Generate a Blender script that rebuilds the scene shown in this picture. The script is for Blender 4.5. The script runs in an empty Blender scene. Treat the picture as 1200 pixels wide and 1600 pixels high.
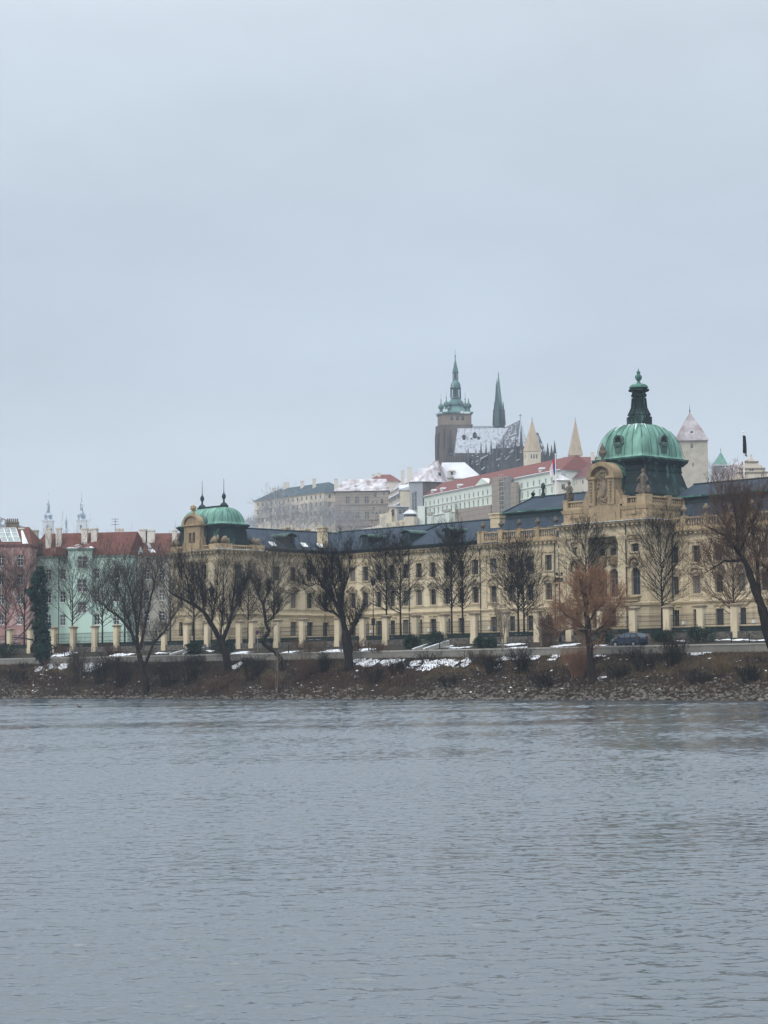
import bpy, bmesh, math, random
from mathutils import Vector, Matrix
C = bpy.context.scene
COL = C.collection
R_ = math.radians

# ------------------------------------------------------------------ camera
FPX, PITCH, ROLL, CAMH = 3190.0, math.atan(255/3190.0), 0.009, 3.0
cp, sp = math.cos(PITCH), math.sin(PITCH)
F0 = Vector((0, cp, sp)); U0 = Vector((0, -sp, cp)); R0 = Vector((1, 0, 0))
RR = R0*math.cos(ROLL) - U0*math.sin(ROLL)
UU = U0*math.cos(ROLL) + R0*math.sin(ROLL)
CAM = Vector((0, 0, CAMH))
cd = bpy.data.cameras.new('camera'); cam = bpy.data.objects.new('camera', cd); COL.objects.link(cam)
cam.matrix_world = Matrix(((RR.x, UU.x, -F0.x, 0), (RR.y, UU.y, -F0.y, 0), (RR.z, UU.z, -F0.z, CAMH), (0, 0, 0, 1)))
cd.sensor_fit = 'VERTICAL'; cd.sensor_height = 36; cd.lens = FPX/1600*36
cd.clip_start = 0.5; cd.clip_end = 30000
C.camera = cam

# ------------------------------------------------------------------ sky and light (overcast)
SUN_EL, SUN_AZ = 38.0, 215.0        # azimuth clockwise from +Y: behind the camera, to the left
w = bpy.data.worlds.new('World'); C.world = w; w.use_nodes = True
nt = w.node_tree; N = nt.nodes; L = nt.links; N.clear()
out = N.new('ShaderNodeOutputWorld'); bg = N.new('ShaderNodeBackground'); L.new(bg.outputs[0], out.inputs[0])
sky = N.new('ShaderNodeTexSky'); sky.sky_type = 'NISHITA'; sky.sun_disc = False
sky.sun_elevation = R_(SUN_EL); sky.sun_rotation = R_(SUN_AZ)
tc = N.new('ShaderNodeTexCoord'); sep = N.new('ShaderNodeSeparateXYZ'); L.new(tc.outputs['Generated'], sep.inputs[0])
cr = N.new('ShaderNodeValToRGB'); L.new(sep.outputs[2], cr.inputs[0])
e = cr.color_ramp.elements
e[0].position = 0.0; e[0].color = (6.75, 7.35, 7.95, 1)
e[1].position = 1.0; e[1].color = (32.0, 33.0, 34.0, 1)
for p, c in ((0.085, (6.4, 7.05, 7.75)), (0.145, (5.6, 6.4, 7.25)), (0.21, (5.35, 6.15, 7.05)), (0.27, (5.7, 6.45, 7.25)), (0.36, (7.0, 7.8, 8.6)), (0.44, (8.6, 9.4, 10.2)), (0.5, (9.6, 10.4, 11.1)), (0.68, (12.0, 12.9, 13.6)), (0.84, (21.0, 22.0, 23.0))):
    q = e.new(p); q.color = (*c, 1)
mp = N.new('ShaderNodeMapping'); mp.inputs['Scale'].default_value = (2.2, 2.2, 5.0); L.new(tc.outputs['Generated'], mp.inputs[0])
nz = N.new('ShaderNodeTexNoise'); nz.inputs['Scale'].default_value = 1.6; nz.inputs['Detail'].default_value = 4; nz.inputs['Roughness'].default_value = 0.55
L.new(mp.outputs[0], nz.inputs['Vector'])
mr = N.new('ShaderNodeMapRange'); mr.inputs[1].default_value = 0.3; mr.inputs[2].default_value = 0.7; mr.inputs[3].default_value = 0.90; mr.inputs[4].default_value = 1.07
L.new(nz.outputs[0], mr.inputs[0])
ml = N.new('ShaderNodeVectorMath'); ml.operation = 'MULTIPLY'; L.new(cr.outputs[0], ml.inputs[0]); L.new(mr.outputs[0], ml.inputs[1])
mx = N.new('ShaderNodeMix'); mx.data_type = 'RGBA'; mx.inputs[0].default_value = 0.95
L.new(sky.outputs[0], mx.inputs[6]); L.new(ml.outputs[0], mx.inputs[7])
L.new(mx.outputs[2], bg.inputs[0]); bg.inputs[1].default_value = 0.1
sl = bpy.data.lights.new('sun', 'SUN'); sl.energy = 1.5; sl.angle = R_(25); sl.color = (1.0, 0.96, 0.9)
so = bpy.data.objects.new('sun', sl); COL.objects.link(so)
sd = Vector((math.sin(R_(SUN_AZ))*math.cos(R_(SUN_EL)), math.cos(R_(SUN_AZ))*math.cos(R_(SUN_EL)), math.sin(R_(SUN_EL))))
so.rotation_euler = sd.to_track_quat('Z', 'Y').to_euler()
so.location = (0, 0, 300)
C.view_settings.view_transform = 'Standard'; C.view_settings.look = 'None'
C.view_settings.exposure = 0.10; C.view_settings.gamma = 1.0; C.view_settings.use_curve_mapping = False
C.render.engine = 'CYCLES'
C.cycles.volume_bounces = 1; C.cycles.max_bounces = 6; C.cycles.volume_step_rate = 4
C.cycles.volume_max_steps = 64

# ------------------------------------------------------------------ pixel rays (photo pixels, 1200 x 1600)
def ray(px, py):
    return F0*FPX + RR*(px-600) + UU*(800-py)
def atY(px, py, Y):
    d = ray(px, py); return CAM + d*(Y/d.y)
def atZ(px, py, z):
    d = ray(px, py); return CAM + d*((z-CAMH)/d.z)
O = Vector((0, 252, 0)); u = Vector((0.6975, -0.7166, 0)).normalized(); wv = Vector((-u.y, u.x, 0))
UANG = math.atan2(u.y, u.x)
def W(s, t, z=0): return O + u*s + wv*t + Vector((0, 0, z))
def ST(p):
    q = p - O; return q.dot(u), q.dot(wv), p.z
def atT(px, py, t):       # bank-parallel plane, t metres inland: returns s, z
    d = ray(px, py); k = (t - (CAM-O).dot(wv))/d.dot(wv); p = CAM + d*k
    return (p-O).dot(u), p.z
def atS(px, py, s):       # plane across the bank: returns t, z
    d = ray(px, py); k = (s - (CAM-O).dot(u))/d.dot(u); p = CAM + d*k
    return (p-O).dot(wv), p.z

# ------------------------------------------------------------------ mesh builder
ORG = {}
class MB:
    def __init__(self, xf=None):
        self.v = []; self.f = []; self.m = []; self.xf = xf; self.mi = 0
    def V(self, p):
        p = Vector(p)
        if self.xf: p = self.xf(p)
        self.v.append(p); return len(self.v)-1
    def face(self, pts, mi=None):
        self.f.append([self.V(p) for p in pts]); self.m.append(self.mi if mi is None else mi)
    def fi(self, idx, mi=None):
        self.f.append(list(idx)); self.m.append(self.mi if mi is None else mi)
    def box(self, x0, x1, y0, y1, z0, z1, mi=None):
        i = [self.V(p) for p in ((x0,y0,z0),(x1,y0,z0),(x1,y1,z0),(x0,y1,z0),(x0,y0,z1),(x1,y0,z1),(x1,y1,z1),(x0,y1,z1))]
        for q in ((0,3,2,1),(4,5,6,7),(0,1,5,4),(1,2,6,5),(2,3,7,6),(3,0,4,7)): self.fi([i[k] for k in q], mi)
    def hull(self, bot, top, mi=None):       # two rings of equal length
        n = len(bot); a = [self.V(p) for p in bot]; b = [self.V(p) for p in top]
        for k in range(n): self.fi((a[k], a[(k+1)%n], b[(k+1)%n], b[k]), mi)
        self.fi(a[::-1], mi); self.fi(b, mi)
    def prism(self, poly, z0, z1, mi=None):
        self.hull([(x, y, z0) for x, y in poly], [(x, y, z1) for x, y in poly], mi)
    def lathe(self, c, prof, n=16, rot=0.0, mi=None, sub=1, sq=None, cap=True):
        # prof = [(r, z)]; sq: superellipse exponent for rounded squares (None = circle / polygon)
        rings = []
        for r, z in prof:
            ring = []
            for k in range(n):
                a = 2*math.pi*k/n + rot; ca, sa = math.cos(a), math.sin(a)
                q = r
                if sq: q = r/((abs(math.cos(a-rot))**sq + abs(math.sin(a-rot))**sq)**(1/sq))
                ring.append(self.V((c[0]+q*ca, c[1]+q*sa, c[2]+z)))
            rings.append(ring)
        for a, b in zip(rings, rings[1:]):
            for k in range(n): self.fi((a[k], a[(k+1)%n], b[(k+1)%n], b[k]), mi)
        if cap: self.fi(rings[0][::-1], mi); self.fi(rings[-1], mi)
    def tube(self, path, rad, n=4, mi=None):
        prev = None; P = [Vector(p) for p in path]
        for k, p in enumerate(P):
            d = (P[min(k+1, len(P)-1)] - P[max(k-1, 0)])
            if d.length < 1e-9: d = Vector((0, 0, 1))
            d.normalize()
            a = d.cross(Vector((0.31, 0.95, 0.05)) if abs(d.z) > 0.9 else Vector((0, 0, 1))).normalized(); b = d.cross(a)
            r = rad[k] if isinstance(rad, (list, tuple)) else rad
            ring = [self.V(p + (a*math.cos(2*math.pi*j/n) + b*math.sin(2*math.pi*j/n))*r) for j in range(n)]
            if prev:
                for j in range(n): self.fi((prev[j], prev[(j+1)%n], ring[(j+1)%n], ring[j]), mi)
            prev = ring
        if n > 4: self.fi(prev, mi)
    def sweep(self, path, prof, mi=None, closed=False):
        # path: 2D points running left to right seen from outside; prof: [(out, z)] closed loop
        n = len(path); offs = []
        for k in range(n):
            a = Vector(path[k-1]) if (k > 0 or closed) else None; b = Vector(path[k]); c = Vector(path[(k+1) % n]) if (k < n-1 or closed) else None
            ns = []
            if a is not None: d = (b-a).normalized(); ns.append(Vector((d.y, -d.x)))
            if c is not None: d = (c-b).normalized(); ns.append(Vector((d.y, -d.x)))
            m = ns[0] if len(ns) == 1 else (ns[0]+ns[1])/(1+ns[0].dot(ns[1]))
            offs.append(m)
        rings = [[self.V((path[k][0]+offs[k].x*o, path[k][1]+offs[k].y*o, z)) for o, z in prof] for k in range(n)]
        m = len(prof)
        for k in range(n if closed else n-1):
            A, B = rings[k], rings[(k+1) % n]
            for j in range(m): self.fi((A[j], B[j], B[(j+1)%m], A[(j+1)%m]), mi)
        if not closed: self.fi(rings[0], mi); self.fi(rings[-1][::-1], mi)
    def mesh(self, name, mats, origin=Vector((0,0,0)), smooth=False):
        me = bpy.data.meshes.new(name)
        me.from_pydata([v-origin for v in self.v], [], self.f)
        for m in (mats if isinstance(mats, (list, tuple)) else [mats]): me.materials.append(m)
        me.polygons.foreach_set('material_index', self.m)
        if smooth: me.polygons.foreach_set('use_smooth', [True]*len(self.f))
        me.update(); return me
    def build(self, name, mats, parent=None, smooth=False, origin=None, sharp=None, fix=True):
        org = Vector(origin) if origin is not None else (ORG[parent.name] if parent else Vector((0,0,0)))
        org = Vector(org)
        me = self.mesh(name, mats, org, smooth)
        if fix:
            bm = bmesh.new(); bm.from_mesh(me); bmesh.ops.recalc_face_normals(bm, faces=bm.faces); bm.to_mesh(me); bm.free()
        if sharp: me.set_sharp_from_angle(angle=R_(sharp))
        o = bpy.data.objects.new(name, me); COL.objects.link(o)
        if parent: o.parent = parent
        else: o.location = org
        ORG[o.name] = org
        return o
pass
def tag(o, label=None, cat=None, group=None, kind=None):
    if label: o['label'] = label
    if cat: o['category'] = cat
    if group: o['group'] = group
    if kind: o['kind'] = kind
    return o
def thing(name, loc, label, cat, group=None):
    o = bpy.data.objects.new(name, None); COL.objects.link(o); o.location = loc; ORG[o.name] = Vector(loc)
    o.empty_display_size = 0.5
    return tag(o, label, cat, group)
def clone(root, loc, rz=0.0, scale=1.0, label=None, group=None):
    r = root.copy(); COL.objects.link(r); r.location = loc; r.rotation_euler = (0, 0, rz); r.scale = (scale,)*3 if not isinstance(scale, tuple) else scale
    if label: r['label'] = label
    if group: r['group'] = group
    for ch in list(root.children):
        c = ch.copy(); COL.objects.link(c); c.parent = r
        for g in ch.children:
            d = g.copy(); COL.objects.link(d); d.parent = c
    return r

# ------------------------------------------------------------------ materials
def mat(name, col, rough=0.8, col2=None, scale=1.0, stretch=(1,1,1), contrast=(0.35, 0.65), detail=5, bump=0.0, bscale=None,
        spec=0.1, metal=0.0, col3=None, scale3=None, c3=(0.5, 0.7), lines=None, stretch3=None):
    m = bpy.data.materials.new(name); m.use_nodes = True; nt = m.node_tree; N = nt.nodes; L = nt.links
    b = N['Principled BSDF']; b.inputs['Roughness'].default_value = rough; b.inputs['Specular IOR Level'].default_value = spec; b.inputs['Metallic'].default_value = metal
    b.inputs['Base Color'].default_value = (*col, 1)
    cur = None
    g = N.new('ShaderNodeNewGeometry')
    def noise(sc, st, dt):
        mp = N.new('ShaderNodeMapping'); mp.inputs['Scale'].default_value = st; L.new(g.outputs['Position'], mp.inputs[0])
        z = N.new('ShaderNodeTexNoise'); z.inputs['Scale'].default_value = sc; z.inputs['Detail'].default_value = dt; z.inputs['Roughness'].default_value = 0.6
        L.new(mp.outputs[0], z.inputs['Vector']); return z.outputs[0]
    def mixin(fac, ca, cb):
        mx = N.new('ShaderNodeMix'); mx.data_type = 'RGBA'; L.new(fac, mx.inputs[0])
        if isinstance(ca, tuple): mx.inputs[6].default_value = (*ca, 1)
        else: L.new(ca, mx.inputs[6])
        mx.inputs[7].default_value = (*cb, 1); return mx.outputs[2]
    def ramp(s, lo, hi):
        r = N.new('ShaderNodeMapRange'); r.inputs[1].default_value = lo; r.inputs[2].default_value = hi; r.clamp = True; L.new(s, r.inputs[0]); return r.outputs[0]
    if col2: cur = mixin(ramp(noise(scale, stretch, detail), *contrast), col, col2)
    if col3: cur = mixin(ramp(noise(scale3 or scale*3, stretch3 or stretch, detail), *c3), cur if cur else col, col3)
    if lines:          # horizontal joints every `step` metres
        step, width, lc = lines
        sx = N.new('ShaderNodeSeparateXYZ'); L.new(g.outputs['Position'], sx.inputs[0])
        a = N.new('ShaderNodeMath'); a.operation = 'DIVIDE'; L.new(sx.outputs[2], a.inputs[0]); a.inputs[1].default_value = step
        fr = N.new('ShaderNodeMath'); fr.operation = 'FRACT'; L.new(a.outputs[0], fr.inputs[0])
        lt = N.new('ShaderNodeMath'); lt.operation = 'LESS_THAN'; L.new(fr.outputs[0], lt.inputs[0]); lt.inputs[1].default_value = width/step
        cur = mixin(lt.outputs[0], cur if cur else col, lc)
    if cur: L.new(cur, b.inputs['Base Color'])
    if bump:
        bp = N.new('ShaderNodeBump'); bp.inputs['Strength'].default_value = bump; bp.inputs['Distance'].default_value = 0.1
        L.new(noise(bscale or scale*4, stretch, 6), bp.inputs['Height']); L.new(bp.outputs[0], b.inputs['Normal'])
    return m
M = {}
M['stucco'] = mat('cream_stucco', (0.635, 0.553, 0.405), 0.9, (0.495, 0.418, 0.295), 0.22, (1,1,0.3), (0.38, 0.72), col3=(0.33, 0.275, 0.19), scale3=0.9, c3=(0.53, 0.80), stretch3=(1,1,0.13), bump=0.2, bscale=6)
M['rustic'] = mat('rusticated_stucco', (0.62, 0.53, 0.375), 0.9, (0.46, 0.38, 0.26), 0.3, (1,1,0.3), (0.38, 0.7), col3=(0.30, 0.25, 0.175), scale3=0.8, c3=(0.56, 0.8), stretch3=(1,1,0.2), lines=(0.55, 0.07, (0.36, 0.29, 0.18)))
M['trim'] = mat('stone_trim', (0.57, 0.475, 0.325), 0.9, (0.40, 0.33, 0.225), 0.6, (1,1,0.4), (0.4, 0.7), col3=(0.27, 0.23, 0.17), scale3=1.7, c3=(0.58, 0.78))
M['carved'] = mat('weathered_sandstone', (0.36, 0.27, 0.165), 0.95, (0.21, 0.16, 0.105), 1.2, (1,1,0.5), (0.35, 0.7), col3=(0.17, 0.15, 0.12), scale3=2.5, c3=(0.55, 0.75), bump=0.5, bscale=5)
M['ped'] = mat('grey_brown_trim', (0.40, 0.335, 0.235), 0.95, (0.26, 0.22, 0.16), 1.0, (1,1,0.6), (0.35, 0.65))
M['statue'] = mat('dark_sandstone', (0.17, 0.14, 0.11), 0.95, (0.09, 0.08, 0.07), 2.0)
M['slate'] = mat('slate_roof', (0.042, 0.057, 0.078), 0.9, (0.034, 0.046, 0.064), 2.5, (1,1,1), (0.3, 0.7), col3=(0.06, 0.078, 0.10), scale3=0.3, c3=(0.5, 0.8), lines=(0.34, 0.05, (0.045, 0.06, 0.08)))
M['lead'] = mat('dark_lead', (0.022, 0.036, 0.042), 0.6, (0.035, 0.055, 0.06), 0.8)
M['copper'] = mat('green_copper', (0.205, 0.37, 0.305), 0.8, (0.125, 0.25, 0.21), 0.45, (1,1,0.14), (0.36, 0.68), col3=(0.05, 0.11, 0.09), scale3=0.8, c3=(0.43, 0.72), stretch3=(1,1,0.14))
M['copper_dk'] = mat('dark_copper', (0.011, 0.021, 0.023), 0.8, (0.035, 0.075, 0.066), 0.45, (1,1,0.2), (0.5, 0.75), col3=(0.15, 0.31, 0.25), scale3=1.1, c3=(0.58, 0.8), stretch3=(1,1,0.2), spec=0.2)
M['copper_mid'] = mat('streaked_copper', (0.09, 0.20, 0.16), 0.7, (0.035, 0.075, 0.07), 0.6, (1,1,0.15), (0.35, 0.65), col3=(0.22, 0.42, 0.33), scale3=1.0, c3=(0.58, 0.75), stretch3=(1,1,0.2))
def glass_mat():
    m = mat('window_glass', (0.016, 0.02, 0.026), 0.1, spec=0.5); nt = m.node_tree; N = nt.nodes; L = nt.links
    oi = N.new('ShaderNodeObjectInfo'); r = N.new('ShaderNodeValToRGB'); r.color_ramp.interpolation = 'CONSTANT'; e = r.color_ramp.elements; e[0].color = (0.014, 0.017, 0.022, 1); e[1].position = 0.4; e[1].color = (0.035, 0.04, 0.046, 1)
    for p, c in ((0.62, (0.022, 0.026, 0.032)), (0.78, (0.085, 0.09, 0.095)), (0.9, (0.16, 0.155, 0.145))): q = e.new(p); q.color = (*c, 1)
    L.new(oi.outputs['Random'], r.inputs[0]); L.new(r.outputs[0], N['Principled BSDF'].inputs['Base Color']); return m
M['glass'] = glass_mat() if True else mat('window_glass', (0.018, 0.022, 0.028), 0.12, (0.05, 0.055, 0.06), 0.7, (1,1,0.4), (0.5, 0.7), spec=0.5)
M['frame_dk'] = mat('dark_window_frame', (0.13, 0.105, 0.085), 0.7)
M['frame_wh'] = mat('white_window_frame', (0.72, 0.74, 0.74), 0.6)
M['snow'] = mat('snow', (0.70, 0.73, 0.78), 0.85, (0.50, 0.52, 0.55), 2.0, bump=0.3, bscale=4)
M['iron'] = mat('black_iron', (0.02, 0.021, 0.023), 0.55)
M['concrete'] = mat('wall_concrete', (0.22, 0.21, 0.185), 0.9, (0.15, 0.145, 0.13), 0.35, (1,1,0.5), (0.35, 0.7), col3=(0.075, 0.07, 0.06), scale3=1.1, c3=(0.6, 0.8), bump=0.2)
M['rubble'] = mat('rubble_stone', (0.16, 0.145, 0.125), 0.95, (0.07, 0.065, 0.058), 2.2, (1,1,1.4), (0.35, 0.6), col3=(0.26, 0.23, 0.19), scale3=3.0, c3=(0.6, 0.72), bump=0.6)
M['green_panel'] = mat('dark_green_panel', (0.012, 0.026, 0.026), 0.5, (0.02, 0.04, 0.036), 1.0)
M['asphalt'] = mat('asphalt', (0.06, 0.06, 0.062), 0.9, (0.045, 0.045, 0.047), 0.8)
M['pillar'] = mat('pillar_sandstone', (0.62, 0.53, 0.38), 0.92, (0.47, 0.395, 0.275), 0.7, (1,1,0.5), (0.38, 0.72), col3=(0.25, 0.21, 0.15), scale3=1.6, c3=(0.62, 0.8))
def mat_bark(name, c1, c2): return mat(name, c1, 0.95, c2, 3.0, (1,1,0.3), bump=0.3)
M['bark'] = mat_bark('dark_bark', (0.012, 0.0105, 0.0095), (0.023, 0.019, 0.017))
M['bark2'] = mat_bark('brown_bark', (0.03, 0.024, 0.019), (0.018, 0.015, 0.013))
M['bark_red'] = mat_bark('reddish_twigs', (0.30, 0.165, 0.095), (0.21, 0.115, 0.07))
M['bark_pale'] = mat_bark('pale_bark', (0.21, 0.175, 0.14), (0.14, 0.115, 0.092))

# ------------------------------------------------------------------ facade with recessed windows
_wcache = {}
def win_meshes(wd, ht, kind):
    key = (round(wd, 2), round(ht, 2), kind)
    if key in _wcache: return _wcache[key]
    f = MB(); g = MB(); d = 0.34; fw = 0.075
    fm = {'pal': 'frame_dk', 'arch': 'frame_dk', 'arch0': 'frame_dk', 'far': 'frame_far'}.get(kind, 'frame_wh')
    h = wd/2
    if kind == 'arch':
        r = h; zc = ht-r; n = 12
        arc = [(r*math.cos(math.pi*k/n), zc+r*math.sin(math.pi*k/n)) for k in range(n+1)]
        for k in range(n):        # spandrels fill the square head of the opening, and the arched frame
            (x0, z0), (x1, z1) = arc[k], arc[k+1]
            f.face([(x0, 0.02, z0), (x0 if k < n/2 else x0, 0.02, ht), (x1, 0.02, ht), (x1, 0.02, z1)], 1)
            f.face([(x0, 0.02, z0), (x1, 0.02, z1), (x1, d, z1), (x0, d, z0)], 1)
            q = 0.86
            f.face([(x0, d-0.06, z0), (x1, d-0.06, z1), (x1*q, d-0.06, zc+(z1-zc)*q), (x0*q, d-0.06, zc+(z0-zc)*q)], 0)
        top = zc
    else: top = ht-fw
    f.box(-h, -h+fw, d-0.06, d, 0, top); f.box(h-fw, h, d-0.06, d, 0, top)
    f.box(-h+fw, h-fw, d-0.06, d, 0, fw)
    if kind != 'arch': f.box(-h, h, d-0.06, d, top, ht)
    f.box(-0.035, 0.035, d-0.05, d, fw, top if kind != 'arch' else ht-0.05)
    f.box(-h+fw, h-fw, d-0.055, d, ht*0.68-0.05, ht*0.68+0.05)
    if kind in ('house',): f.box(-h+fw, h-fw, d-0.05, d, ht*0.36-0.025, ht*0.36+0.025)
    if kind in ('pal', 'arch'):     # architrave and sill stand proud of the wall
        a = 0.2
        if kind == 'pal':
            f.box(-h-a, -h, -0.09, 0.06, 0, ht, 1); f.box(h, h+a, -0.09, 0.06, 0, ht, 1); f.box(-h-a, h+a, -0.1, 0.06, ht, ht+a, 1)
            f.box(-h-a-0.1, h+a+0.1, -0.2, 0.06, -0.2, 0, 1); f.box(-0.14, 0.14, -0.2, 0.02, ht+0.02, ht+a+0.22, 1)
            f.box(-h-a-0.12, h+a+0.12, -0.22, 0.05, ht+a+0.22, ht+a+0.34, 1)
        else:
            f.box(-h-a, -h, -0.09, 0.02, 0, zc, 1); f.box(h, h+a, -0.09, 0.02, 0, zc, 1)
            n = 12
            for k in range(n):
                a0, a1 = math.pi*k/n, math.pi*(k+1)/n; p = []
                for (rr, yy) in ((h, -0.09), (h+a, -0.09)): p.append([(rr*math.cos(t), yy, zc+rr*math.sin(t)) for t in (a0, a1)])
                f.face([p[0][0], p[0][1], p[1][1], p[1][0]], 1); f.face([p[1][0], p[1][1], (p[1][1][0], 0.02, p[1][1][2]), (p[1][0][0], 0.02, p[1][0][2])], 1)
            f.box(-h-a-0.1, h+a+0.1, -0.25, 0.04, -0.22, 0, 1)
    elif kind == 'house':
        f.box(-h-0.08, h+0.08, -0.1, 0.05, -0.1, 0, 1)
    g.face([(-h, d-0.015, 0), (h, d-0.015, 0), (h, d-0.015, ht), (-h, d-0.015, ht)])
    fme = f.mesh('window', [M[fm], M['trim'] if kind in ('pal', 'arch') else M['frame_wh']]); gme = g.mesh('pane', M['glass'])
    _wcache[key] = (fme, gme); return fme, gme
_pcache = {}
def pediment_mesh(wd, kind):
    key = (round(wd, 2), kind)
    if key in _pcache: return _pcache[key]
    m = MB(); h = wd/2+0.45
    if kind == 'tri': pts = [(-h, 0), (0, 0.75), (h, 0)]; inner = [(-h+0.35, 0.05), (0, 0.5), (h-0.35, 0.05)]
    else:
        pts = [(-h, 0)] + [(h*0.86*math.cos(math.pi*(1-k/8)), 0.15+0.68*math.sin(math.pi*k/8)) for k in range(9)] + [(h, 0)]
        inner = None
    a = [m.V((x, -0.35, z)) for x, z in pts]; b = [m.V((x, -0.35, z-0.2 if 0 < i < len(pts)-1 else z-0.16)) for i, (x, z) in enumerate(pts)]
    a2 = [m.V((x, 0.02, z)) for x, z in pts]; b2 = [m.V((x, 0.02, z-0.2 if 0 < i < len(pts)-1 else z-0.16)) for i, (x, z) in enumerate(pts)]
    for k in range(len(pts)-1):
        m.fi((a[k], a[k+1], b[k+1], b[k])); m.fi((a2[k], a2[k+1], a[k+1], a[k])); m.fi((b[k], b[k+1], b2[k+1], b2[k]))
    m.fi((a[0], b[0], b2[0], a2[0])); m.fi((a[-1], b[-1], b2[-1], a2[-1]))
    m.box(-h+0.1, h-0.1, -0.2, 0.03, -0.28, -0.08)
    m.lathe((0, -0.14, 0.12), [(0.02, -0.25), (0.2, -0.12), (0.26, 0.03), (0.16, 0.2), (0.03, 0.3)], 7)
    for sx in (-1, 1): m.box(sx*(wd/2+0.12)-0.1, sx*(wd/2+0.12)+0.1, -0.22, 0.02, -0.75, -0.28)
    _pcache[key] = m.mesh('pediment', M['ped']); return _pcache[key]
def facade(mb, A, B, z0, z1, wins, parent, depth=0.36, mi=None, make=True):
    """A, B: world plan points, left to right seen from outside. wins: (centre along AB, sill z, width, height, kind, pediment)"""
    A = Vector((A[0], A[1], 0)); B = Vector((B[0], B[1], 0)); d = (B-A); Ln = d.length; d.normalize(); n = Vector((d.y, -d.x, 0))
    P = lambda x, z, o=0.0: A + d*x - n*o + Vector((0, 0, z))
    xs = {0.0, Ln}; zs = {z0, z1}; rects = []
    for wi in wins:
        c, sz, wd, ht = wi[:4]; rects.append((c-wd/2, c+wd/2, sz, sz+ht)); xs |= {c-wd/2, c+wd/2}; zs |= {sz, sz+ht}
    xs = sorted(x for x in xs if -1e-6 <= x <= Ln+1e-6); zs = sorted(z for z in zs if z0-1e-6 <= z <= z1+1e-6)
    for j in range(len(zs)-1):
        zm = (zs[j]+zs[j+1])/2; run = None
        for i in range(len(xs)-1):
            xm = (xs[i]+xs[i+1])/2
            hole = any(r[0] < xm < r[1] and r[2] < zm < r[3] for r in rects)
            if not hole and run is None: run = xs[i]
            if hole and run is not None: mb.face([P(run, zs[j]), P(xs[i], zs[j]), P(xs[i], zs[j+1]), P(run, zs[j+1])], mi); run = None
        if run is not None: mb.face([P(run, zs[j]), P(Ln, zs[j]), P(Ln, zs[j+1]), P(run, zs[j+1])], mi)
    ang = math.atan2(d.y, d.x)
    for (x0, x1, a, b), wi in zip(rects, wins):
        mb.face([P(x0, a), P(x0, a, depth), P(x1, a, depth), P(x1, a)], mi); mb.face([P(x0, b), P(x1, b), P(x1, b, depth), P(x0, b, depth)], mi)
        mb.face([P(x0, a), P(x0, b), P(x0, b, depth), P(x0, a, depth)], mi); mb.face([P(x1, a), P(x1, a, depth), P(x1, b, depth), P(x1, b)], mi)
        if not make: continue
        kind = wi[4] if len(wi) > 4 else 'house'
        fme, gme = win_meshes(wi[2], wi[3], kind)
        o = bpy.data.objects.new('window', fme); COL.objects.link(o); o.parent = parent
        o.location = P(wi[0], a) - ORG[parent.name]; o.rotation_euler = (0, 0, ang)
        g = bpy.data.objects.new('pane', gme); COL.objects.link(g); g.parent = o
        if len(wi) > 5 and wi[5]:
            p = bpy.data.objects.new('pediment', pediment_mesh(wi[2], wi[5])); COL.objects.link(p); p.parent = o
            p.location = (0, 0, wi[3]+0.42)
M['frame_far'] = mat('pale_window_frame', (0.5, 0.5, 0.48), 0.7)
# ------------------------------------------------------------------ setting: water, bank, promenade, ground, hill
from mathutils import noise as mn
rng = random.Random(11)
def nz2(x, y, sc=1.0, oct=3): return mn.fractal(Vector((x*sc, y*sc, 3.7)), 1.0, 2.0, oct)
def tw(s): return 9.5 + 0.03*s            # inland edge of the bank = river side of the parapet
def tf(s): return 22.0 + 0.08*s           # garden fence line
ZP = 6.04
def bank_z(s, t):
    k = max(0.0, min(1.0, t/tw(s)))
    base = 5.2*(k**0.9) if t > 0 else 0.35*t
    return base + (0.28*nz2(s, t, 0.45) + 0.10*nz2(s+50, t, 1.6))*math.sin(math.pi*min(1, k*0.93+0.05)) if t > 0 else base
def bank_pt(px, py):
    best = None
    for i in range(1, 400):
        t = i*0.03
        s, z = atT(px, py, t)
        if bank_z(s, t) >= z or t > tw(s): return W(s, t, bank_z(s, min(t, tw(s)))), s, t
    return W(s, t, z), s, t
def grid(name, ss, ts, zf, m, kind='structure', smooth=True):
    mb = MB(); idx = [[mb.V(W(s, t if not callable(t) else t(s), 0) + Vector((0, 0, zf(s, t if not callable(t) else t(s))))) for s in ss] for t in ts]
    for j in range(len(ts)-1):
        for i in range(len(ss)-1): mb.fi((idx[j][i], idx[j][i+1], idx[j+1][i+1], idx[j+1][i]))
    return tag(mb.build(name, m, smooth=smooth, fix=False), kind=kind)
def lin(a, b, n): return [a+(b-a)*i/n for i in range(n+1)]

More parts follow.
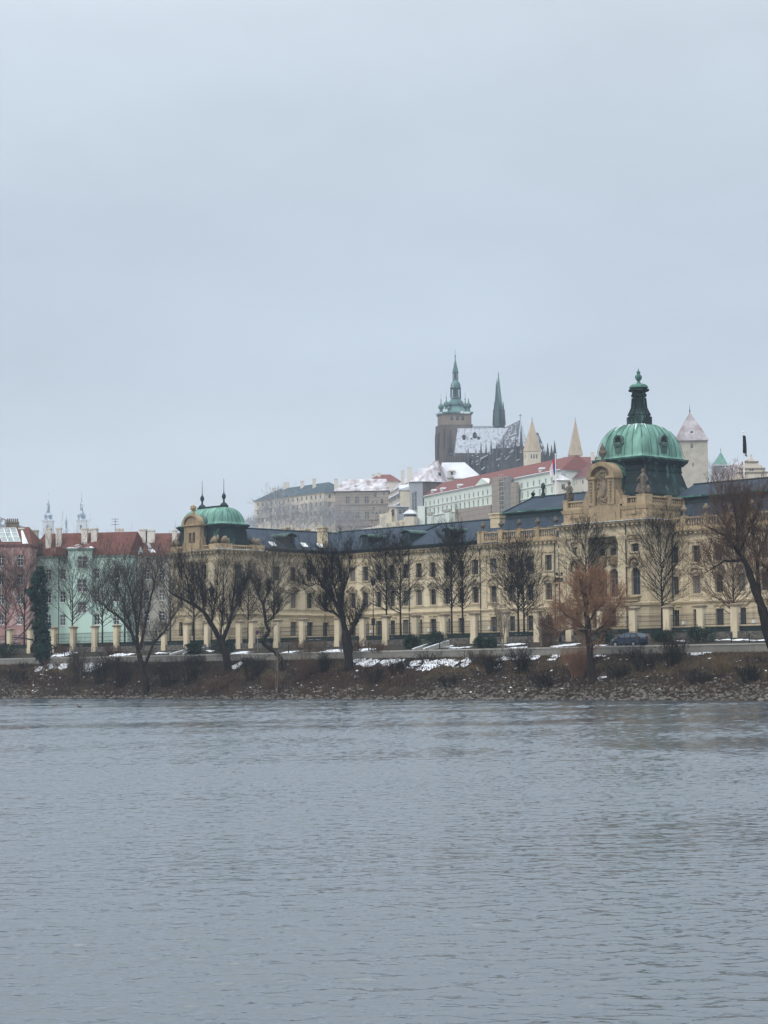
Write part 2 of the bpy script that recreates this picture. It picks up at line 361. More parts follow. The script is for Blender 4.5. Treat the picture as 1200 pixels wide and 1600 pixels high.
# bank material: dark brown litter and dead grass, greener near the top, pale stones low down
M['bank'] = mat('bank_earth', (0.036, 0.026, 0.019), 0.97, (0.020, 0.0155, 0.013), 0.8, (1,1,1), (0.35, 0.65), col3=(0.07, 0.05, 0.03), scale3=0.5, c3=(0.52, 0.75), bump=0.9, bscale=5)
bank_ss = lin(-270, 130, 500)
grid('riverbank', bank_ss, [-5, -2, -0.6] + [(lambda s, k=k: tw(s)*k) for k in lin(0, 1.0, 22)][0:] + [(lambda s: tw(s)+0.3)], lambda s, t: bank_z(s, min(t, tw(s))), M['bank'])
grid('promenade', lin(-270, 130, 100), [(lambda s: tw(s)+0.2), (lambda s: tw(s)+0.3), (lambda s: tw(s)+4.6)], lambda s, t: 5.7 if t < tw(s)+0.25 else ZP, M['asphalt'], smooth=False)
M['verge'] = mat('winter_verge', (0.045, 0.036, 0.024), 0.97, (0.026, 0.023, 0.018), 1.0, bump=0.8, bscale=5)
grid('verge', lin(-270, 130, 260), [(lambda s: tw(s)+4.55), (lambda s: tw(s)+4.6), (lambda s: tw(s)+5.4), (lambda s: tf(s)-1.2), (lambda s: tf(s)-0.05)],
     lambda s, t: ZP-0.1 if t < tw(s)+4.58 else ZP+0.08 + 0.95*max(0, min(1, (t-tw(s)-4.6)/(tf(s)-tw(s)-4.65))) + 0.1*nz2(s, t, .6), M['verge'])
M['lawn'] = mat('snowy_lawn', (0.07, 0.075, 0.045), 0.97, (0.05, 0.05, 0.035), 0.6, col3=(0.8, 0.82, 0.86), scale3=0.35, c3=(0.56, 0.6))
grid('garden_ground', lin(-270, 130, 80), [(lambda s: tf(s)+0.1), (lambda s: tf(s)+6), 60, 75], lambda s, t: 7.75 if t < tf(s)+1 else 8.3, M['lawn'])
gm = MB(); gm.face([(-1700, 250, 7.2), (-1700, 3300, 7.2), (1700, 3300, 7.2), (1700, 250, 7.2)])
def ground_sheet():
    # one sheet behind the garden, out to the far edge of the haze
    mb = MB(); a = W(-270, 74.9); b = W(130, 74.9)
    pts = [(-1700, a.y+1200, 8.25), (a.x, a.y, 8.25), (b.x, b.y, 8.25), (1700, b.y-900, 8.25), (1700, 3300, 8.25), (-1700, 3300, 8.25)]
    mb.face(pts); return tag(mb.build('ground', mat('winter_ground', (0.1, 0.1, 0.085), 0.95, (0.06, 0.062, 0.05), 0.02, col3=(0.6, 0.62, 0.66), scale3=0.01, c3=(0.5, 0.6)), fix=False), kind='structure')
ground_sheet()
# castle hill
def sst(a, b, x):
    k = max(0, min(1, (x-a)/(b-a))); return k*k*(3-2*k)
def hill_z(X, Y):
    xe = X + 0.0645*(950-Y)*0
    lat = sst(-118, -52, X)
    return 8.0 + lat*(sst(560, 860, Y)*52 + sst(830, 1100, Y)*14) + 1.5*nz2(X, Y, 0.02)*lat
hm = MB(); xs = lin(-140, 420, 80); ys = lin(540, 1500, 90)
ii = [[hm.V((x, y, hill_z(x, y))) for x in xs] for y in ys]
for j in range(len(ys)-1):
    for i in range(len(xs)-1): hm.fi((ii[j][i], ii[j][i+1], ii[j+1][i+1], ii[j+1][i]))
M['hill'] = mat('wooded_hill_ground', (0.075, 0.07, 0.06), 0.97, (0.11, 0.10, 0.085), 0.05, col3=(0.55, 0.57, 0.6), scale3=0.12, c3=(0.55, 0.62))
tag(hm.build('castle_hill', M['hill'], smooth=True, fix=False), kind='structure')
# wooded ridge on the far left, faint
rm = MB(); rp = [(-700, 260), (-640, 250), (-560, 232), (-500, 212), (-445, 190), (-428, 174), (-400, 120), (-360, 60), (-320, 9)]
for (x0, z0), (x1, z1) in zip(rp, rp[1:]): rm.hull([(x0, 2300, 5), (x1, 2300, 5), (x1, 2700, 5), (x0, 2700, 5)], [(x0, 2450, z0), (x1, 2450, z1), (x1, 2550, z1), (x0, 2550, z0)])
tag(rm.build('distant_hill', M['hill'], fix=False), kind='structure')

# water: rippled river, real waves
import numpy as np
def river():
    rs = np.random.RandomState(4)
    waves = []
    for lo, hi, n, slope, spread in ((1.2, 2.6, 10, 0.014, 0.8), (0.55, 1.2, 20, 0.042, 0.9), (0.28, 0.55, 30, 0.085, 1.0), (0.12, 0.28, 40, 0.115, 1.1)):
        for i in range(n):
            lam = math.exp(rs.uniform(math.log(lo), math.log(hi))); th = math.pi/2 + 0.12 + rs.normal()*spread*0.6
            k = 2*math.pi/lam; waves.append((lam, k*math.cos(th), k*math.sin(th), rs.uniform(0, 6.28), slope*math.sqrt(2.0/n)/k))
    def height(x, y, rx, ry):
        wx = x + 0.35*np.sin(0.21*y+0.13*x) + 0.2*np.sin(0.5*x-0.37*y); wy = y + 0.4*np.sin(0.17*x+1.3) + 0.25*np.sin(0.43*x+0.31*y)
        lane = 0.85 + 0.22*np.sin(0.055*x+0.11*y+1.0)*np.sin(0.031*y-0.04*x) + 0.18*np.sin(0.16*x-0.29*y+2.0+0.8*np.sin(0.07*x))
        # an old boat wake crossing towards the right bank
        d = (y-(98-2.35*x)+1.5*np.sin(0.5*x))/5.0; wake = np.exp(-d*d)*(1/(1+np.exp(-(x+3)/2.5)))
        lane = lane + 0.8*wake
        h = np.zeros_like(x); dx = np.zeros_like(x); dy = np.zeros_like(x); lane = lane*(1+1.1*np.clip((y-110)/70, 0, 1))
        for lam, kx, ky, ph, am in waves:
            f = min(1.0, max(0.0, (6.283/max(abs(ky), 1e-3)/ry-2.2)/1.6), max(0.0, (6.283/max(abs(kx), 1e-3)/rx-1.5)/1.2))
            if f > 0:
                p_ = kx*wx+ky*wy+ph; k_ = math.hypot(kx, ky); h += am*f*np.sin(p_); c_ = am*f*1.35*np.cos(p_); dx += kx/k_*c_; dy += ky/k_*c_
        return h*lane, dx*lane, dy*lane
    V = []; Fq = []; off = 0
    a = W(-268, 3); bb = W(128, 3)
    for y0, y1, xw, res, ry in ((12, 40, 24, 0.036, 0.034), (40, 70, 34, 0.06, 0.045), (70, 120, 52, 0.10, 0.07), (120, 330, 96, 0.22, 0.11)):
        nx = int(1.1*xw/res); ny = int((y1-y0)/ry)
        uu = np.linspace(-1, 1, nx+1); X, Y = np.meshgrid(xw*(0.52*uu+0.48*uu*np.abs(uu)**2.2), np.linspace(y0, y1, ny+1))
        Z, DX, DY = height(X, Y, res, ry); edge = np.clip(np.minimum((xw-np.abs(X))/(6*res), 1), 0, 1); inner = np.clip(np.minimum(Y-y0, y1-Y)/(4*ry), 0, 1)*edge; Z = Z*edge; X = X+DX*inner; Y = Y+DY*inner
        V.append(np.stack([X, Y, Z], -1).reshape(-1, 3))
        i = np.arange(ny)[:, None]*(nx+1)+np.arange(nx)[None, :]
        t_in = (X[:-1, :-1]-O.x)*wv.x + (Y[:-1, :-1]-O.y)*wv.y        # no waves drawn under the bank
        q = np.stack([i, i+1, i+nx+2, i+nx+1], -1)[t_in < 3.0].reshape(-1, 4)+off; Fq.append(q); off += (nx+1)*(ny+1)
    # calm outer sheet reaching round the wave field
    outer = [[(-1000,-60,0),(bb.x,-60,0),(bb.x,12,0),(-1000,12,0)]]
    for y0, y1, xw in ((12,40,24),(40,70,34),(70,120,52)): outer += [[(-1000,y0,0),(-xw,y0,0),(-xw,y1,0),(-1000,y1,0)], [(xw,y0,0),(bb.x,y0,0),(bb.x,y1,0),(xw,y1,0)]]
    outer += [[(96,120,0),(bb.x,120,0),(bb.x,bb.y+3,0),(96,bb.y+36,0)], [(-1000,120,0),(-96,120,0),(-96,330,0),(-1000,330,0)], [(-1000,330,0),(-60,330,0),(a.x+60,a.y,0),(-1000,a.y,0)]]
    for q in outer:
        V.append(np.array(q, float)); Fq.append(np.arange(4)[None, :]+off); off += 4
    V = np.concatenate(V); Fq = np.concatenate(Fq)
    me = bpy.data.meshes.new('river_water'); me.vertices.add(len(V)); me.vertices.foreach_set('co', V.ravel())
    me.loops.add(Fq.size); me.loops.foreach_set('vertex_index', Fq.ravel().astype(np.int32)); me.polygons.add(len(Fq)); me.polygons.foreach_set('loop_start', np.arange(0, Fq.size, 4, dtype=np.int32))
    me.polygons.foreach_set('use_smooth', np.ones(len(Fq), bool)); me.update(calc_edges=True)
    wm = bpy.data.materials.new('river_water'); wm.use_nodes = True; nt = wm.node_tree; N = nt.nodes; L = nt.links
    b = N['Principled BSDF']; b.inputs['Base Color'].default_value = (0.056, 0.071, 0.083, 1); b.inputs['Roughness'].default_value = WATER_ROUGH; b.inputs['IOR'].default_value = 1.9
    g = N.new('ShaderNodeNewGeometry'); mp = N.new('ShaderNodeMapping'); mp.inputs['Scale'].default_value = (0.7, 1.3, 1); L.new(g.outputs['Position'], mp.inputs[0])
    z = N.new('ShaderNodeTexNoise'); z.inputs['Scale'].default_value = 7.0; z.inputs['Detail'].default_value = 2; L.new(mp.outputs[0], z.inputs['Vector'])
    bp = N.new('ShaderNodeBump'); bp.inputs['Strength'].default_value = 0.5; bp.inputs['Distance'].default_value = 0.02; L.new(z.outputs[0], bp.inputs['Height']); L.new(bp.outputs[0], b.inputs['Normal'])
    me.materials.append(wm); o = bpy.data.objects.new('river_water', me); COL.objects.link(o); tag(o, kind='structure')
WATER_ROUGH = 0.07
river()

# air
hz = MB(); hz.box(-2000, 2000, -80, 3500, -8, 176)
hv = bpy.data.materials.new('haze_air'); hv.use_nodes = True; nt = hv.node_tree; nt.nodes.remove(nt.nodes['Principled BSDF'])
pv = nt.nodes.new('ShaderNodeVolumePrincipled'); pv.inputs['Color'].default_value = (0.53, 0.625, 0.75, 1); pv.inputs['Density'].default_value = 0.00020; pv.inputs['Anisotropy'].default_value = 0.0
nt.links.new(pv.outputs[0], nt.nodes['Material Output'].inputs['Volume'])
tag(hz.build('haze', hv, fix=True), kind='stuff')

# parapet along the promenade
def st_xf(p): return W(p.x, p.y, p.z)
def parapet():
    s0, s1 = -150, 60
    o = thing('parapet_wall', W(0, tw(0), 5.0), 'low weathered concrete parapet wall running along the top of the bank', 'wall')
    mb = MB(st_xf); n = 42; rim = MB(st_xf)
    for i in range(n):
        a = s0+(s1-s0)*i/n; bb = s0+(s1-s0)*(i+1)/n - 0.03
        A = tw(a); B_ = tw(bb); z = 6.02
        mb.hull([(a, A, 4.6), (bb, B_, 4.6), (bb, B_+0.4, 4.6), (a, A+0.4, 4.6)], [(a, A+0.06, z), (bb, B_+0.06, z), (bb, B_+0.4, z), (a, A+0.4, z)])
        rim.hull([(a, A-0.03, z+0.002), (bb, B_-0.03, z+0.002), (bb, B_+0.48, z+0.002), (a, A+0.48, z+0.002)], [(a, A-0.03, z+0.15), (bb, B_-0.03, z+0.15), (bb, B_+0.48, z+0.15), (a, A+0.48, z+0.15)])
    mb.build('wall_face', M['concrete'], o); rim.build('coping', M['cap'], o)
M['cap'] = mat('parapet_coping', (0.42, 0.41, 0.38), 0.9, (0.3, 0.29, 0.27), 0.5, col3=(0.18, 0.175, 0.16), scale3=1.6, c3=(0.6, 0.75))
parapet()

# garden fence: sandstone pillars on a rubble wall, iron railings and dark green boards between
def fence():
    o = thing('garden_fence', W(0, tf(0), 7.0), 'long garden fence of tall sandstone pillars with iron railings on a rubble stone wall', 'fence')
    px = [1147, 1093.5, 1041, 988, 937, 888, 838, 787, 739, 691, 647, 601, 565, 526, 470.5, 431, 392, 372, 350, 322, 290, 255, 217, 180, 146, 112, 82, 45, 13, -20, -52]
    ss = sorted(atT(x, 990 if x > 600 else 1000, tf(25 if x > 600 else (-20 if x > 350 else -70)))[0] for x in px)
    # refine s on the slanted fence line
    out = []
    for x in sorted(px):
        s = -40.0
        for _ in range(12): s = atT(x, 985, tf(s))[0]
        out.append(s)
    out += [out[-1]+5.1, out[-1]+10.2, out[-1]+15.3]
    base = MB(st_xf)
    base.sweep([(out[0]-0.6, tf(out[0])), (out[-1]+1, tf(out[-1]))], [(0.0, 6.2), (0.0, 7.86), (-0.6, 7.86), (-0.6, 6.2)])
    base.build('base_wall', M['rubble'], o)
    for i, s in enumerate(out):
        t = tf(s); mb = MB(st_xf); wdt = 0.5
        mb.box(s-wdt, s+wdt, t-0.08, t+0.78, 7.0, 7.9); mb.box(s-wdt+0.04, s+wdt-0.04, t-0.04, t+0.74, 7.902, 10.9)
        pl = mb.build('pillar', M['pillar'], o)
        cb = MB(st_xf); cb.box(s-wdt-0.12, s+wdt+0.12, t-0.18, t+0.88, 10.902, 11.06)
        cb.hull([(s-wdt-0.16, t-0.22, 11.062), (s+wdt+0.16, t-0.22, 11.062), (s+wdt+0.16, t+0.92, 11.062), (s-wdt-0.16, t+0.92, 11.062)], [(s-0.3, t+0.1, 11.22), (s+0.3, t+0.1, 11.22), (s+0.3, t+0.6, 11.22), (s-0.3, t+0.6, 11.22)])
        cb.build('cap', M['trim_dk'], pl)
    for a, bb in zip(out, out[1:]):
        if bb-a < 2.0: continue
        x0, x1 = a+0.5, bb-0.5; n = max(4, int((x1-x0)/0.16)); mb = MB(st_xf)
        for k in range(n+1):
            s = x0+(x1-x0)*k/n; t = tf(s)+0.35; mb.box(s-0.012, s+0.012, t-0.012, t+0.012, 7.86, 10.15)
        for z in (8.75, 9.35, 9.95):
            mb.hull([(x0, tf(x0)+0.33, z), (x1, tf(x1)+0.33, z), (x1, tf(x1)+0.37, z), (x0, tf(x0)+0.37, z)], [(x0, tf(x0)+0.33, z+0.05), (x1, tf(x1)+0.33, z+0.05), (x1, tf(x1)+0.37, z+0.05), (x0, tf(x0)+0.37, z+0.05)])
        mb.build('railing', M['iron'], o)
        gb = MB(st_xf)
        for z0, z1, dd in ((7.87, 8.14, 0), (8.16, 8.43, 0), (8.44, 8.5, 0.05)):
            gb.hull([(x0, tf(x0)+0.42-dd, z0), (x1, tf(x1)+0.42-dd, z0), (x1, tf(x1)+0.47+dd, z0), (x0, tf(x0)+0.47+dd, z0)], [(x0, tf(x0)+0.42-dd, z1), (x1, tf(x1)+0.42-dd, z1), (x1, tf(x1)+0.47+dd, z1), (x0, tf(x0)+0.47+dd, z1)])
        gb.build('board', M['green_panel'], o)
    return out
M['trim_dk'] = mat('weathered_cap_stone', (0.26, 0.21, 0.15), 0.95, (0.16, 0.135, 0.10), 1.5)
PILLARS = fence()
# ------------------------------------------------------------------ the riverside palace
def palace():
    TF = 48.0; TC = 42.6; ZG = 8.3
    P = thing('palace', W(0, TF, ZG), 'long cream palace with slate roofs and large green copper dome behind the garden fence', 'palace')
    zz = lambda py, px=857.5, t=TF: atT(px, py, t)[1]
    S = lambda px, t=TF, py=880: atT(px, py, t)[0]
    sW = S(522, TF, 900)                 # re-entrant corner with the left wing
    zD, zE = zz(849.2), zz(843.6)        # dentil underside, top of cornice
    zA = zz(860)
    rows = [(zz(985.5), 1.3, zz(960.5)-zz(985.5)), (zz(937), 1.3, zz(911)-zz(937)), (zz(891), 1.3, zz(867)-zz(891))]
    zS = zz(950.5)                        # string course over the ground floor
    sC0, sC1 = S(872.5), S(1043)          # central pavilion between these on the facade plane
    Wst = lambda s, t: W(s, t)
    wall = MB(); rust = MB(); trim = MB(st_xf); corn = MB(st_xf)
    def rowwins(A_s, centres, rws=(0, 1, 2), ped='tri', along=1, wd=None):
        r = []
        for i in rws:
            z, wdd, h = rows[i]
            for c in centres: r.append((abs(c-A_s), z, wd or wdd, h, 'pal', ped if i == 1 else None))
        return r
    def wallpair(A, B, wins):            # A, B in (s, t); rusticated ground floor below, plain stucco above
        lo = [x for x in wins if x[1]+x[3]/2 < zS]; hi = [x for x in wins if x[1]+x[3]/2 >= zS]
        facade(rust, Wst(*A), Wst(*B), ZG-0.6, zS, lo, P, mi=0); facade(wall, Wst(*A), Wst(*B), zS, zD, hi, P)
    # --- main left block
    cL = [S(551)+(S(743)-S(551))*i/9 for i in range(-1, 10)] ; cB = [S(x) for x in (771, 799, 828, 857.5)]
    ped = 'seg'
    wl = rowwins(sW, [c for c in cL[0:] if c > sW+1.2], ped='tri') + rowwins(sW, cB, ped='seg')
    wallpair((sW, TF), (sC0, TF), wl)
    # --- right wing
    cR = [S(1054.5), S(1088.5), S(1121.5)]; d = cR[1]-cR[0]; cR = [cR[0]+d*i for i in range(7)]; sR = cR[-1]+d*0.7
    wallpair((sC1, TF), (sR, TF), rowwins(sC1, cR, ped='seg'))
    # --- left wing (faces along the bank) and its end pavilion
    T = lambda px, py=880: atS(px, py, sW)[0]
    tP = T(408)                           # pavilion starts
    cW = [T(433), T(458), T(483.5), T(508)]
    wallpair((sW, tP), (sW, TF), [w_ for w_ in rowwins(tP, cW, ped='tri')])
    sP = sW+0.7; tQ = atS(342, 880, sP)[0]
    cPr = [atS(374, 880, sP)[0]]
    wallpair((sP, tQ), (sP, tP), rowwins(tQ, cPr, ped='seg'))
    facade(wall, W(sP, tP), W(sW, tP), ZG, zD, [], P); facade(rust, W(sP, tP), W(sW, tP), ZG-0.6, ZG, [], P)
    SQ = lambda px: atT(px, 885, tQ)[0]
    sQ = SQ(268); wQ = sP-sQ
    wallpair((sQ, tQ), (sP, tQ), rowwins(sQ, [SQ(283), SQ(301), SQ(320)], ped='tri', wd=1.0))
    facade(wall, W(sQ, tP+6), W(sQ, tQ), ZG-0.6, zD, [], P)
    sWb = sQ+0.8
    facade(wall, W(sWb, TF+15), W(sWb, tP+6), ZG-0.6, zD, [], P)
    facade(wall, W(sR, TF), W(sR, TF+16), ZG-0.6, zD, [], P); facade(wall, W(sR, TF+16), W(sWb, TF+16), ZG-0.6, zD, [], P)
    # --- cornices, string courses, plinth
    path_main = [(sQ, tP+6), (sQ, tQ), (sP, tQ), (sP, tP), (sW, tP), (sW, TF), (sC0, TF)]
    path_R = [(sC1, TF), (sR, TF)]
    H = zE-zD
    prof_c = [(-0.2, zD-0.02), (0.06, zD-0.02), (0.06, zD+0.3), (0.78, zD+0.302), (0.85, zD+H*0.75), (0.95, zE), (-0.2, zE+0.02)]
    prof_a = [(-0.1, zA-0.12), (0.10, zA-0.12), (0.16, zA+0.12), (0.06, zA+0.16), (-0.1, zA+0.16)]
    prof_s = [(-0.1, zS-0.1), (0.14, zS-0.1), (0.28, zS+0.16), (0.22, zS+0.3), (-0.1, zS+0.36)]
    zS2 = zz(940.5)
    prof_s2 = [(-0.1, zS2-0.08), (0.1, zS2-0.08), (0.12, zS2+0.1), (-0.1, zS2+0.12)]
    prof_p = [(-0.1, ZG-0.6), (0.16, ZG-0.6), (0.14, ZG+0.9), (-0.1, ZG+1.0)]
    for pth in (path_main, path_R):
        corn.sweep(pth, prof_c); trim.sweep(pth, prof_a); trim.sweep(pth, prof_s); trim.sweep(pth, prof_s2); trim.sweep(pth, prof_p)
    def dentils(mb, A, B, z, o=0.62, hh=0.3, step=0.8):
        d = Vector((B[0]-A[0], B[1]-A[1])); Ln = d.length; d.normalize(); n = Vector((d.y, -d.x)); k = int(Ln/step)
        for i in range(k):
            c = Vector(A)+d*((i+0.5)*Ln/k); a = c-d*0.2; b_ = c+d*0.2
            q = [(a+n*o), (b_+n*o), b_-n*0.05, a-n*0.05]
            mb.hull([(*p, z) for p in q], [(*p, z+hh) for p in q])
    for pth in (path_main, path_R):
        for A, B in zip(pth, pth[1:]):
            if math.hypot(A[0]-B[0], A[1]-B[1]) > 1: dentils(corn, A, B, zD)
    # --- pilasters on the bays with the balustrade
    def pilaster(s, t, z0, z1, wd=0.95, mb=trim, o=0.14):
        mb.box(s-wd/2, s+wd/2, t-o, t+0.1, z0, z1-0.95); mb.box(s-wd/2-0.07, s+wd/2+0.07, t-o-0.06, t+0.1, z0, z0+0.35)
        mb.hull([(s-wd/2, t-o-0.02, z1-0.95), (s+wd/2, t-o-0.02, z1-0.95), (s+wd/2, t, z1-0.95), (s-wd/2, t, z1-0.95)], [(s-wd/2-0.22, t-o-0.26, z1-0.12), (s+wd/2+0.22, t-o-0.26, z1-0.12), (s+wd/2+0.22, t, z1-0.12), (s-wd/2-0.22, t, z1-0.12)])
        for q in (-0.3, 0.3): mb.lathe((s+q*wd*1.3, t-o-0.1, z1-0.42), [(0.05, -0.15), (0.17, -0.08), (0.17, 0.1), (0.05, 0.16)], 6)
        mb.box(s-wd/2-0.26, s+wd/2+0.26, t-o-0.3, t+0.05, z1-0.12, z1)
    pil_s = [S(757), S(785.5), S(814), S(843)]
    for s in pil_s + [cR[0]+d*(i+0.5) for i in range(6)]: pilaster(s, TF, zS+0.36, zA-0.13)
    # --- balustrades
    balu = MB(st_xf)
    def bflush():
        nonlocal balu
        balu.build('balustrade', M['attic'], P); balu = MB(st_xf)
    def balustrade(A, B, z0, z1, piers, mb=None, step=0.42):
        mb = mb or balu
        A = Vector(A); B = Vector(B); d = B-A; Ln = d.length; d.normalize(); n = Vector((d.y, -d.x))
        hb = 0.3*(z1-z0)
        bar = lambda z, zt, o0, o1: mb.hull([(*(A+n*o1), z), (*(B+n*o1), z), (*(B+n*o0), z), (*(A+n*o0), z)], [(*(A+n*o1), zt), (*(B+n*o1), zt), (*(B+n*o0), zt), (*(A+n*o0), zt)])
        bar(z0, z0+hb, -0.25, 0.2); bar(z1-0.2, z1, -0.25, 0.22)
        k = int(Ln/step)
        for i in range(k):
            c = A+d*((i+0.5)*Ln/k)
            if any(abs((c-A).length-q) < 0.55 for q in piers): continue
            mb.lathe((c.x, c.y, z0+hb), [(0.09, 0), (0.15, 0.2*(z1-z0)), (0.07, 0.42*(z1-z0)), (0.1, (z1-z0)-0.2-hb)], 6, cap=False)
        for q in piers:
            c = A+d*q; a = c-d*0.42; b_ = c+d*0.42
            pts = [a+n*0.3, b_+n*0.3, b_-n*0.3, a-n*0.3]
            mb.hull([(*p, z0-0.02) for p in pts], [(*p, z1+0.05) for p in pts])
            pts = [a+n*0.36-d*0.06, b_+n*0.36+d*0.06, b_-n*0.36+d*0.06, a-n*0.36-d*0.06]
            mb.hull([(*p, z1+0.05) for p in pts], [(*p, z1+0.18) for p in pts])
    zb0, zb1 = zE, zz(824.6)
    sB0 = S(750)
    balustrade((sB0, TF-0.25), (sC0, TF-0.25), zb0, zb1, [s-sB0 for s in pil_s]+[0.4]); bflush()
    pierR = [S(1071, py=825), S(1105.7, py=825), S(1139, py=820), S(1175, py=815)]; dq = pierR[1]-pierR[0]; pierR = [pierR[0]+dq*i for i in range(6)]
    balustrade((sC1, TF-0.25), (sR, TF-0.25), zb0, zb1, [s-sC1 for s in pierR]); bflush()
    urn = MB(); urn.lathe((0,0,0), [(0.26, 0), (0.26, 0.12), (0.1, 0.2), (0.12, 0.42), (0.34, 0.62), (0.44, 0.86), (0.40, 1.02), (0.2, 1.12), (0.24, 1.28), (0.05, 1.42)], 12)
    ume = urn.mesh('urn', M['statue'], smooth=True); urn2 = urn.mesh('urn', M['trim_dk'], smooth=True)
    def put_urn(s, t, z, me=ume, sc=1.0):
        o = bpy.data.objects.new('urn', me); COL.objects.link(o); o.parent = P; o.location = W(s, t, z)-ORG[P.name]; o.scale = (sc,)*3
    for s in pil_s+[S(871)]: put_urn(s, TF-0.25, zb1+0.18, ume, 1.0)
    for s in pierR: put_urn(s, TF-0.25, zb1+0.18, urn2, 1.05)
    # --- roofs
    def roof_part(name, faces, m, parent=P):
        mb = MB(st_xf)
        for f in faces: mb.face(f)
        return mb.build(name, m, parent)
    zr = atT(640, 822.8, TF+7.2)[1]; za = zE+0.03
    ridge = TF+7.2
    sA0 = sW-13; sA1 = S(786)
    tR = lambda px, py, s: atS(px, py, s)
    sWr = sW-6.6
    zrw = atS(450, 829.5, sWr)[1]
    main_roof = MB(st_xf)
    main_roof.hull([(sW-13.2, TF-0.75, za), (sA1, TF-0.75, za), (sA1, TF+15.2, za), (sW-13.2, TF+15.2, za)], [(sW-7, ridge, zr), (sA1, ridge, zr), (sA1, ridge+0.02, zr), (sW-7, ridge+0.02, zr)])
    wing = MB(st_xf)
    wing.hull([(sW+0.75, tP+0.05, za+0.01), (sW+0.75, TF+8, za+0.01), (sWb-0.75, TF+8, za+0.01), (sWb-0.75, tP+0.05, za+0.01)], [(sWr, tP+0.05, zrw), (sWr, TF+7, zrw), (sWr-0.02, TF+7, zrw), (sWr-0.02, tP+0.05, zrw)])
    r1 = main_roof.build('slate_roof', M['slate'], P); r2 = wing.build('slate_roof', M['slate'], P)
    # gutters: dark green sheet band along the eaves
    gut = MB(st_xf); gp = [(0.62, za+0.003), (1.02, za+0.003), (1.04, za+0.5), (0.5, za+0.62)]
    gut.sweep([(sW, tP+0.1), (sW, TF), (sB0-0.1, TF)], gp); gut.build('gutter', M['gutter'], P)
    # ridges and the valley and lightning bands
    class Flash(MB):
        def tube(self, *a, **k):
            m = MB(st_xf); m.tube(*a, **k); m.build('ridge_flashing', M['lead'], P)
    fl = Flash()
    fl.tube([(sW-6.6, ridge, zr+0.05), (sA1, ridge, zr+0.05)], 0.14, 5)
    fl.tube([(sWr, tP, zrw+0.05), (sWr, TF+6.8, zrw+0.05)], 0.14, 5)
    fl.tube([(sW+0.6, TF-0.6, za+0.35), (sWr+0.3, TF+5.6, zrw-0.1)], 0.2, 5)
    def on_main(s, k): return (s, TF-0.75+k*(ridge-TF+0.75), za+k*(zr-za))
    a_s = S(604, TF-0.6, 853)
    p0 = on_main(a_s, 0.06); p1 = on_main(a_s+4.2, 0.98)
    fl.tube([(p0[0], p0[1]-0.05, p0[2]+0.12), (p1[0], p1[1]-0.05, p1[2]+0.12)], 0.17, 5)
    # --- mansard over section B and over the right wing
    def mansard(s0, s1, brk_px, brk_py, top_px, top_py, hipl, sbk):
        t0, t1, t2 = TF+0.6, TF+3.4, TF+7.6
        zk = atT(brk_px, brk_py, t1)[1]; zt = atT(top_px, top_py, t2)[1]
        lo = MB(st_xf); lo.hull([(s0, t0, zb0-0.1), (s1, t0, zb0-0.1), (s1, TF+15.4, zb0-0.1), (s0, TF+15.4, zb0-0.1)], [(sbk, t1, zk-1.05), (s1, t1, zk-1.05), (s1, TF+12, zk-1.05), (sbk, TF+12, zk-1.05)])
        lo.build('slate_roof', M['slate'], P)
        bd = MB(st_xf); bd.box(sbk+0.02, s1, t1-0.02, TF+12.02, zk-1.048, zk-0.25)
        bd.box(sbk-0.25, s1, t1-0.4, TF+12.4, zk-0.25, zk); bd.build('fascia', M['lead'], P)
        lip = MB(st_xf); lip.box(sbk-0.3, s1, t1-0.5, t1-0.38, zk-0.1, zk+0.1); lip.build('gutter', M['copper_mid'], P)
        up = MB(st_xf); up.hull([(sbk-0.2, t1-0.35, zk+0.002), (s1, t1-0.35, zk+0.002), (s1, TF+12.3, zk+0.002), (sbk-0.2, TF+12.3, zk+0.002)], [(s0+hipl, t2, zt), (s1, t2, zt), (s1, t2+0.05, zt), (s0+hipl, t2+0.05, zt)])
        up.build('slate_roof', M['slate'], P)
        fl.tube([(s0+hipl, t2, zt+0.05), (s1, t2, zt+0.05)], 0.15, 5)
        if hipl > 0.5: fl.tube([(sbk-0.2, t1-0.35, zk+0.1), (s0+hipl, t2, zt+0.05)], 0.13, 5)
        return zk, zt
    sB = S(775, TF+0.6, 838)
    zkB, ztB = mansard(sB, sC0+1, 838, 797.5, 850, 776, atT(834, 777, TF+7.6)[0]-sB, atT(790, 806, TF+3.4)[0])
    zkR, ztR = mansard(sC1-1, sR, 1100, 774.2, 1150, 751.5, 0.0, sC1-1)
    # --- dormers
    def dormer(c, z, dirn, sc=1.0):
        # c: (s, t) of the foot of the front; dirn 0: faces the river (-t), 1: faces +s
        def xf(p):
            x, y, zc = p
            q = (c[0]+x, c[1]+y) if dirn == 0 else (c[0]-y, c[1]+x)
            return W(q[0], q[1], z+zc)
        m = MB(xf); hw = 0.72*sc; h = 1.75*sc; dp = 3.6*sc
        m.hull([(-hw, 0, 0.0), (hw, 0, 0.0), (hw, dp, h*0.9), (-hw, dp, h*0.9)], [(-hw, 0, h), (hw, 0, h), (hw, dp, h), (-hw, dp, h)])
        m.hull([(-hw-0.3, -0.1, -0.05), (hw+0.3, -0.1, -0.05), (hw+0.3, 0.25, 0), (-hw-0.3, 0.25, 0)], [(-hw-0.02, -0.06, 0.7), (hw+0.02, -0.06, 0.7), (hw+0.02, 0.2, 0.7), (-hw-0.02, 0.2, 0.7)])
        b_ = m.build('dormer', M['lead'], P)
        r = MB(xf); n = 8
        arc = [((hw+0.25)*math.cos(math.pi*(1-k/n)), h+0.45*sc*math.sin(math.pi*k/n)) for k in range(n+1)]
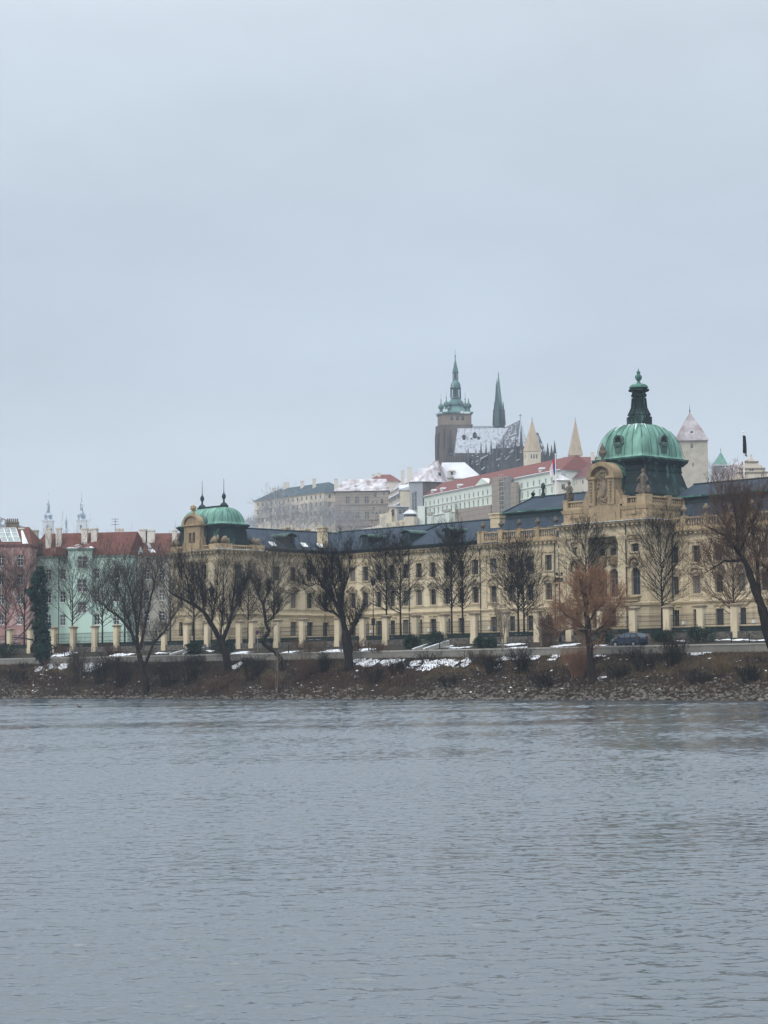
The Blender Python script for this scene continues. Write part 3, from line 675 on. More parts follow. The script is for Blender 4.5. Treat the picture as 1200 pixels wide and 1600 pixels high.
        for k in range(n):
            (x0, z0), (x1, z1) = arc[k], arc[k+1]
            r.hull([(x0, -0.3, z0), (x1, -0.3, z1), (x1, dp+0.2, z1), (x0, dp+0.2, z0)], [(x0, -0.3, z0+0.16), (x1, -0.3, z1+0.16), (x1, dp+0.2, z1+0.16), (x0, dp+0.2, z0+0.16)])
        r.build('dormer_roof', M['verdigris'], b_)
        g_ = MB(xf); g_.face([(-0.3*sc, -0.02, 0.75*sc), (0.3*sc, -0.02, 0.75*sc), (0.3*sc, -0.02, h), (0.12*sc, -0.02, h+0.25*sc), (-0.12*sc, -0.02, h+0.25*sc), (-0.3*sc, -0.02, h)]); g_.build('pane', M['glass'], b_)
    for px, py in ((570.5, 855.5), (635, 849.5), (699.5, 846)):
        tt = TF+0.7; s_, z_ = atT(px, py, tt); dormer((s_, tt), z_-0.15, 0)
    tt, z_ = atS(455, 855.3, sW-0.7); dormer((sW-0.7, tt), z_-0.15, 1, 1.05)
    # skylights on the wing roof
    for px, py in ((425.5, 851.5), (475, 853), (500.5, 854)):
        t_, z_ = atS(px, py, sW-0.9); k = MB(st_xf); k.hull([(sW-0.45, t_-0.5, z_-0.25), (sW-0.45, t_+0.5, z_-0.25), (sW-1.3, t_+0.5, z_+0.42), (sW-1.3, t_-0.5, z_+0.42)], [(sW-0.35, t_-0.5, z_-0.13), (sW-0.35, t_+0.5, z_-0.13), (sW-1.2, t_+0.5, z_+0.54), (sW-1.2, t_-0.5, z_+0.54)])
        k.build('skylight', M['frame_wh'], P)  # whole slab white: the glint of the glass is put into its colour
    # --- chimneys
    def chimney(px, pyb, pyt, t, wd=1.6, dp=1.1):
        s_, zb = atT(px, pyb, t); zt = atT(px, pyt, t)[1]; m = MB(st_xf)
        m.box(s_-wd/2, s_+wd/2, t-dp/2, t+dp/2, zb-3, zt-0.75); m.box(s_-wd/2-0.12, s_+wd/2+0.12, t-dp/2-0.12, t+dp/2+0.12, zt-0.75, zt-0.55)
        for i in range(5): x = s_-wd/2+0.1+(wd-0.2)*i/4; m.box(x-0.1, x+0.1, t-dp/2-0.1, t+dp/2+0.1, zt-0.55, zt-0.2)
        m.box(s_-wd/2+0.05, s_+wd/2-0.05, t-dp/2+0.05, t+dp/2-0.05, zt-0.55, zt-0.2)
        m.box(s_-wd/2-0.2, s_+wd/2+0.2, t-dp/2-0.2, t+dp/2+0.2, zt-0.2, zt); m.build('chimney', M['chim'], P)
    chimney(504, 846, 823.5, atS(504, 846, sW-2.2)[0], 1.5, 1.0); chimney(446.5, 831, 824, TF+6, 1.3, 0.9); chimney(778, 826, 802, TF+5.0, 1.9, 1.3); chimney(476, 830, 827, TF+12, 1.6, 1.0)
    # --- central pavilion
    SC = lambda px, py=850: atT(px, py, TC)[0]
    c0, c1 = SC(873.5), SC(1012)
    zc = lambda py: atT(1012, py, TC)[1]
    zcD, zcE, zcA = zc(818.2), zc(812.0), zc(833)
    zcS = zc(943.5)
    pa0, pa1 = SC(911), SC(970)            # recessed loggia
    arch = [(SC(902.5, 880), zc(928.5), 1.5, zc(885.5)-zc(928.5)), (SC(994, 900), zc(928.5), 1.5, zc(885.5)-zc(928.5))]
    small = [(SC(902.5, 860), zc(860.5), 1.25, zc(848)-zc(860.5)), (SC(992.7, 855), zc(860.5), 1.25, zc(848)-zc(860.5))]
    tl = TC+2.6
    def cw(A, B, extra, zlo, zhi, mb): facade(mb, W(*A), W(*B), zlo, zhi, extra, P)
    for (A, B, k) in (((c0, TC), (pa0, TC), 0), ((pa1, TC), (c1, TC), 1)):
        cw(A, B, [(arch[k][0]-A[0], arch[k][1], arch[k][2], arch[k][3], 'arch'), (small[k][0]-A[0], small[k][1], small[k][2], small[k][3], 'pal')], zcS, zcD, wall)
    gz = rows[0]
    door_w = [(SC(902.5, 970)-c0, gz[0], 1.1, gz[2], 'pal')]
    cw((c0, TC), (c1, TC), [(SC(902.5, 970)-c0, gz[0], 1.1, gz[2], 'pal'), (SC(935, 970)-c0, ZG+0.3, 1.9, 3.6, 'arch'), (SC(955, 970)-c0, ZG+0.3, 1.9, 3.6, 'arch'), (SC(994, 970)-c0, gz[0], 1.1, gz[2], 'pal')], ZG-0.6, zcS, rust)
    # recess
    zrc = zcA+0.25
    cen = [pa0+(pa1-pa0)*q for q in (0.2, 0.5, 0.8)]
    cw((pa0, tl), (pa1, tl), [(c-pa0, zc(931), 1.5, zc(884)-zc(931), 'arch') for c in cen]+[(c-pa0, zc(862), 1.0, zc(850.5)-zc(862), 'pal') for c in cen], zcS, zrc, wall)
    cw((pa0, TC), (pa0, tl), [], zcS, zrc, wall); cw((pa1, tl), (pa1, TC), [], zcS, zrc, wall)
    wall.face([W(pa0, TC, zrc), W(pa1, TC, zrc), W(pa1, tl, zrc), W(pa0, tl, zrc)]); wall.face([W(pa0, TC, zcS), W(pa0, tl, zcS), W(pa1, tl, zcS), W(pa1, TC, zcS)])
    wall.face([W(pa0, TC, zrc), W(pa1, TC, zrc), W(pa1, TC, zcD), W(pa0, TC, zcD)])
    facade(wall, W(c1, TC), W(c1, TF+1), zcS, zcD, [], P); facade(rust, W(c1, TC), W(c1, TF+1), ZG-0.6, zcS, [], P)
    facade(wall, W(c0, TF+1), W(c0, TC), ZG-0.6, zcD, [], P)
    pc = [(c0, TF+0.5), (c0, TC), (c1, TC), (c1, TF+0.5)]
    Hc = zcE-zcD
    corn.sweep(pc, [(-0.2, zcD-0.02), (0.06, zcD-0.02), (0.06, zcD+0.32), (0.88, zcD+0.322), (0.95, zcD+Hc*0.75), (1.1, zcE), (-0.3, zcE+0.05)])
    for A, B in zip(pc, pc[1:]): dentils(corn, A, B, zcD, 0.7, 0.32, 0.82)
    trim.sweep(pc, [(-0.02, zcA-0.1), (0.22, zcA-0.1), (0.28, zcA+0.25), (0.12, zcA+0.3), (-0.02, zcA+0.3)])
    trim.sweep(pc, [(-0.1, zcS-0.15), (0.3, zcS-0.15), (0.42, zcS+0.2), (0.3, zcS+0.32), (-0.1, zcS+0.4)])
    trim.sweep(pc, [(-0.1, ZG-0.6), (0.18, ZG-0.6), (0.16, ZG+1.0), (-0.1, ZG+1.1)])
    for s in (c0+0.75, pa0-0.55, pa1+0.6, c1-0.65): pilaster(s, TC, zcS+0.4, zcA-0.11, 1.1)
    # columns of the loggia with capitals, and a small balustrade under the arched windows
    for q in (0.04, 0.95):
        s = pa0+(pa1-pa0)*q; m = MB(st_xf)
        m.lathe((s, TC+0.35, zcS+0.4), [(0.62, 0), (0.62, 0.3), (0.46, 0.5), (0.44, (zcA-zcS)*0.5), (0.37, zcA-zcS-1.55), (0.40, zcA-zcS-1.5), (0.48, zcA-zcS-1.15), (0.66, zcA-zcS-0.62), (0.66, zcA-zcS-0.5)], 14)
        m.box(s-0.62, s+0.62, TC-0.2, TC+0.9, zcA-0.1, zrc-0.003); m.build('column', M['stucco'], P)
    balustrade((c0+1.5, TC-0.35), (c1-1.5, TC-0.35), zcS+0.4, zc(930.5), [], balu, 0.36); bflush()
    # carved hoods over the pavilion windows
    hood = MB(st_xf)
    def hood_done():
        nonlocal hood
        hood.build('window_hood', M['carved'], P); hood = MB(st_xf)
    for (s, zb_, wd) in [(arch[0][0], arch[0][1]+arch[0][3], 1.5), (arch[1][0], arch[1][1]+arch[1][3], 1.5)]:
        n = 10
        for k in range(n):
            a0, a1 = math.pi*k/n, math.pi*(k+1)/n; R1, R2 = 1.05, 1.35
            q = lambda r, a, o: (s-r*math.cos(a), TC-o, zb_+0.35+r*0.95*math.sin(a))
            hood.hull([q(R1, a0, 0.35), q(R1, a1, 0.35), q(R1, a1, -0.02), q(R1, a0, -0.02)], [q(R2, a0, 0.4), q(R2, a1, 0.4), q(R2, a1, -0.02), q(R2, a0, -0.02)])
        for sx in (-1, 1): hood.box(s+sx*1.2-0.3, s+sx*1.2+0.3, TC-0.36, TC+0.02, zb_+0.12, zb_+0.36)
        hood.lathe((s, TC-0.16, zb_+0.62), [(0.05, -0.45), (0.35, -0.3), (0.55, 0.0), (0.35, 0.35), (0.05, 0.5)], 8); hood_done()
    for c, tt_ in [(x, tl) for x in cen]:
        zb_ = zc(882); hood.lathe((c, tt_-0.1, zb_+0.9), [(0.2, -0.7), (0.7, -0.5), (0.75, 0.2), (0.4, 0.6), (0.1, 0.9)], 8); hood.box(c-0.9, c+0.9, tt_-0.3, tt_+0.02, zb_+1.35, zb_+1.55); hood_done()
    for (s, z_, wd, h, tt_) in [(x[0], x[1], x[2], x[3], TC) for x in small]+[(c, zc(862), 1.0, zc(850.5)-zc(862), tl) for c in cen]:
        a = wd/2+0.5; zt_ = z_+h+0.55
        hood.hull([(s-a, tt_-0.35, zt_), (s, tt_-0.35, zt_+0.5), (s+a, tt_-0.35, zt_), (s, tt_-0.35, zt_+0.18)], [(s-a, tt_+0.02, zt_), (s, tt_+0.02, zt_+0.5), (s+a, tt_+0.02, zt_), (s, tt_+0.02, zt_+0.18)])
        hood.lathe((s, tt_-0.12, zt_+0.05), [(0.05, -0.2), (0.25, -0.1), (0.25, 0.1), (0.05, 0.25)], 7); hood_done()
    # attic storey of the pavilion
    z_at = zc(792.5); zbl = zc(787); zbt = zc(772.5)
    att = MB(st_xf); inn = 0.5
    a0, a1, at = c0+inn, c1-inn, TC+inn
    tb = TF+9.0
    att.box(a0, a1, at, tb, zcE+0.05, z_at); att.sweep([(a0, tb), (a0, at), (a1, at), (a1, tb)], [(-0.05, z_at-0.02), (0.12, z_at-0.02), (0.3, zbl), (-0.05, zbl)])
    att.sweep([(a0, tb), (a0, at), (a1, at), (a1, tb)], [(-0.05, zcE+0.06), (0.25, zcE+0.06), (0.25, zcE+0.45), (-0.05, zcE+0.55)])
    at_o = att.build('attic', M['attic'], P)
    pan = MB(st_xf)
    def panel(A, B, z0, z1):
        d = (Vector(B)-Vector(A)); d.normalize(); n = Vector((d.y, -d.x)); A = Vector(A); B = Vector(B); f_ = 0.2
        for (p, q, za_, zb_) in ((A, B, z0, z0+f_), (A, B, z1-f_, z1), (A, A+d*f_, z0+f_, z1-f_), (B-d*f_, B, z0+f_, z1-f_)):
            pan.hull([(*(p+n*0.12), za_), (*(q+n*0.12), za_), (*(q-n*0.03), za_), (*(p-n*0.03), za_)], [(*(p+n*0.12), zb_), (*(q+n*0.12), zb_), (*(q-n*0.03), zb_), (*(p-n*0.03), zb_)])
        c = (A+B)/2+n*0.02; pan.lathe((c.x, c.y, (z0+z1)/2), [(0.05, -0.3), (0.38, -0.15), (0.3, 0.15), (0.05, 0.35)], 8)
    zp0, zp1 = zcE+0.95, z_at-0.35
    SA = lambda px: atT(px, 800, at)[0]
    panel((SA(891), at), (SA(911), at), zp0, zp1); panel((SA(981), at), (SA(1002), at), zp0, zp1); panel((a1, at+1.6), (a1, at+4.4), zp0, zp1)
    pan.build('relief_panel', M['carved'], at_o)
    # attic balustrade
    bal2 = MB(st_xf)
    bl = a1-a0
    q0, q1 = SA(922)-a0, SA(973)-a0
    balustrade((a0, at+0.1), (a0+q0, at+0.1), zbl, zbt, [0.5], bal2, 0.4); bal2.build('balustrade', M['attic'], P); bal2 = MB(st_xf)
    balustrade((a0+q1, at+0.1), (a1, at+0.1), zbl, zbt, [0.5, bl-q1-1.1, bl-q1-0.45], bal2, 0.4); bal2.build('balustrade', M['attic'], P); bal2 = MB(st_xf)
    balustrade((a1-0.1, at), (a1-0.1, tb), zbl, zbt, [0.6, 4.9, 8.5], bal2, 0.4); bal2.build('balustrade', M['attic'], P); bal2 = MB(st_xf)
    balustrade((a0+0.1, tb), (a0+0.1, at), zbl, zbt, [0.5, 6], bal2, 0.4); bal2.build('balustrade', M['attic'], P); bal2 = MB(st_xf)
    # central aedicule with the cartouche
    ed = MB(st_xf); e0, e1 = SA(922.5), SA(963.0); ec = (e0+e1)/2; zed = zc(741); za0 = zcE+0.05
    ta = at-0.35
    ed.box(e0-0.9, e1+0.9, ta, ta+1.6, za0, zc(783)); ed.box(e0, e0+1.15, ta-0.1, ta+1.6, zc(783), zed); ed.box(e1-1.15, e1, ta-0.1, ta+1.6, zc(783), zed)
    ed.box(e0+1.15, e1-1.15, ta+0.45, ta+1.6, zc(783), zed+0.2)
    for x0, x1 in ((e0-0.18, e0+1.35), (e1-1.35, e1+0.18)): ed.box(x0, x1, ta-0.3, ta+1.7, zed, zed+0.35)
    n = 14; R2 = (e1-e0)/2+0.15; R1 = R2-0.75; zq = zed+0.35
    for k in range(n):
        b0, b1 = math.pi*k/n, math.pi*(k+1)/n
        q = lambda r, b_, o: (ec-r*math.cos(b_), ta+o, zq+r*0.82*math.sin(b_))
        ed.hull([q(R1, b0, -0.3), q(R1, b1, -0.3), q(R1, b1, 1.7), q(R1, b0, 1.7)], [q(R2, b0, -0.3), q(R2, b1, -0.3), q(R2, b1, 1.7), q(R2, b0, 1.7)])
        ed.face([q(R1, b0, 0.5), q(R1, b1, 0.5), (ec, ta+0.5, zq)])
    # side volutes
    for sx, xx in ((-1, e0-0.1), (1, e1+0.1)):
        for k in range(7):
            a_ = k/7; ed.box(min(xx, xx+sx*(1.35-a_*1.1)), max(xx, xx+sx*(1.35-a_*1.1)), ta+0.1, ta+1.2, zc(783)+a_*2.0, zc(783)+(a_+1/7)*2.0)
    aed = ed.build('aedicule', M['carved'], P)
    ca = MB(st_xf); zm = (zc(783)+zed)/2+0.3
    shield = [(0.75*math.cos(x)*(1+0.12*math.sin(3*x)), 1.15*math.sin(x)) for x in [2*math.pi*k/18 for k in range(18)]]
    ca.hull([(ec+x*1.0, ta+0.46, zm+z) for x, z in shield], [(ec+x*0.6, ta+0.12, zm+z*0.7) for x, z in shield])
    r7 = random.Random(5)
    for k in range(44):
        a_ = r7.uniform(0, 2*math.pi); rr = r7.uniform(0.85, 1.25); x, z = ec+rr*0.98*math.cos(a_), zm+rr*1.75*math.sin(a_)
        ca.lathe((x, ta+0.4, z), [(0.04, -0.2), (r7.uniform(0.14, 0.26), 0), (0.05, 0.25)], 6, rot=r7.random())
    for k in range(16):
        a_ = math.pi*(k+0.5)/16; ca.lathe((ec-0.9*math.cos(a_)*r7.uniform(0.5, 1), ta+0.35, zq+0.9*math.sin(a_)*0.8), [(0.05, -0.2), (0.2, 0), (0.05, 0.22)], 6)
    for sx in (e0+0.57, e1-0.57):
        for k in range(7): ca.lathe((sx, ta-0.12, zed-0.5-k*0.42), [(0.05, -0.2), (0.24-0.012*k, 0), (0.05, 0.18)], 6)
    ca.build('cartouche', M['trim_dk'], aed)
    va = MB(st_xf); zv = zq+R2*0.82-0.05
    va.lathe((ec, ta+0.4, zv), [(0.4, 0), (0.42, 0.25), (0.2, 0.4), (0.22, 0.7), (0.55, 1.15), (0.6, 1.5), (0.35, 1.75), (0.4, 1.95), (0.18, 2.3), (0.05, 2.7)], 12); va.build('urn', M['statue'], aed, smooth=True)
    # copper roof running back from the aedicule to the dome
    cb = MB(st_xf)
    for k in range(n):
        b0, b1 = math.pi*k/n, math.pi*(k+1)/n
        q = lambda r, b_, o: (ec-r*math.cos(b_), ta+o, zq+r*0.82*math.sin(b_))
        cb.hull([q(R2-0.2, b0, 1.71), q(R2-0.2, b1, 1.71), q(R2-0.2, b1, 6), q(R2-0.2, b0, 6)], [q(R2+0.08, b0, 1.71), q(R2+0.08, b1, 1.71), q(R2+0.08, b1, 6), q(R2+0.08, b0, 6)])
    cb.box(e0+0.1, e1-0.1, ta+1.61, ta+6, zc(783), zq-0.05); cb.build('dormer_roof', M['copper_mid'], P)
    # seated and standing statues on the attic
    def statue(s, t, z, h, seated, mirror=1):
        sk = MB(); o = None
        mb = MB(lambda p: W(s+p.x*mirror, t+p.y, z+p.z))
        mb.box(-0.5, 0.5, -0.42, 0.42, 0, 0.22)
        if seated:
            mb.lathe((0, 0.1, 0.22), [(0.62, 0), (0.66, 0.5), (0.48, 0.85), (0.42, 1.2), (0.5, 1.55), (0.3, 1.85), (0.14, 1.98), (0.16, 2.05), (0.25, 2.25), (0.22, 2.45), (0.05, 2.6)], 10)
            mb.tube([(0.25, -0.1, 1.1), (0.45, -0.45, 0.95), (0.48, -0.55, 0.3)], [0.24, 0.2, 0.14], 7); mb.tube([(-0.2, -0.1, 1.1), (-0.25, -0.5, 0.95), (-0.28, -0.6, 0.3)], [0.24, 0.2, 0.14], 7)
            mb.tube([(0.45, 0.05, 1.85), (0.7, -0.05, 1.5), (0.6, -0.35, 1.25)], [0.16, 0.13, 0.1], 6); mb.tube([(-0.45, 0.05, 1.85), (-0.75, 0.0, 1.55), (-0.9, -0.2, 1.9)], [0.16, 0.13, 0.1], 6)
        else:
            mb.lathe((0, 0, 0.22), [(0.55, 0), (0.5, 0.5), (0.42, 1.1), (0.36, 1.6), (0.46, 2.1), (0.5, 2.35), (0.26, 2.62), (0.14, 2.72), (0.16, 2.8), (0.24, 2.98), (0.2, 3.2), (0.05, 3.32)], 10)
            mb.tube([(0.45, 0, 2.4), (0.85, -0.1, 2.0), (0.7, -0.35, 1.6)], [0.16, 0.14, 0.1], 6); mb.tube([(-0.45, 0, 2.4), (-0.85, -0.15, 2.15), (-0.95, -0.2, 1.6)], [0.16, 0.13, 0.1], 6)
            mb.tube([(0.55, -0.3, 0.2), (0.62, -0.3, 4.2)], [0.06, 0.03], 5); mb.tube([(-0.9, -0.2, 0.3), (-0.7, 0.1, 1.5)], [0.3, 0.2], 6)
            for sx in (-1, 1): mb.lathe((sx*0.75, 0.1, 0.22), [(0.3, 0), (0.38, 0.4), (0.24, 0.8), (0.1, 1.0)], 7)
        return mb.build('statue', M['statue'], P, smooth=True, sharp=50)
    statue(a0+0.75, at+0.35, zbt+0.18, 2.6, True); statue(a1-0.75, at+0.35, zbt+0.18, 3.3, False)
    # --- the dome
    td = lambda s, px, py: atS(px, py, s)
    dc = Vector((atT(1004, 715, at+1.6)[0]-0.0, at+1.6))   # corner nearest the camera, on the dome cornice
    sc1 = dc.x; tc0 = dc.y
    sl_ = atT(926.5, 722, tc0)[0]; half = (sc1-sl_)/2; cx, cy = sc1-half, tc0+half
    zd = lambda py: atT(1004, py, tc0)[1]
    zskirt0, zcor, zdome0 = zd(772), zd(716.5), zd(711.5)
    KT = 1.13
    dxf = lambda p: W(p.x, tc0+(p.y-tc0)*KT, p.z)
    def sqring(h, z, ns=1): return [(cx-h, cy-h, z), (cx+h, cy-h, z), (cx+h, cy+h, z), (cx-h, cy+h, z)]
    sk = MB(dxf); prof = [(half+0.75, zbl-0.3), (half+0.6, zskirt0+0.2), (half-0.1, zskirt0+1.6), (half-0.45, zskirt0+3.0), (half-0.6, zcor-1.5)]
    for (h0, z0), (h1, z1) in zip(prof, prof[1:]): sk.hull(sqring(h0, z0), sqring(h1, z1))
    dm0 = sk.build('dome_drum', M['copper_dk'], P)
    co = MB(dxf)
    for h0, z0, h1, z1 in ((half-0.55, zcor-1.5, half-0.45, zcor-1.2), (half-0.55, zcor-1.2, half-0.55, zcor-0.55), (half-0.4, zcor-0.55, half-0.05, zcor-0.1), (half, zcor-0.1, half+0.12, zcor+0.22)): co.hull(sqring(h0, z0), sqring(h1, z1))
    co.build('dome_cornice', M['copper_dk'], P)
    zt = zd(655) ; Hd = zt-zdome0
    dome = MB(dxf); seams = MB(dxf); NP = 14; NS = 10
    rt = 1.5
    def hw(k):                             # half-width of the dome at height k of 0..1
        a = k*math.pi/2
        if k < 0.06: return half+0.05-0.23*k/0.06
        kk = (k-0.06)/0.94
        return rt+(half-0.18-rt)*math.sqrt(max(0, 1-kk**2.0))
    ks = [0, 0.03, 0.06, 0.14, 0.24, 0.34, 0.44, 0.54, 0.64, 0.73, 0.81, 0.88, 0.93, 0.97, 1.0]
    ring = []
    nn = 48
    def dpt(a, k):
        r = hw(k); ex = 40.0 if k < 0.07 else 14.0-9*k
        ca, sa = math.cos(a), math.sin(a); q = r/((abs(ca)**ex+abs(sa)**ex)**(1/ex)); return (cx+q*ca, cy+q*sa, zdome0+Hd*k)
    for k in ks: ring.append([dome.V(dpt(2*math.pi*(j+0.5)/nn, k)) for j in range(nn)])
    for A, B in zip(ring, ring[1:]):
        for j in range(nn): dome.fi((A[j], A[(j+1)%nn], B[(j+1)%nn], B[j]))
    dome.fi(ring[-1]); dome.fi(ring[0][::-1])
    for j in range(0, nn, 2):
        for A, B in zip(ks[2:], ks[3:]):
            a = 2*math.pi*j/nn; p0 = Vector(dpt(a, A)); p1 = Vector(dpt(a, B)); c_ = Vector((cx, cy, 0)); n_ = (p0-c_); n_.z = 0; n_.normalize(); tn = Vector((-n_.y, n_.x, 0))*0.045
            seams.hull([p0-tn, p0+tn, p1+tn, p1-tn], [p0-tn*0.6+n_*0.06+Vector((0,0,0.03)), p0+tn*0.6+n_*0.06+Vector((0,0,0.03)), p1+tn*0.6+n_*0.06+Vector((0,0,0.03)), p1-tn*0.6+n_*0.06+Vector((0,0,0.03))])
    do = dome.build('dome', M['copper'], P, smooth=True, sharp=35); seams.build('seam', M['copper_mid'], do)
    rim = MB(dxf); rim.hull(sqring(half+0.05, zdome0-0.35), sqring(half+0.2, zdome0-0.002)); rim.build('dome_rim', M['copper_mid'], do)
    # round dormer windows with scrolls on two dome faces
    def oculus(face):
        def xf(p):
            x, y, z_ = p
            return dxf(Vector((cx+x, cy-y, z_))) if face == 0 else dxf(Vector((cx+y, cy+x, z_)))
        k = 0.30; yb = hw(k); zb_ = zdome0+Hd*k; m = MB(xf); n = 12
        zc_ = zb_+1.0
        for j in range(n+2):
            a0_, a1_ = -0.25+(math.pi+0.5)*j/(n+2), -0.25+(math.pi+0.5)*(j+1)/(n+2); q = lambda r, a, y: (-r*math.cos(a), y, zc_+r*math.sin(a))
            m.hull([q(0.5, a0_, yb+0.15), q(0.5, a1_, yb+0.15), q(0.5, a1_, yb-3), q(0.5, a0_, yb-3)], [q(0.74, a0_, yb+0.25), q(0.74, a1_, yb+0.25), q(0.74, a1_, yb-3), q(0.74, a0_, yb-3)])
        for sx in (-1, 1): m.lathe((sx*0.68, yb-0.05, zc_-0.4), [(0.05, -0.3), (0.24, -0.12), (0.24, 0.12), (0.05, 0.3)], 8)
        m.hull([(-0.5, yb+0.1, zb_-0.9), (0.5, yb+0.1, zb_-0.9), (0.5, yb-1.5, zb_-0.9), (-0.5, yb-1.5, zb_-0.9)], [(-0.66, yb+0.2, zb_+0.4), (0.66, yb+0.2, zb_+0.4), (0.66, yb-1.5, zb_+0.4), (-0.66, yb-1.5, zb_+0.4)])
        for x in (-0.3, 0, 0.3): m.lathe((x, yb+0.2, zb_+0.35), [(0.05, -0.4), (0.18, -0.15), (0.2, 0.1), (0.05, 0.4)], 7)
        o = m.build('round_window', M['verdigris'], do)
        gl = MB(xf); gl.face([(-0.56*math.cos(2*math.pi*j/12), yb-0.02, zc_+0.56*math.sin(2*math.pi*j/12)) for j in range(12)]); gl.build('pane', M['iron'], do)
    oculus(0); oculus(1)
    # snow streaks below the lantern
    sn = MB(dxf); rs = random.Random(3)
    for j in range(nn):
        if rs.random() < 0.6: continue
        a = 2*math.pi*(j+0.5)/nn; k0 = 0.97; k1 = rs.uniform(0.78, 0.94); da = rs.uniform(0.02, 0.05); pts = []
        for k in lin(k0, k1, 5):
            wq = da*(0.4+0.6*(k-k1)/(k0-k1)); pts.append((Vector(dpt(a-wq, k)), Vector(dpt(a+wq, k))))
        up = Vector((0, 0, 0.07))
        for (p0, p1), (q0, q1) in zip(pts, pts[1:]): sn.hull([p0-up, p1-up, q1-up, q0-up], [p0+up, p1+up, q1+up, q0+up])
    sn.build('snow', M['snow'], do)
    # lantern
    cy = tc0+(cy-tc0)*KT; la = MB(st_xf); Lz = lambda py: atT(997, py, cy)[1]
    pr = [(1.7, zt-0.25), (1.85, zt), (1.85, Lz(652.5)), (1.5, Lz(651.5)), (1.5, Lz(648)), (1.2, Lz(643)), (0.98, Lz(638)), (0.82, Lz(628)), (0.84, Lz(621)), (1.12, Lz(620)), (1.15, Lz(617)), (1.0, Lz(616)), (1.02, Lz(612.5)), (1.5, Lz(611.5)), (1.52, Lz(609)), (1.05, Lz(608.2))]
    la.lathe((cx, cy, 0), pr, 8, rot=math.pi/8)
    for j in range(8):
        a = 2*math.pi*j/8; la.tube([(cx+1.5*math.cos(a), cy+1.5*math.sin(a), Lz(650)), (cx+1.05*math.cos(a), cy+1.05*math.sin(a), Lz(638)), (cx+0.9*math.cos(a), cy+0.9*math.sin(a), Lz(622))], [0.2, 0.14, 0.15], 5)
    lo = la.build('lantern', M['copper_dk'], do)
    cap = MB(st_xf); cap.lathe((cx, cy, 0), [(1.05, Lz(608.2)), (1.35, Lz(606.5)), (1.3, Lz(604)), (0.95, Lz(601)), (0.42, Lz(599.5)), (0.2, Lz(597)), (0.2, Lz(595)), (0.36, Lz(594)), (0.52, Lz(590)), (0.45, Lz(587)), (0.18, Lz(584.5)), (0.3, Lz(582.5)), (0.2, Lz(580.5)), (0.05, Lz(578)), (0.03, Lz(575.5))], 16)
    cap.build('finial', M['copper_mid'], lo, smooth=True, sharp=40)
    # --- left pavilion roof: attic parapet and small copper dome
    zq0 = zE; zq1 = atS(375, 851.5, sP)[1]; 
    balustrade((sQ, tQ+0.3), (sP, tQ+0.3), zq0, zq1, [], balu, 0.38)
    for x0, x1 in ((sQ-0.1, sQ+1.7), (sP-2.2, sP+0.1)): balu.box(x0, x1, tQ-0.15, tQ+0.9, zq0, zq1+0.12)
    balustrade((sP-0.3, tQ), (sP-0.3, tP), zq0, zq1, [], balu, 0.38)
    balu.box(sP-0.9, sP+0.12, tQ-0.12, tQ+2.6, zq0, zq1+0.14); balu.box(sP-0.9, sP+0.12, tP-2.4, tP+0.1, zq0, zq1+0.14)
    balu.box(sQ+0.1, sQ+0.6, tQ+0.4, tP+5, zq0, zq1)
    # trophies (carved groups) on the parapet corners
    for (s_, t_) in ((sQ+0.8, tQ+0.3), (sP-1.2, tQ+0.3), (sP-0.45, tQ+1.6), (sP-0.45, tP-1.2)):
        m = MB(st_xf); rt_ = random.Random(int(s_*10+t_))
        for k in range(9): m.lathe((s_+rt_.uniform(-0.7, 0.7), t_+rt_.uniform(-0.35, 0.35), zq1+0.14+rt_.uniform(0, 0.55)), [(0.06, -0.12), (rt_.uniform(0.25, 0.4), 0.2), (rt_.uniform(0.15, 0.3), 0.6), (0.04, 0.8)], 7, rot=rt_.random())
        m.build('carved_trophy', M['trim_dk'], P, smooth=True)
    sH = sP-1.3; py0 = atS(345, 820, sH)[0]; py1 = atS(386.5, 820, sH)[0]; sG = atT(279, 822, py0)[0]
    hx = (sH-sG)/2; px_ = (sH+sG)/2
    zcr = atT(345, 818.5, py0)[1]; ztp = atT(345, 793, (py0+py1)/2)[1]
    def rr_(g, z): return [(px_-hx-g, py0-g, z), (px_+hx+g, py0-g, z), (px_+hx+g, py1+g, z), (px_-hx-g, py1+g, z)]
    m = MB(st_xf)
    for g0, z0, g1, z1 in ((0.35, zq0+0.2, 0.05, zq1+0.9), (0.05, zq1+0.9, -0.15, zcr-0.6)): m.hull(rr_(g0, z0), rr_(g1, z1))
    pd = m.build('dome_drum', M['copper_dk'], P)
    m = MB(st_xf); m.hull(rr_(-0.1, zcr-0.6), rr_(0.25, zcr-0.12)); m.hull(rr_(0.3, zcr-0.118), rr_(0.34, zcr+0.06)); m.build('dome_cornice', M['lead'], P)
    m = MB(st_xf); Hq = ztp-zcr; rings = []; nn2 = 44
    for k in [0, 0.05, 0.12, 0.25, 0.4, 0.55, 0.7, 0.82, 0.92, 1.0]:
        q = (1-k**2.1)**0.5 if k < 1 else 0; hx_, hy_ = (hx+0.2)*(0.60+0.40*q)-(0.2 if k > 0.05 else 0), (py1-py0)/2
        hy_ = (hy_+0.2)*(0.14+0.86*q)-(0.2 if k > 0.05 else 0); ex = 30 if k < 0.1 else 9; rg = []
        for j in range(nn2):
            a = 2*math.pi*(j+0.5)/nn2; ca_, sa_ = math.cos(a), math.sin(a); f_ = 1/((abs(ca_)**ex+abs(sa_)**ex)**(1/ex)); rg.append((px_+hx_*f_*ca_, (py0+py1)/2+hy_*f_*sa_, zcr+0.06+Hq*k))
        rings.append(rg)
    idx = [[m.V(p) for p in rg] for rg in rings]
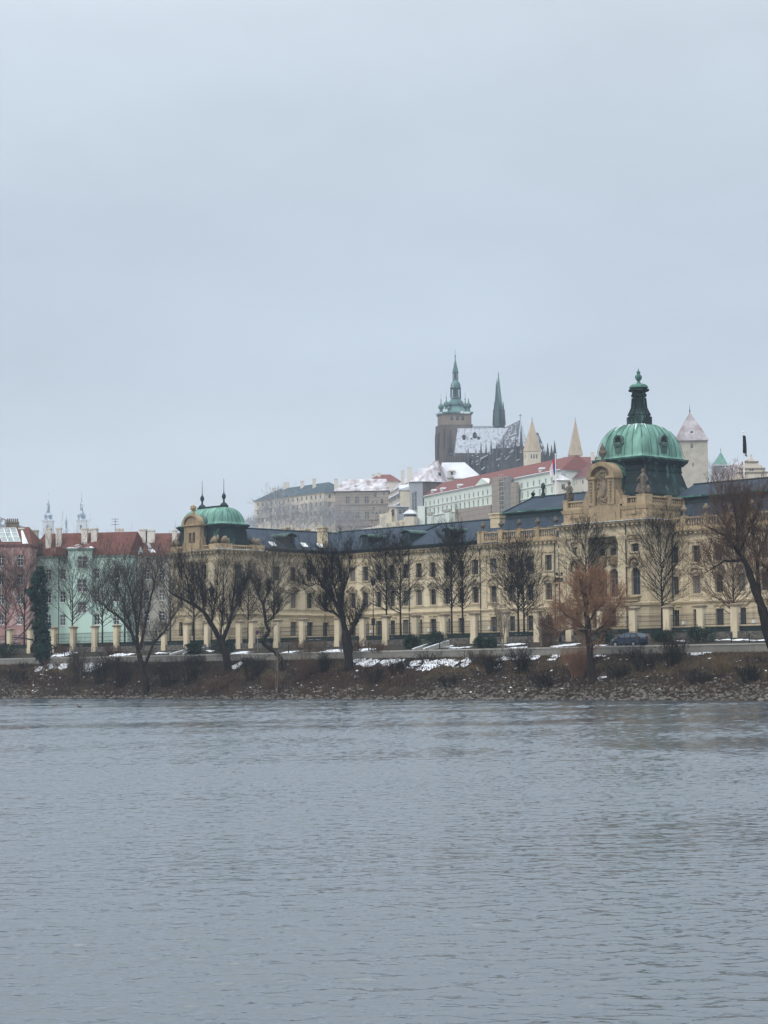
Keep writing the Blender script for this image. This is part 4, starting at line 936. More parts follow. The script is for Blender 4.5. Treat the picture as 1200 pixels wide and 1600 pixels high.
    for A, B in zip(idx, idx[1:]):
        for j in range(nn2): m.fi((A[j], A[(j+1)%nn2], B[(j+1)%nn2], B[j]))
    m.fi(idx[-1]); pdm = m.build('dome', M['copper'], P, smooth=True, sharp=40)
    m = MB(st_xf)
    for j in range(0, nn2, 2):
        for A, B in zip(rings[2:], rings[3:]):
            p0 = (Vector(A[j])+Vector(A[(j+1)%nn2]))/2; p1 = (Vector(B[j])+Vector(B[(j+1)%nn2]))/2; n_ = p0-Vector((px_, (py0+py1)/2, p0.z)); n_.normalize(); tn = Vector((-n_.y, n_.x, 0))*0.05; o_ = n_*0.05
            m.hull([p0-tn, p0+tn, p1+tn, p1-tn], [p0-tn+o_, p0+tn+o_, p1+tn+o_, p1-tn+o_])
    m.build('seam', M['copper_mid'], pdm)
    m = MB(st_xf); ymid = (py0+py1)/2; hyT = (py1-py0)/2*0.12; hxT = hx*0.62
    m.box(px_-hxT-0.1, px_+hxT+0.1, ymid-hyT-0.1, ymid+hyT+0.1, ztp-0.02, ztp+0.3)
    for sx in (-1, 1):
        y_ = ymid+sx*hyT*0.0; x_ = px_
    m.build('roof_ridge', M['lead'], pdm)
    for (fx, fy, py_) in ((316, 793, 776), (349.8, 791, 771)):
        k_ = (ymid-hyT) if fx > 330 else (ymid-hyT)
        s_, z_ = atT(fx, fy, ymid-(hyT if fx > 330 else -hyT)*0.0)
        z_ = ztp+0.3
        m = MB(st_xf); zt_ = lambda p: atT(fx, p, ymid)[1]
        m.lathe((s_, ymid, z_), [(0.6, 0), (0.55, 0.2), (0.16, 0.5), (0.14, 0.9), (0.34, 1.25), (0.3, 1.6), (0.1, 1.9), (0.05, 2.3), (0.03, 4.2)], 10); m.build('finial', M['lead'], pdm, smooth=True, sharp=40)
    # dormer aedicule on the pavilion front
    ed = MB(st_xf); s0_, s1_ = atT(288, 850, tQ-0.05)[0], atT(312.5, 850, tQ-0.05)[0]; zz0 = zE; ze1 = atT(300, 822, tQ)[1]; sm = (s0_+s1_)/2
    wz0, wz1 = atT(300, 848.5, tQ)[1], atT(300, 832.5, tQ)[1]
    f2 = MB(); facade(f2, W(s0_, tQ-0.1), W(s1_, tQ-0.1), zz0, ze1, [(sm-s0_-0.42, wz0, 0.62, wz1-wz0, 'arch0'), (sm-s0_+0.42, wz0, 0.62, wz1-wz0, 'arch0')], P, make=True); 
    f2.build('aedicule', M['carved'], P)
    ed.box(s0_+0.002, s0_+0.3, tQ-0.09, tQ+0.7, zz0, ze1); ed.box(s1_-0.3, s1_-0.002, tQ-0.09, tQ+0.7, zz0, ze1)
    ed.box(s0_-0.3, s1_+0.3, tQ-0.4, tQ+0.9, ze1, ze1+0.25); cbk = MB(st_xf); cbk.box(s0_+0.25, s1_-0.25, tQ+0.71, tQ+3.2, zz0, ze1+0.2); cbk.box(s0_-0.1, s1_+0.1, tQ+0.91, tQ+3.2, ze1+0.02, ze1+0.22)
    n = 12; R2 = (s1_-s0_)/2+0.14
    for k in range(n):
        b0, b1 = math.pi*k/n, math.pi*(k+1)/n; q = lambda r, b_, o: (sm-r*math.cos(b_), tQ+o, ze1+0.25+r*0.76*math.sin(b_))
        ed.hull([q(R2-0.4, b0, -0.4), q(R2-0.4, b1, -0.4), q(R2-0.4, b1, 0.6), q(R2-0.4, b0, 0.6)], [q(R2, b0, -0.4), q(R2, b1, -0.4), q(R2, b1, 0.6), q(R2, b0, 0.6)]); cbk.hull([q(R2-0.5, b0, 0.61), q(R2-0.5, b1, 0.61), q(R2-0.5, b1, 3.2), q(R2-0.5, b0, 3.2)], [q(R2-0.06, b0, 0.61), q(R2-0.06, b1, 0.61), q(R2-0.06, b1, 3.2), q(R2-0.06, b0, 3.2)])
        ed.face([q(R2-0.4, b0, -0.1), q(R2-0.4, b1, -0.1), (sm, tQ-0.1, ze1+0.25)])
    ed.lathe((sm, tQ+0.2, ze1+0.25+R2*0.76), [(0.3, 0), (0.3, 0.3), (0.18, 0.45), (0.5, 0.9), (0.45, 1.25), (0.1, 1.5)], 8)
    for sx, xx in ((-1, s0_), (1, s1_)):
        for k in range(6): a_ = k/6; ed.box(min(xx, xx+sx*(0.8-a_*0.7)), max(xx, xx+sx*(0.8-a_*0.7)), tQ+0.05, tQ+0.8, zz0+a_*2.2, zz0+(a_+1/6)*2.2)
    ed.build('aedicule', M['carved'], P); cbk.build('dormer_roof', M['verdigris'], P)
    for bx in ((sP+0.05, sP+0.9, tQ-0.6, tP, zE+0.024, zE+0.12), (sP-7.5, sP+0.04, tQ-0.9, tQ-0.35, zE+0.024, zE+0.05), (c0, c1-0.2, TC-1.05, TC-0.35, zcE+0.06, zcE+0.13), (c1+0.1, c1+1.05, TC-1.0, TF-1, zcE+0.06, zcE+0.15)):
        sn = MB(st_xf); sn.box(*bx); sn.build('snow', M['snow'], P)
    # pilasters of the end pavilion
    for s in (sQ+0.6, (SQ(283)+SQ(301))/2, (SQ(301)+SQ(320))/2, sP-0.6): pilaster(s, tQ, zS+0.36, zA-0.13, 0.8)
    pl = MB(lambda p: W(sP-(p.y), p.x, p.z))
    for t_ in (tQ+0.6, tP-0.6, tQ+(tP-tQ)*0.28, tQ+(tP-tQ)*0.72): pilaster(t_, 0.0, zS+0.36, zA-0.13, 0.75, pl)
    pl.build('pilaster', M['trim'], P)
    pl = MB(lambda p: W(c1-(p.y), p.x, p.z)); pilaster(TC+0.75, 0.0, zcS+0.4, zcA-0.11, 1.1, pl); pilaster(TF-1.0, 0.0, zcS+0.4, zcA-0.11, 0.9, pl); pl.build('pilaster', M['trim'], P)
    wall.build('wall', M['stucco'], P, fix=False); rust.build('ground_floor_wall', M['rustic'], P, fix=False)
    trim.build('moulding', M['trim'], P); corn.build('cornice', M['trim'], P); bflush()
    # small white lamps between the ground floor windows, downpipes
    for px, py in ((580, 986.5), (670, 985), (765, 981), (1068.5, 973.5), (1178, 971)):
        s_, z_ = atT(px, py, TF-0.1); m = MB(st_xf); m.hull([(s_-0.22, TF-0.3, z_-0.2), (s_+0.22, TF-0.3, z_-0.2), (s_+0.22, TF, z_-0.2), (s_-0.22, TF, z_-0.2)], [(s_-0.18, TF-0.26, z_+0.22), (s_+0.18, TF-0.26, z_+0.22), (s_+0.18, TF, z_+0.22), (s_-0.18, TF, z_+0.22)]); m.build('wall_lamp', M['frame_wh'], P)
    dp = MB(st_xf)
    for s in (S(757)-0.75, S(868), sC1+1.0, S(640)): dp.tube([(s, TF-0.2, ZG), (s, TF-0.2, zD)], 0.07, 6)
    dp.tube([(SC(979.5), TC-0.25, ZG), (SC(979.5), TC-0.25, zcE)], 0.08, 6); dp.build('downpipe', M['lead'], P)
    # flag poles stand on the roofs
    M['pole'] = mat('white_flag_pole', (0.75, 0.76, 0.77), 0.5)
    def flag(px, pyt, pyb, t, label, bands, pts, cat='flag'):
        s_, zb_ = atT(px, pyb, t); zt_ = atT(px, pyt, t)[1]; o = thing('flag_pole', W(s_, t, zb_-0.6), label, cat)
        m = MB(st_xf); m.tube([(s_, t, zb_-0.6), (s_, t, zt_)], [0.11, 0.06], 8); m.lathe((s_, t, zt_), [(0.05, 0), (0.13, 0.1), (0.05, 0.22)], 8); m.build('pole', M['pole'], o)
        m = MB(st_xf); n = 10
        # cloth hangs in folds from the hoist
        rows_ = []
        for j in range(len(pts)):
            (hx_, hy_), (fx_, fy_) = pts[j]; r = []
            for i in range(n+1):
                k = i/n; x_, z_ = atT(hx_+(fx_-hx_)*k, hy_+(fy_-hy_)*k, t)
                r.append(m.V((x_, t+0.35*math.sin(k*9+j*0.5)*min(1, k*3), z_)))
            rows_.append(r)
        for j in range(len(rows_)-1):
            for i in range(n): m.fi((rows_[j][i], rows_[j][i+1], rows_[j+1][i+1], rows_[j+1][i]), bands(j/(len(rows_)-1), (i+0.5)/n))
        fo = m.build('cloth', [M['fl_w'], M['fl_r'], M['fl_b'], M['fl_k']], o, smooth=True, fix=False)
    M['fl_w'] = mat('white_flag_cloth', (0.75, 0.75, 0.77), 0.9); M['fl_r'] = mat('red_flag_cloth', (0.55, 0.03, 0.06), 0.9); M['fl_b'] = mat('blue_flag_cloth', (0.03, 0.07, 0.25), 0.9); M['fl_k'] = mat('black_flag_cloth', (0.02, 0.02, 0.025), 0.9)
    flag(868.8, 711, 778, TF+7.6, 'white pole with limp white, red and blue flag left of the large dome', lambda v, h: 2 if h < 0.3 else (0 if h > 0.62-0.1*v else 1),
         [((868.8, 716+4*i), (862.6-1.6*math.sin(i*0.45), 721+4.0*i)) for i in range(7)])
    flag(1163, 676, 752, TF+7.6, 'white pole with limp black flag on the slate roof right of the dome', lambda v, h: 3,
         [((1162.5-0.3*i, 680+3.7*i), (1162.8+0.78*i, 681+4.7*i)) for i in range(8)])
    # copper lamp-like finial and urn on the roof
    for px, pyt, pyb, nm in ((833, 770, 781, 'urn'), (849, 758, 781, 'finial')):
        t_ = TF+7.6; s_, zb_ = atT(px, pyb, t_); h = atT(px, pyt, t_)[1]-zb_; m = MB(st_xf)
        m.lathe((s_, t_, ztB-0.1), [(0.42, 0), (0.35, 0.2), (0.16, 0.3), (0.3, 0.5*h), (0.34, 0.7*h), (0.12, 0.85*h), (0.03, h)] if nm == 'urn' else [(0.5, 0), (0.4, 0.3), (0.2, 0.8), (0.22, h-0.9), (0.36, h-0.8), (0.3, h-0.2), (0.05, h)], 10)
        m.build(nm, M['copper_dk'], P, smooth=True, sharp=50)
M['gutter'] = mat('black_green_gutter', (0.008, 0.014, 0.015), 0.9, (0.014, 0.022, 0.022), 0.8, spec=0.15)
M['verdigris'] = mat('dull_verdigris', (0.10, 0.16, 0.14), 0.7, (0.05, 0.085, 0.08), 1.0)
M['attic'] = mat('attic_sandstone', (0.44, 0.34, 0.215), 0.95, (0.29, 0.22, 0.14), 0.5, (1,1,0.4), (0.35, 0.7), col3=(0.25, 0.21, 0.15), scale3=1.6, c3=(0.58, 0.78), bump=0.3, bscale=5)
M['chim'] = mat('cream_chimney', (0.62, 0.52, 0.36), 0.9, (0.48, 0.40, 0.28), 1.0)
palace()
# ------------------------------------------------------------------ houses on the left bank, castle and churches on the hill
M['pink'] = mat('pink_stucco', (0.40, 0.235, 0.22), 0.9, (0.30, 0.17, 0.16), 0.5, (1,1,0.5), (0.35, 0.65), col3=(0.47, 0.40, 0.38), scale3=0.9, c3=(0.5, 0.66))
M['mint'] = mat('mint_stucco', (0.46, 0.61, 0.535), 0.9, (0.37, 0.50, 0.435), 0.25, (1,1,0.4), (0.4, 0.7))
M['greyst'] = mat('grey_cream_stucco', (0.42, 0.39, 0.34), 0.9, (0.33, 0.31, 0.27), 0.3, (1,1,0.4))
M['tile'] = mat('red_roof_tile', (0.122, 0.053, 0.042), 0.9, (0.085, 0.040, 0.034), 0.4, (1,1,1), (0.35, 0.65), col3=(0.30, 0.25, 0.25), scale3=0.6, c3=(0.6, 0.85), lines=(0.4, 0.1, (0.13, 0.045, 0.036)))
M['tile_br'] = mat('brown_roof_tile', (0.15, 0.065, 0.05), 0.9, (0.10, 0.05, 0.042), 0.5, (1,1,1), (0.35, 0.65), lines=(0.4, 0.1, (0.09, 0.042, 0.035)))
M['tile_sn'] = mat('snow_dusted_tile', (0.15, 0.07, 0.06), 0.9, (0.11, 0.055, 0.048), 0.3, col3=(0.66, 0.68, 0.73), scale3=0.9, c3=(0.48, 0.62))
M['whitew'] = mat('whitewashed_brick', (0.66, 0.63, 0.57), 0.9, (0.55, 0.52, 0.47), 0.8, (1,1,0.4))
M['skyl'] = mat('rooflight_glass', (0.22, 0.27, 0.27), 0.25, (0.30, 0.34, 0.34), 0.8)
def box_house(P, quad, z0, ze, wins_by_side, wallm, name='wall'):
    """quad: plan corners, counter-clockwise from the left end of the front. Builds the wall mesh with windows."""
    mb = MB(); n = len(quad)
    for i in range(n):
        facade(mb, quad[i], quad[(i+1) % n], z0, ze, wins_by_side.get(i, []), P)
    return mb.build(name, wallm, P, fix=False)
def hip_roof(P, quad, ze, zr, h0, h1, m, over=0.5, name='roof', drop=0.0):
    """quad[0]-quad[1] is the long front. ridge pulled in by h0, h1 metres at the left and right ends"""
    q = [Vector((p[0], p[1], 0)) for p in quad]; c = sum(q, Vector())/4
    dx = (q[1]-q[0]).normalized(); dy = (q[3]-q[0]).normalized()
    o = [q[0]-dx*over-dy*over, q[1]+dx*over-dy*over, q[2]+dx*over+dy*over, q[3]-dx*over+dy*over]
    r0 = (q[0]+q[3])/2+dx*h0; r1 = (q[1]+q[2])/2-dx*h1
    mb = MB(); Z = lambda p, z: (p.x, p.y, z)
    e = [Z(p, ze+0.02) for p in o]; t = [Z(r0-dy*0.02, zr), Z(r1-dy*0.02, zr), Z(r1+dy*0.02, zr), Z(r0+dy*0.02, zr)]
    mb.hull(e, t); ro = mb.build(name, m, P)
    cm = MB(); cm.sweep([(p.x, p.y) for p in q], [(-0.05, ze-0.45), (0.12, ze-0.45), (over*0.8, ze-0.08), (over*0.8, ze+0.015), (-0.05, ze+0.015)], closed=True)
    return ro, cm
def brick_chimney(P, c, z0, z1, wd, dp, m, pots=0, ang=0.0):
    ca, sa = math.cos(ang), math.sin(ang)
    mb = MB(lambda p: Vector((c[0]+p.x*ca-p.y*sa, c[1]+p.x*sa+p.y*ca, p.z)))
    mb.box(-wd/2, wd/2, -dp/2, dp/2, z0, z1-0.25); mb.box(-wd/2-0.1, wd/2+0.1, -dp/2-0.1, dp/2+0.1, z1-0.25, z1)
    for k in range(pots): x = -wd/2+wd*(k+0.5)/pots; mb.lathe((x, 0, z1), [(0.16, 0), (0.13, 0.7)], 8)
    mb.build('chimney', m, P)
def houses():
    YB = 392.0
    def front(px0, px1, Y0, Y1, depth):
        a = atY(px0, 900, Y0); b = atY(px1, 900, Y1); d = Vector((b.x-a.x, b.y-a.y)).normalized(); n = Vector((-d.y, d.x))
        return [(a.x, a.y), (b.x, b.y), (b.x+n.x*depth, b.y+n.y*depth), (a.x+n.x*depth, a.y+n.y*depth)]
    zp = lambda px, py, Y: atY(px, py, Y).z
    mpp = YB/FPX
    # mint house
    P = thing('town_house', (atY(120, 1000, YB).x, YB, 8.2), 'mint green town house with red tiled roof and tall white chimneys', 'house')
    q = front(46.5, 199, YB+2, YB-2, 14); ze = zp(100, 868.5, YB)
    Ln = (Vector(q[1])-Vector(q[0])).length; X = lambda px: (px-46.5)*mpp
    rw = [(zp(100, 905, YB), 888.5), (zp(100, 941, YB), 924), (zp(100, 977, YB), 960)]
    w_ = []
    for z, top in rw:
        h = zp(100, top, YB)-z
        for px in (60, 77, 101, 157, 189): w_.append((X(px), z, 1.15, h, 'house'))
    box_house(P, q, 7.5, ze, {0: w_}, M['mint'])
    ro, cm = hip_roof(P, q, ze, zp(100, 832.5, YB+6.5), 0.3, 0.3, M['tile']); cm.build('cornice', M['mint_dk'], P)
    # projecting bay with its own gablet
    a = atY(106, 900, YB-1.0); b = atY(144, 900, YB-1.2); bq = [(a.x, a.y), (b.x, b.y), (b.x, b.y+9), (a.x, a.y+9)]; zb = zp(125, 857, YB-1)
    w2 = [((128-106)*mpp, zp(128, y0, YB), 1.75, zp(128, y1, YB)-zp(128, y0, YB), 'house') for y0, y1 in ((888, 869.5), (925, 905), (958, 941))]
    box_house(P, bq, 7.5, zb, {0: w2}, M['mint'], 'bay_wall')
    r2, c2 = hip_roof(P, bq, zb, zp(125, 846.5, YB+2), 2.6, 2.6, M['tile_sn'], 0.55, 'bay_roof'); c2.build('bay_cornice', M['mint_dk'], P)
    for k in range(2):
        x0 = atY(84 if k == 0 else 146, 868, YB).x; x1 = atY(105 if k == 0 else 165, 868, YB).x; zc_ = zp(105, 853, YB)
        mb = MB(); tip = (x1, YB-0.2, zc_) if k == 0 else (x0, YB-0.2, zc_)
        mb.hull([(x0, YB-1.3, ze+0.05), (x1, YB-1.3, ze+0.05), (x1, YB+5, ze+0.05), (x0, YB+5, ze+0.05)], [tip, (tip[0]+0.02, tip[1], tip[2]), (tip[0]+0.02, YB+5, tip[2]), (tip[0], YB+5, tip[2])]); mb.build('bay_roof', M['tile'], P)
    dp = MB()
    for px in (92, 166): x = atY(px, 900, YB-0.3).x; dp.tube([(x, YB-1.0 if px > 100 else YB-0.4, 8), (x, YB-1.0 if px > 100 else YB-0.4, ze-0.2)], 0.09, 6)
    dp.build('downpipe', M['lead'], P)
    for px, y0, y1, wd in ((76, 848, 825, 1.0), (92, 848, 825, 1.0), (132.5, 849, 825, 1.1), (147.5, 849, 825.5, 1.1)):
        Yc = YB+4.2; brick_chimney(P, (atY(px, 840, Yc).x, Yc), zp(px, y0, Yc)-1.5, zp(px, y1, Yc), wd, 1.5, M['whitew'])
    brick_chimney(P, (atY(51, 830, YB+7).x, YB+7), ze, zp(51, 828.5, YB+7), 2.2, 1, M['greyst'])
    brick_chimney(P, (atY(140, 830, YB+7.4).x, YB+7.4), ze, zp(140, 826.5, YB+7.4), 3.2, 1, M['whitew'])
    for px, py in ((63, 862), (64, 850), (178, 862)):
        p = atY(px, py, YB+1.2); mb = MB(); mb.hull([(p.x-0.35, p.y-0.8, p.z-0.3), (p.x+0.35, p.y-0.8, p.z-0.3), (p.x+0.35, p.y+0.6, p.z-0.3), (p.x-0.35, p.y+0.6, p.z-0.3)], [(p.x-0.3, p.y-0.6, p.z+0.15), (p.x+0.3, p.y-0.6, p.z+0.15), (p.x+0.3, p.y+0.4, p.z+0.35), (p.x-0.3, p.y+0.4, p.z+0.35)]); mb.build('roof_vent', M['lead'], P)
    # pink house, nearer, at the left edge
    YP = YB-5
    P = thing('town_house', (atY(10, 1000, YP).x, YP, 8.2), 'pink town house with big rooflights and peeling stucco at the left edge', 'house')
    q = front(-46, 46.3, YP, YP-0.4, 14); ze = zp(20, 851.5, YP); X = lambda px: (px+46)*YP/FPX
    w_ = []
    for y0, y1 in ((884, 867), (914, 897.5), (944, 928), (976, 960)):
        for px in (-33, -11, 2, 32): w_.append((X(px), zp(10, y0, YP), 1.05, zp(10, y1, YP)-zp(10, y0, YP), 'house'))
    box_house(P, q, 7.5, ze, {0: w_}, M['pink'])
    ro, cm = hip_roof(P, q, ze, zp(20, 823.5, YP+6.5), 0.2, 1.6, M['tile_br'], 0.5); cm.build('cornice', M['pink_dk'], P)
    mb = MB()
    sl = lambda px, py: (lambda k: Vector((atY(px, py, YP).x, 0, 0)))(0)
    zr_ = zp(20, 823.5, YP+6.5)
    def on_roof(px, k): x = atY(px, 840, YP+7*k).x; return Vector((x, YP-0.5+7.5*k, ze+0.02+(zr_-ze)*k))
    up = Vector((0, -0.12, 0.2))
    mb.hull([on_roof(4, 0.12), on_roof(33, 0.12), on_roof(25, 0.86), on_roof(-4, 0.86)], [on_roof(4, 0.12)+up, on_roof(33, 0.12)+up, on_roof(25, 0.86)+up, on_roof(-4, 0.86)+up]); rl = mb.build('rooflight', M['skyl'], P)
    fr = MB()
    for f in (0, 0.33, 0.66, 1.0):
        a_, b_ = on_roof(4+29*f, 0.1)+up*1.2, on_roof(-4+29*f, 0.88)+up*1.2; fr.tube([a_, b_], 0.11 if f in (0.66,) else 0.07, 4)
    for f in (0.1, 0.35, 0.6, 0.88): fr.tube([on_roof(4-8*(f-0.1)/0.78, f)+up*1.2, on_roof(33-8*(f-0.1)/0.78, f)+up*1.2], 0.06, 4)
    fr.build('rooflight_frame', M['frame_wh'], rl)
    brick_chimney(P, (atY(19.5, 820, YP+7).x, YP+7), ze, zp(19.5, 816, YP+7), 2.3, 0.9, M['chim_dk'], 6); brick_chimney(P, (atY(34, 830, YP+6).x, YP+6), ze, zp(34, 825, YP+6), 1.0, 1.0, M['whitew'])
    sn = MB(); sn.hull([on_roof(36, 0.0)+up*0.6, on_roof(45, 0.0)+up*0.6, on_roof(36, 0.75)+up*0.6, on_roof(33, 0.75)+up*0.6], [on_roof(36, 0.0)+up, on_roof(45, 0.0)+up, on_roof(36, 0.75)+up, on_roof(33, 0.75)+up]); sn.build('snow', M['snow'], P)
    # grey cream house beside the palace
    YG = YB+3
    P = thing('town_house', (atY(235, 1000, YG).x, YG, 8.2), 'grey cream town house with brown snow patched roof beside the palace', 'house')
    q = front(200, 292, YG, YG, 14); ze = zp(240, 869, YG); X = lambda px: (px-200)*YG/FPX
    w_ = []
    for y0, y1 in ((905, 890), (938, 922), (970, 955)):
        for px in (211, 229, 253, 275): w_.append((X(px), zp(230, y0, YG), 1.1, zp(230, y1, YG)-zp(230, y0, YG), 'house'))
    box_house(P, q, 7.5, ze, {0: w_}, M['greyst'])
    zr_ = zp(240, 833, YG+6.5); ro, cm = hip_roof(P, q, ze, zr_, 0.2, 0.2, M['tile_br']); cm.build('cornice', M['greyst'], P)
    def on_roof(px, k): x = atY(px, 850, YG+7*k).x; return Vector((x, YG-0.5+7.5*k, ze+0.02+(zr_-ze)*k))
    for x0, x1, k0, k1, m_, nm in ((208, 224, 0.1, 0.38, 'skyl', 'rooflight'), (188, 194, 0.15, 0.6, 'snow', 'snow'), (196, 206, 0.05, 0.78, 'snow', 'snow'), (233, 238, 0.3, 0.5, 'skyl', 'rooflight'), (236, 244, 0.12, 0.26, 'snow', 'snow')):
        if x0 < 200: x0 += 14; x1 += 12
        mb = MB(); e_ = [on_roof(x0, k0), on_roof(x1, k0), on_roof(x1-4, k1), on_roof(x0-4, k1)]; u2 = up*(0.9 if nm == 'snow' else 1.3); mb.hull(e_, [p+u2 for p in e_]); mb.build(nm, M[m_], P)
    for px, y0, y1, wd in ((187, 846, 826, 1.3), (235, 848, 828, 1.7), (273, 842, 828, 0.9), (224, 838, 827, 1.6)): brick_chimney(P, (atY(px, 840, YG+4.5).x, YG+4.5), zp(px, y0, YG+4.5)-1.5, zp(px, y1, YG+4.5), wd, 1.3, M['whitew'])
    an = MB(); c_ = atY(180, 830, YG+5); an.tube([(c_.x, c_.y, ze+3), (c_.x, c_.y, zp(180, 810, YG+5))], 0.05, 4)
    for k, ww in ((0, 0.7), (0.5, 0.5), (1.1, 0.8)): z_ = zp(180, 811, YG+5)-k; an.tube([(c_.x-ww, c_.y, z_), (c_.x+ww, c_.y, z_)], 0.035, 4)
    an.build('aerial', M['iron'], P)
M['mint_dk'] = mat('mint_cornice', (0.30, 0.42, 0.37), 0.9, (0.24, 0.34, 0.30), 0.6)
M['pink_dk'] = mat('pink_cornice', (0.22, 0.12, 0.115), 0.9, (0.3, 0.18, 0.17), 0.6)
M['chim_dk'] = mat('sooty_brick', (0.20, 0.17, 0.14), 0.95, (0.12, 0.10, 0.085), 1.2)
houses()

# --- twin church towers far off
M['far_wh'] = mat('pale_tower_stucco', (0.58, 0.58, 0.58), 0.9, (0.5, 0.5, 0.5), 0.1); M['far_rf'] = mat('blue_grey_copper', (0.16, 0.20, 0.24), 0.7, (0.62, 0.66, 0.72), 0.35, (1,1,0.6), (0.50, 0.62))
def church():
    Y = 2000.0; P = thing('church', (atY(101, 900, Y).x, Y, 60), 'distant pale church with two identical onion topped towers', 'church')
    m = Y/FPX; Z = lambda py: atY(101, py, Y).z
    for px in (75.5, 127.5):
        c = atY(px, 800, Y); mb = MB(); r = 7.6*m
        mb.box(c.x-r, c.x+r, Y-r, Y+r, Z(870), Z(814.5)); mb.box(c.x-r*1.12, c.x+r*1.12, Y-r*1.12, Y+r*1.12, Z(814.5), Z(812.5))
        t = mb.build('tower', M['far_wh'], P)
        for wx in (-2.6, 2.6): pass
        wb = MB(); wb.box(c.x-1.4*m, c.x+1.4*m, Y-r-0.3, Y-r+0.3, Z(828), Z(821)); wb.build('window', M['glass'], t)
        rf = MB(); q = lambda p, py: (p*m, Z(py))
        rf.lathe((c.x, Y, 0), [q(7.6, 812.5), q(5.2, 810.5), q(6.6, 807.5), q(6.8, 805), q(4.6, 802.5), q(2.6, 799.5), q(3.0, 798.5), q(2.2, 798), q(2.2, 792.5), q(3.0, 791.5), q(1.8, 790.5), q(1.9, 789.5), q(2.7, 787.5), q(1.2, 785.5), q(0.7, 782), q(0.28, 779), q(0.2, 769)], 12); rf.build('dome', M['far_rf'], t, smooth=True, sharp=40)
    mb = MB(); a = atY(70, 830, Y+10); b = atY(132, 830, Y+10); mb.hull([(a.x, Y+8, 60), (b.x, Y+8, 60), (b.x, Y+60, 60), (a.x, Y+60, 60)], [(a.x, Y+8, Z(840)), (b.x, Y+8, Z(840)), (b.x, Y+60, Z(840)), (a.x, Y+60, Z(840))]); mb.build('nave', M['far_wh'], P)
    c = atY(103.5, 800, Y+120); S_ = thing('roof_turret', (c.x, Y+120, 120), 'thin distant onion turret between the twin church towers', 'turret')
    Zt = lambda py: atY(103.5, py, Y+120).z; q = lambda p, py: (p*m, Zt(py)); mb = MB(); mb.lathe((c.x, Y+120, 0), [(2.2*m, 55), q(2.2, 826), q(1.6, 825), q(1.5, 820), q(2.1, 818), q(1.3, 815), q(1.5, 813.5), q(0.5, 811), q(0.2, 805)], 10); mb.build('spire', M['far_rf'], S_)
church()

# ------------------------------------------------------------------ castle hill
M['cream_far'] = mat('pale_cream_stucco', (0.60, 0.53, 0.43), 0.9, (0.52, 0.46, 0.37), 0.08, (1,1,0.3)); M['slate_far'] = mat('blue_slate', (0.062, 0.085, 0.10), 0.85, (0.05, 0.07, 0.085), 0.2, col3=(0.16, 0.19, 0.21), scale3=0.15, c3=(0.6, 0.75))
M['grey_pal'] = mat('grey_brown_sgraffito', (0.25, 0.215, 0.18), 0.9, (0.33, 0.29, 0.245), 0.15, (1,1,1), (0.35, 0.65), lines=(1.4, 0.18, (0.2, 0.17, 0.145)))
M['roof_sn'] = mat('snowy_brown_roof', (0.20, 0.15, 0.145), 0.9, (0.60, 0.60, 0.64), 0.35, (1,1,0.12), (0.34, 0.66), col3=(0.13, 0.085, 0.08), scale3=0.35, c3=(0.62, 0.7), stretch3=(1,1,0.2))
M['roof_snw'] = mat('snow_covered_roof', (0.58, 0.60, 0.64), 0.9, (0.40, 0.39, 0.41), 0.15, (1,1,0.4), (0.4, 0.8))
M['white_far'] = mat('offwhite_stucco', (0.62, 0.58, 0.51), 0.9, (0.53, 0.49, 0.43), 0.1, (1,1,0.4)); M['bluegrey'] = mat('blue_grey_stucco', (0.33, 0.34, 0.36), 0.9, (0.28, 0.29, 0.31), 0.1, (1,1,0.4))
M['mint_far'] = mat('pale_mint_stucco', (0.62, 0.67, 0.60), 0.9, (0.54, 0.59, 0.53), 0.08, (1,1,0.3)); M['red_far'] = mat('weathered_red_tile', (0.155, 0.066, 0.057), 0.9, (0.17, 0.06, 0.05), 0.2, col3=(0.12, 0.06, 0.05), scale3=0.5, c3=(0.58, 0.78))
M['goth'] = mat('sooty_gothic_stone', (0.085, 0.07, 0.06), 0.95, (0.17, 0.135, 0.11), 0.12, (1,1,0.5), (0.4, 0.7), col3=(0.05, 0.043, 0.038), scale3=0.5, c3=(0.55, 0.7)); M['goth_br'] = mat('brown_tower_stone', (0.25, 0.195, 0.155), 0.95, (0.18, 0.14, 0.115), 0.15, (1,1,0.5))
M['goth_dk'] = mat('dark_gothic_stone', (0.042, 0.042, 0.045), 0.95, (0.085, 0.08, 0.078), 0.2, (1,1,0.5)); M['goth_rf'] = mat('snow_streaked_slate', (0.075, 0.08, 0.09), 0.9, (0.05, 0.055, 0.06), 0.3, col3=(0.42, 0.45, 0.50), scale3=1.0, c3=(0.48, 0.66), stretch3=(1, 1, 0.3))
M['goth_rs'] = mat('snowy_choir_roof', (0.45, 0.48, 0.53), 0.9, (0.31, 0.335, 0.38), 1.2, (1,1,0.5), (0.35, 0.65), col3=(0.16, 0.17, 0.19), scale3=0.8, c3=(0.52, 0.66))
M['cop_sn'] = mat('snowy_copper', (0.12, 0.22, 0.20), 0.75, (0.06, 0.11, 0.11), 0.3, (1,1,0.5), (0.35, 0.65), col3=(0.72, 0.78, 0.80), scale3=0.22, c3=(0.56, 0.63)); M['cop_far'] = mat('dark_spire_copper', (0.075, 0.12, 0.12), 0.8, (0.045, 0.07, 0.075), 0.3, (1,1,0.3), (0.35, 0.65))
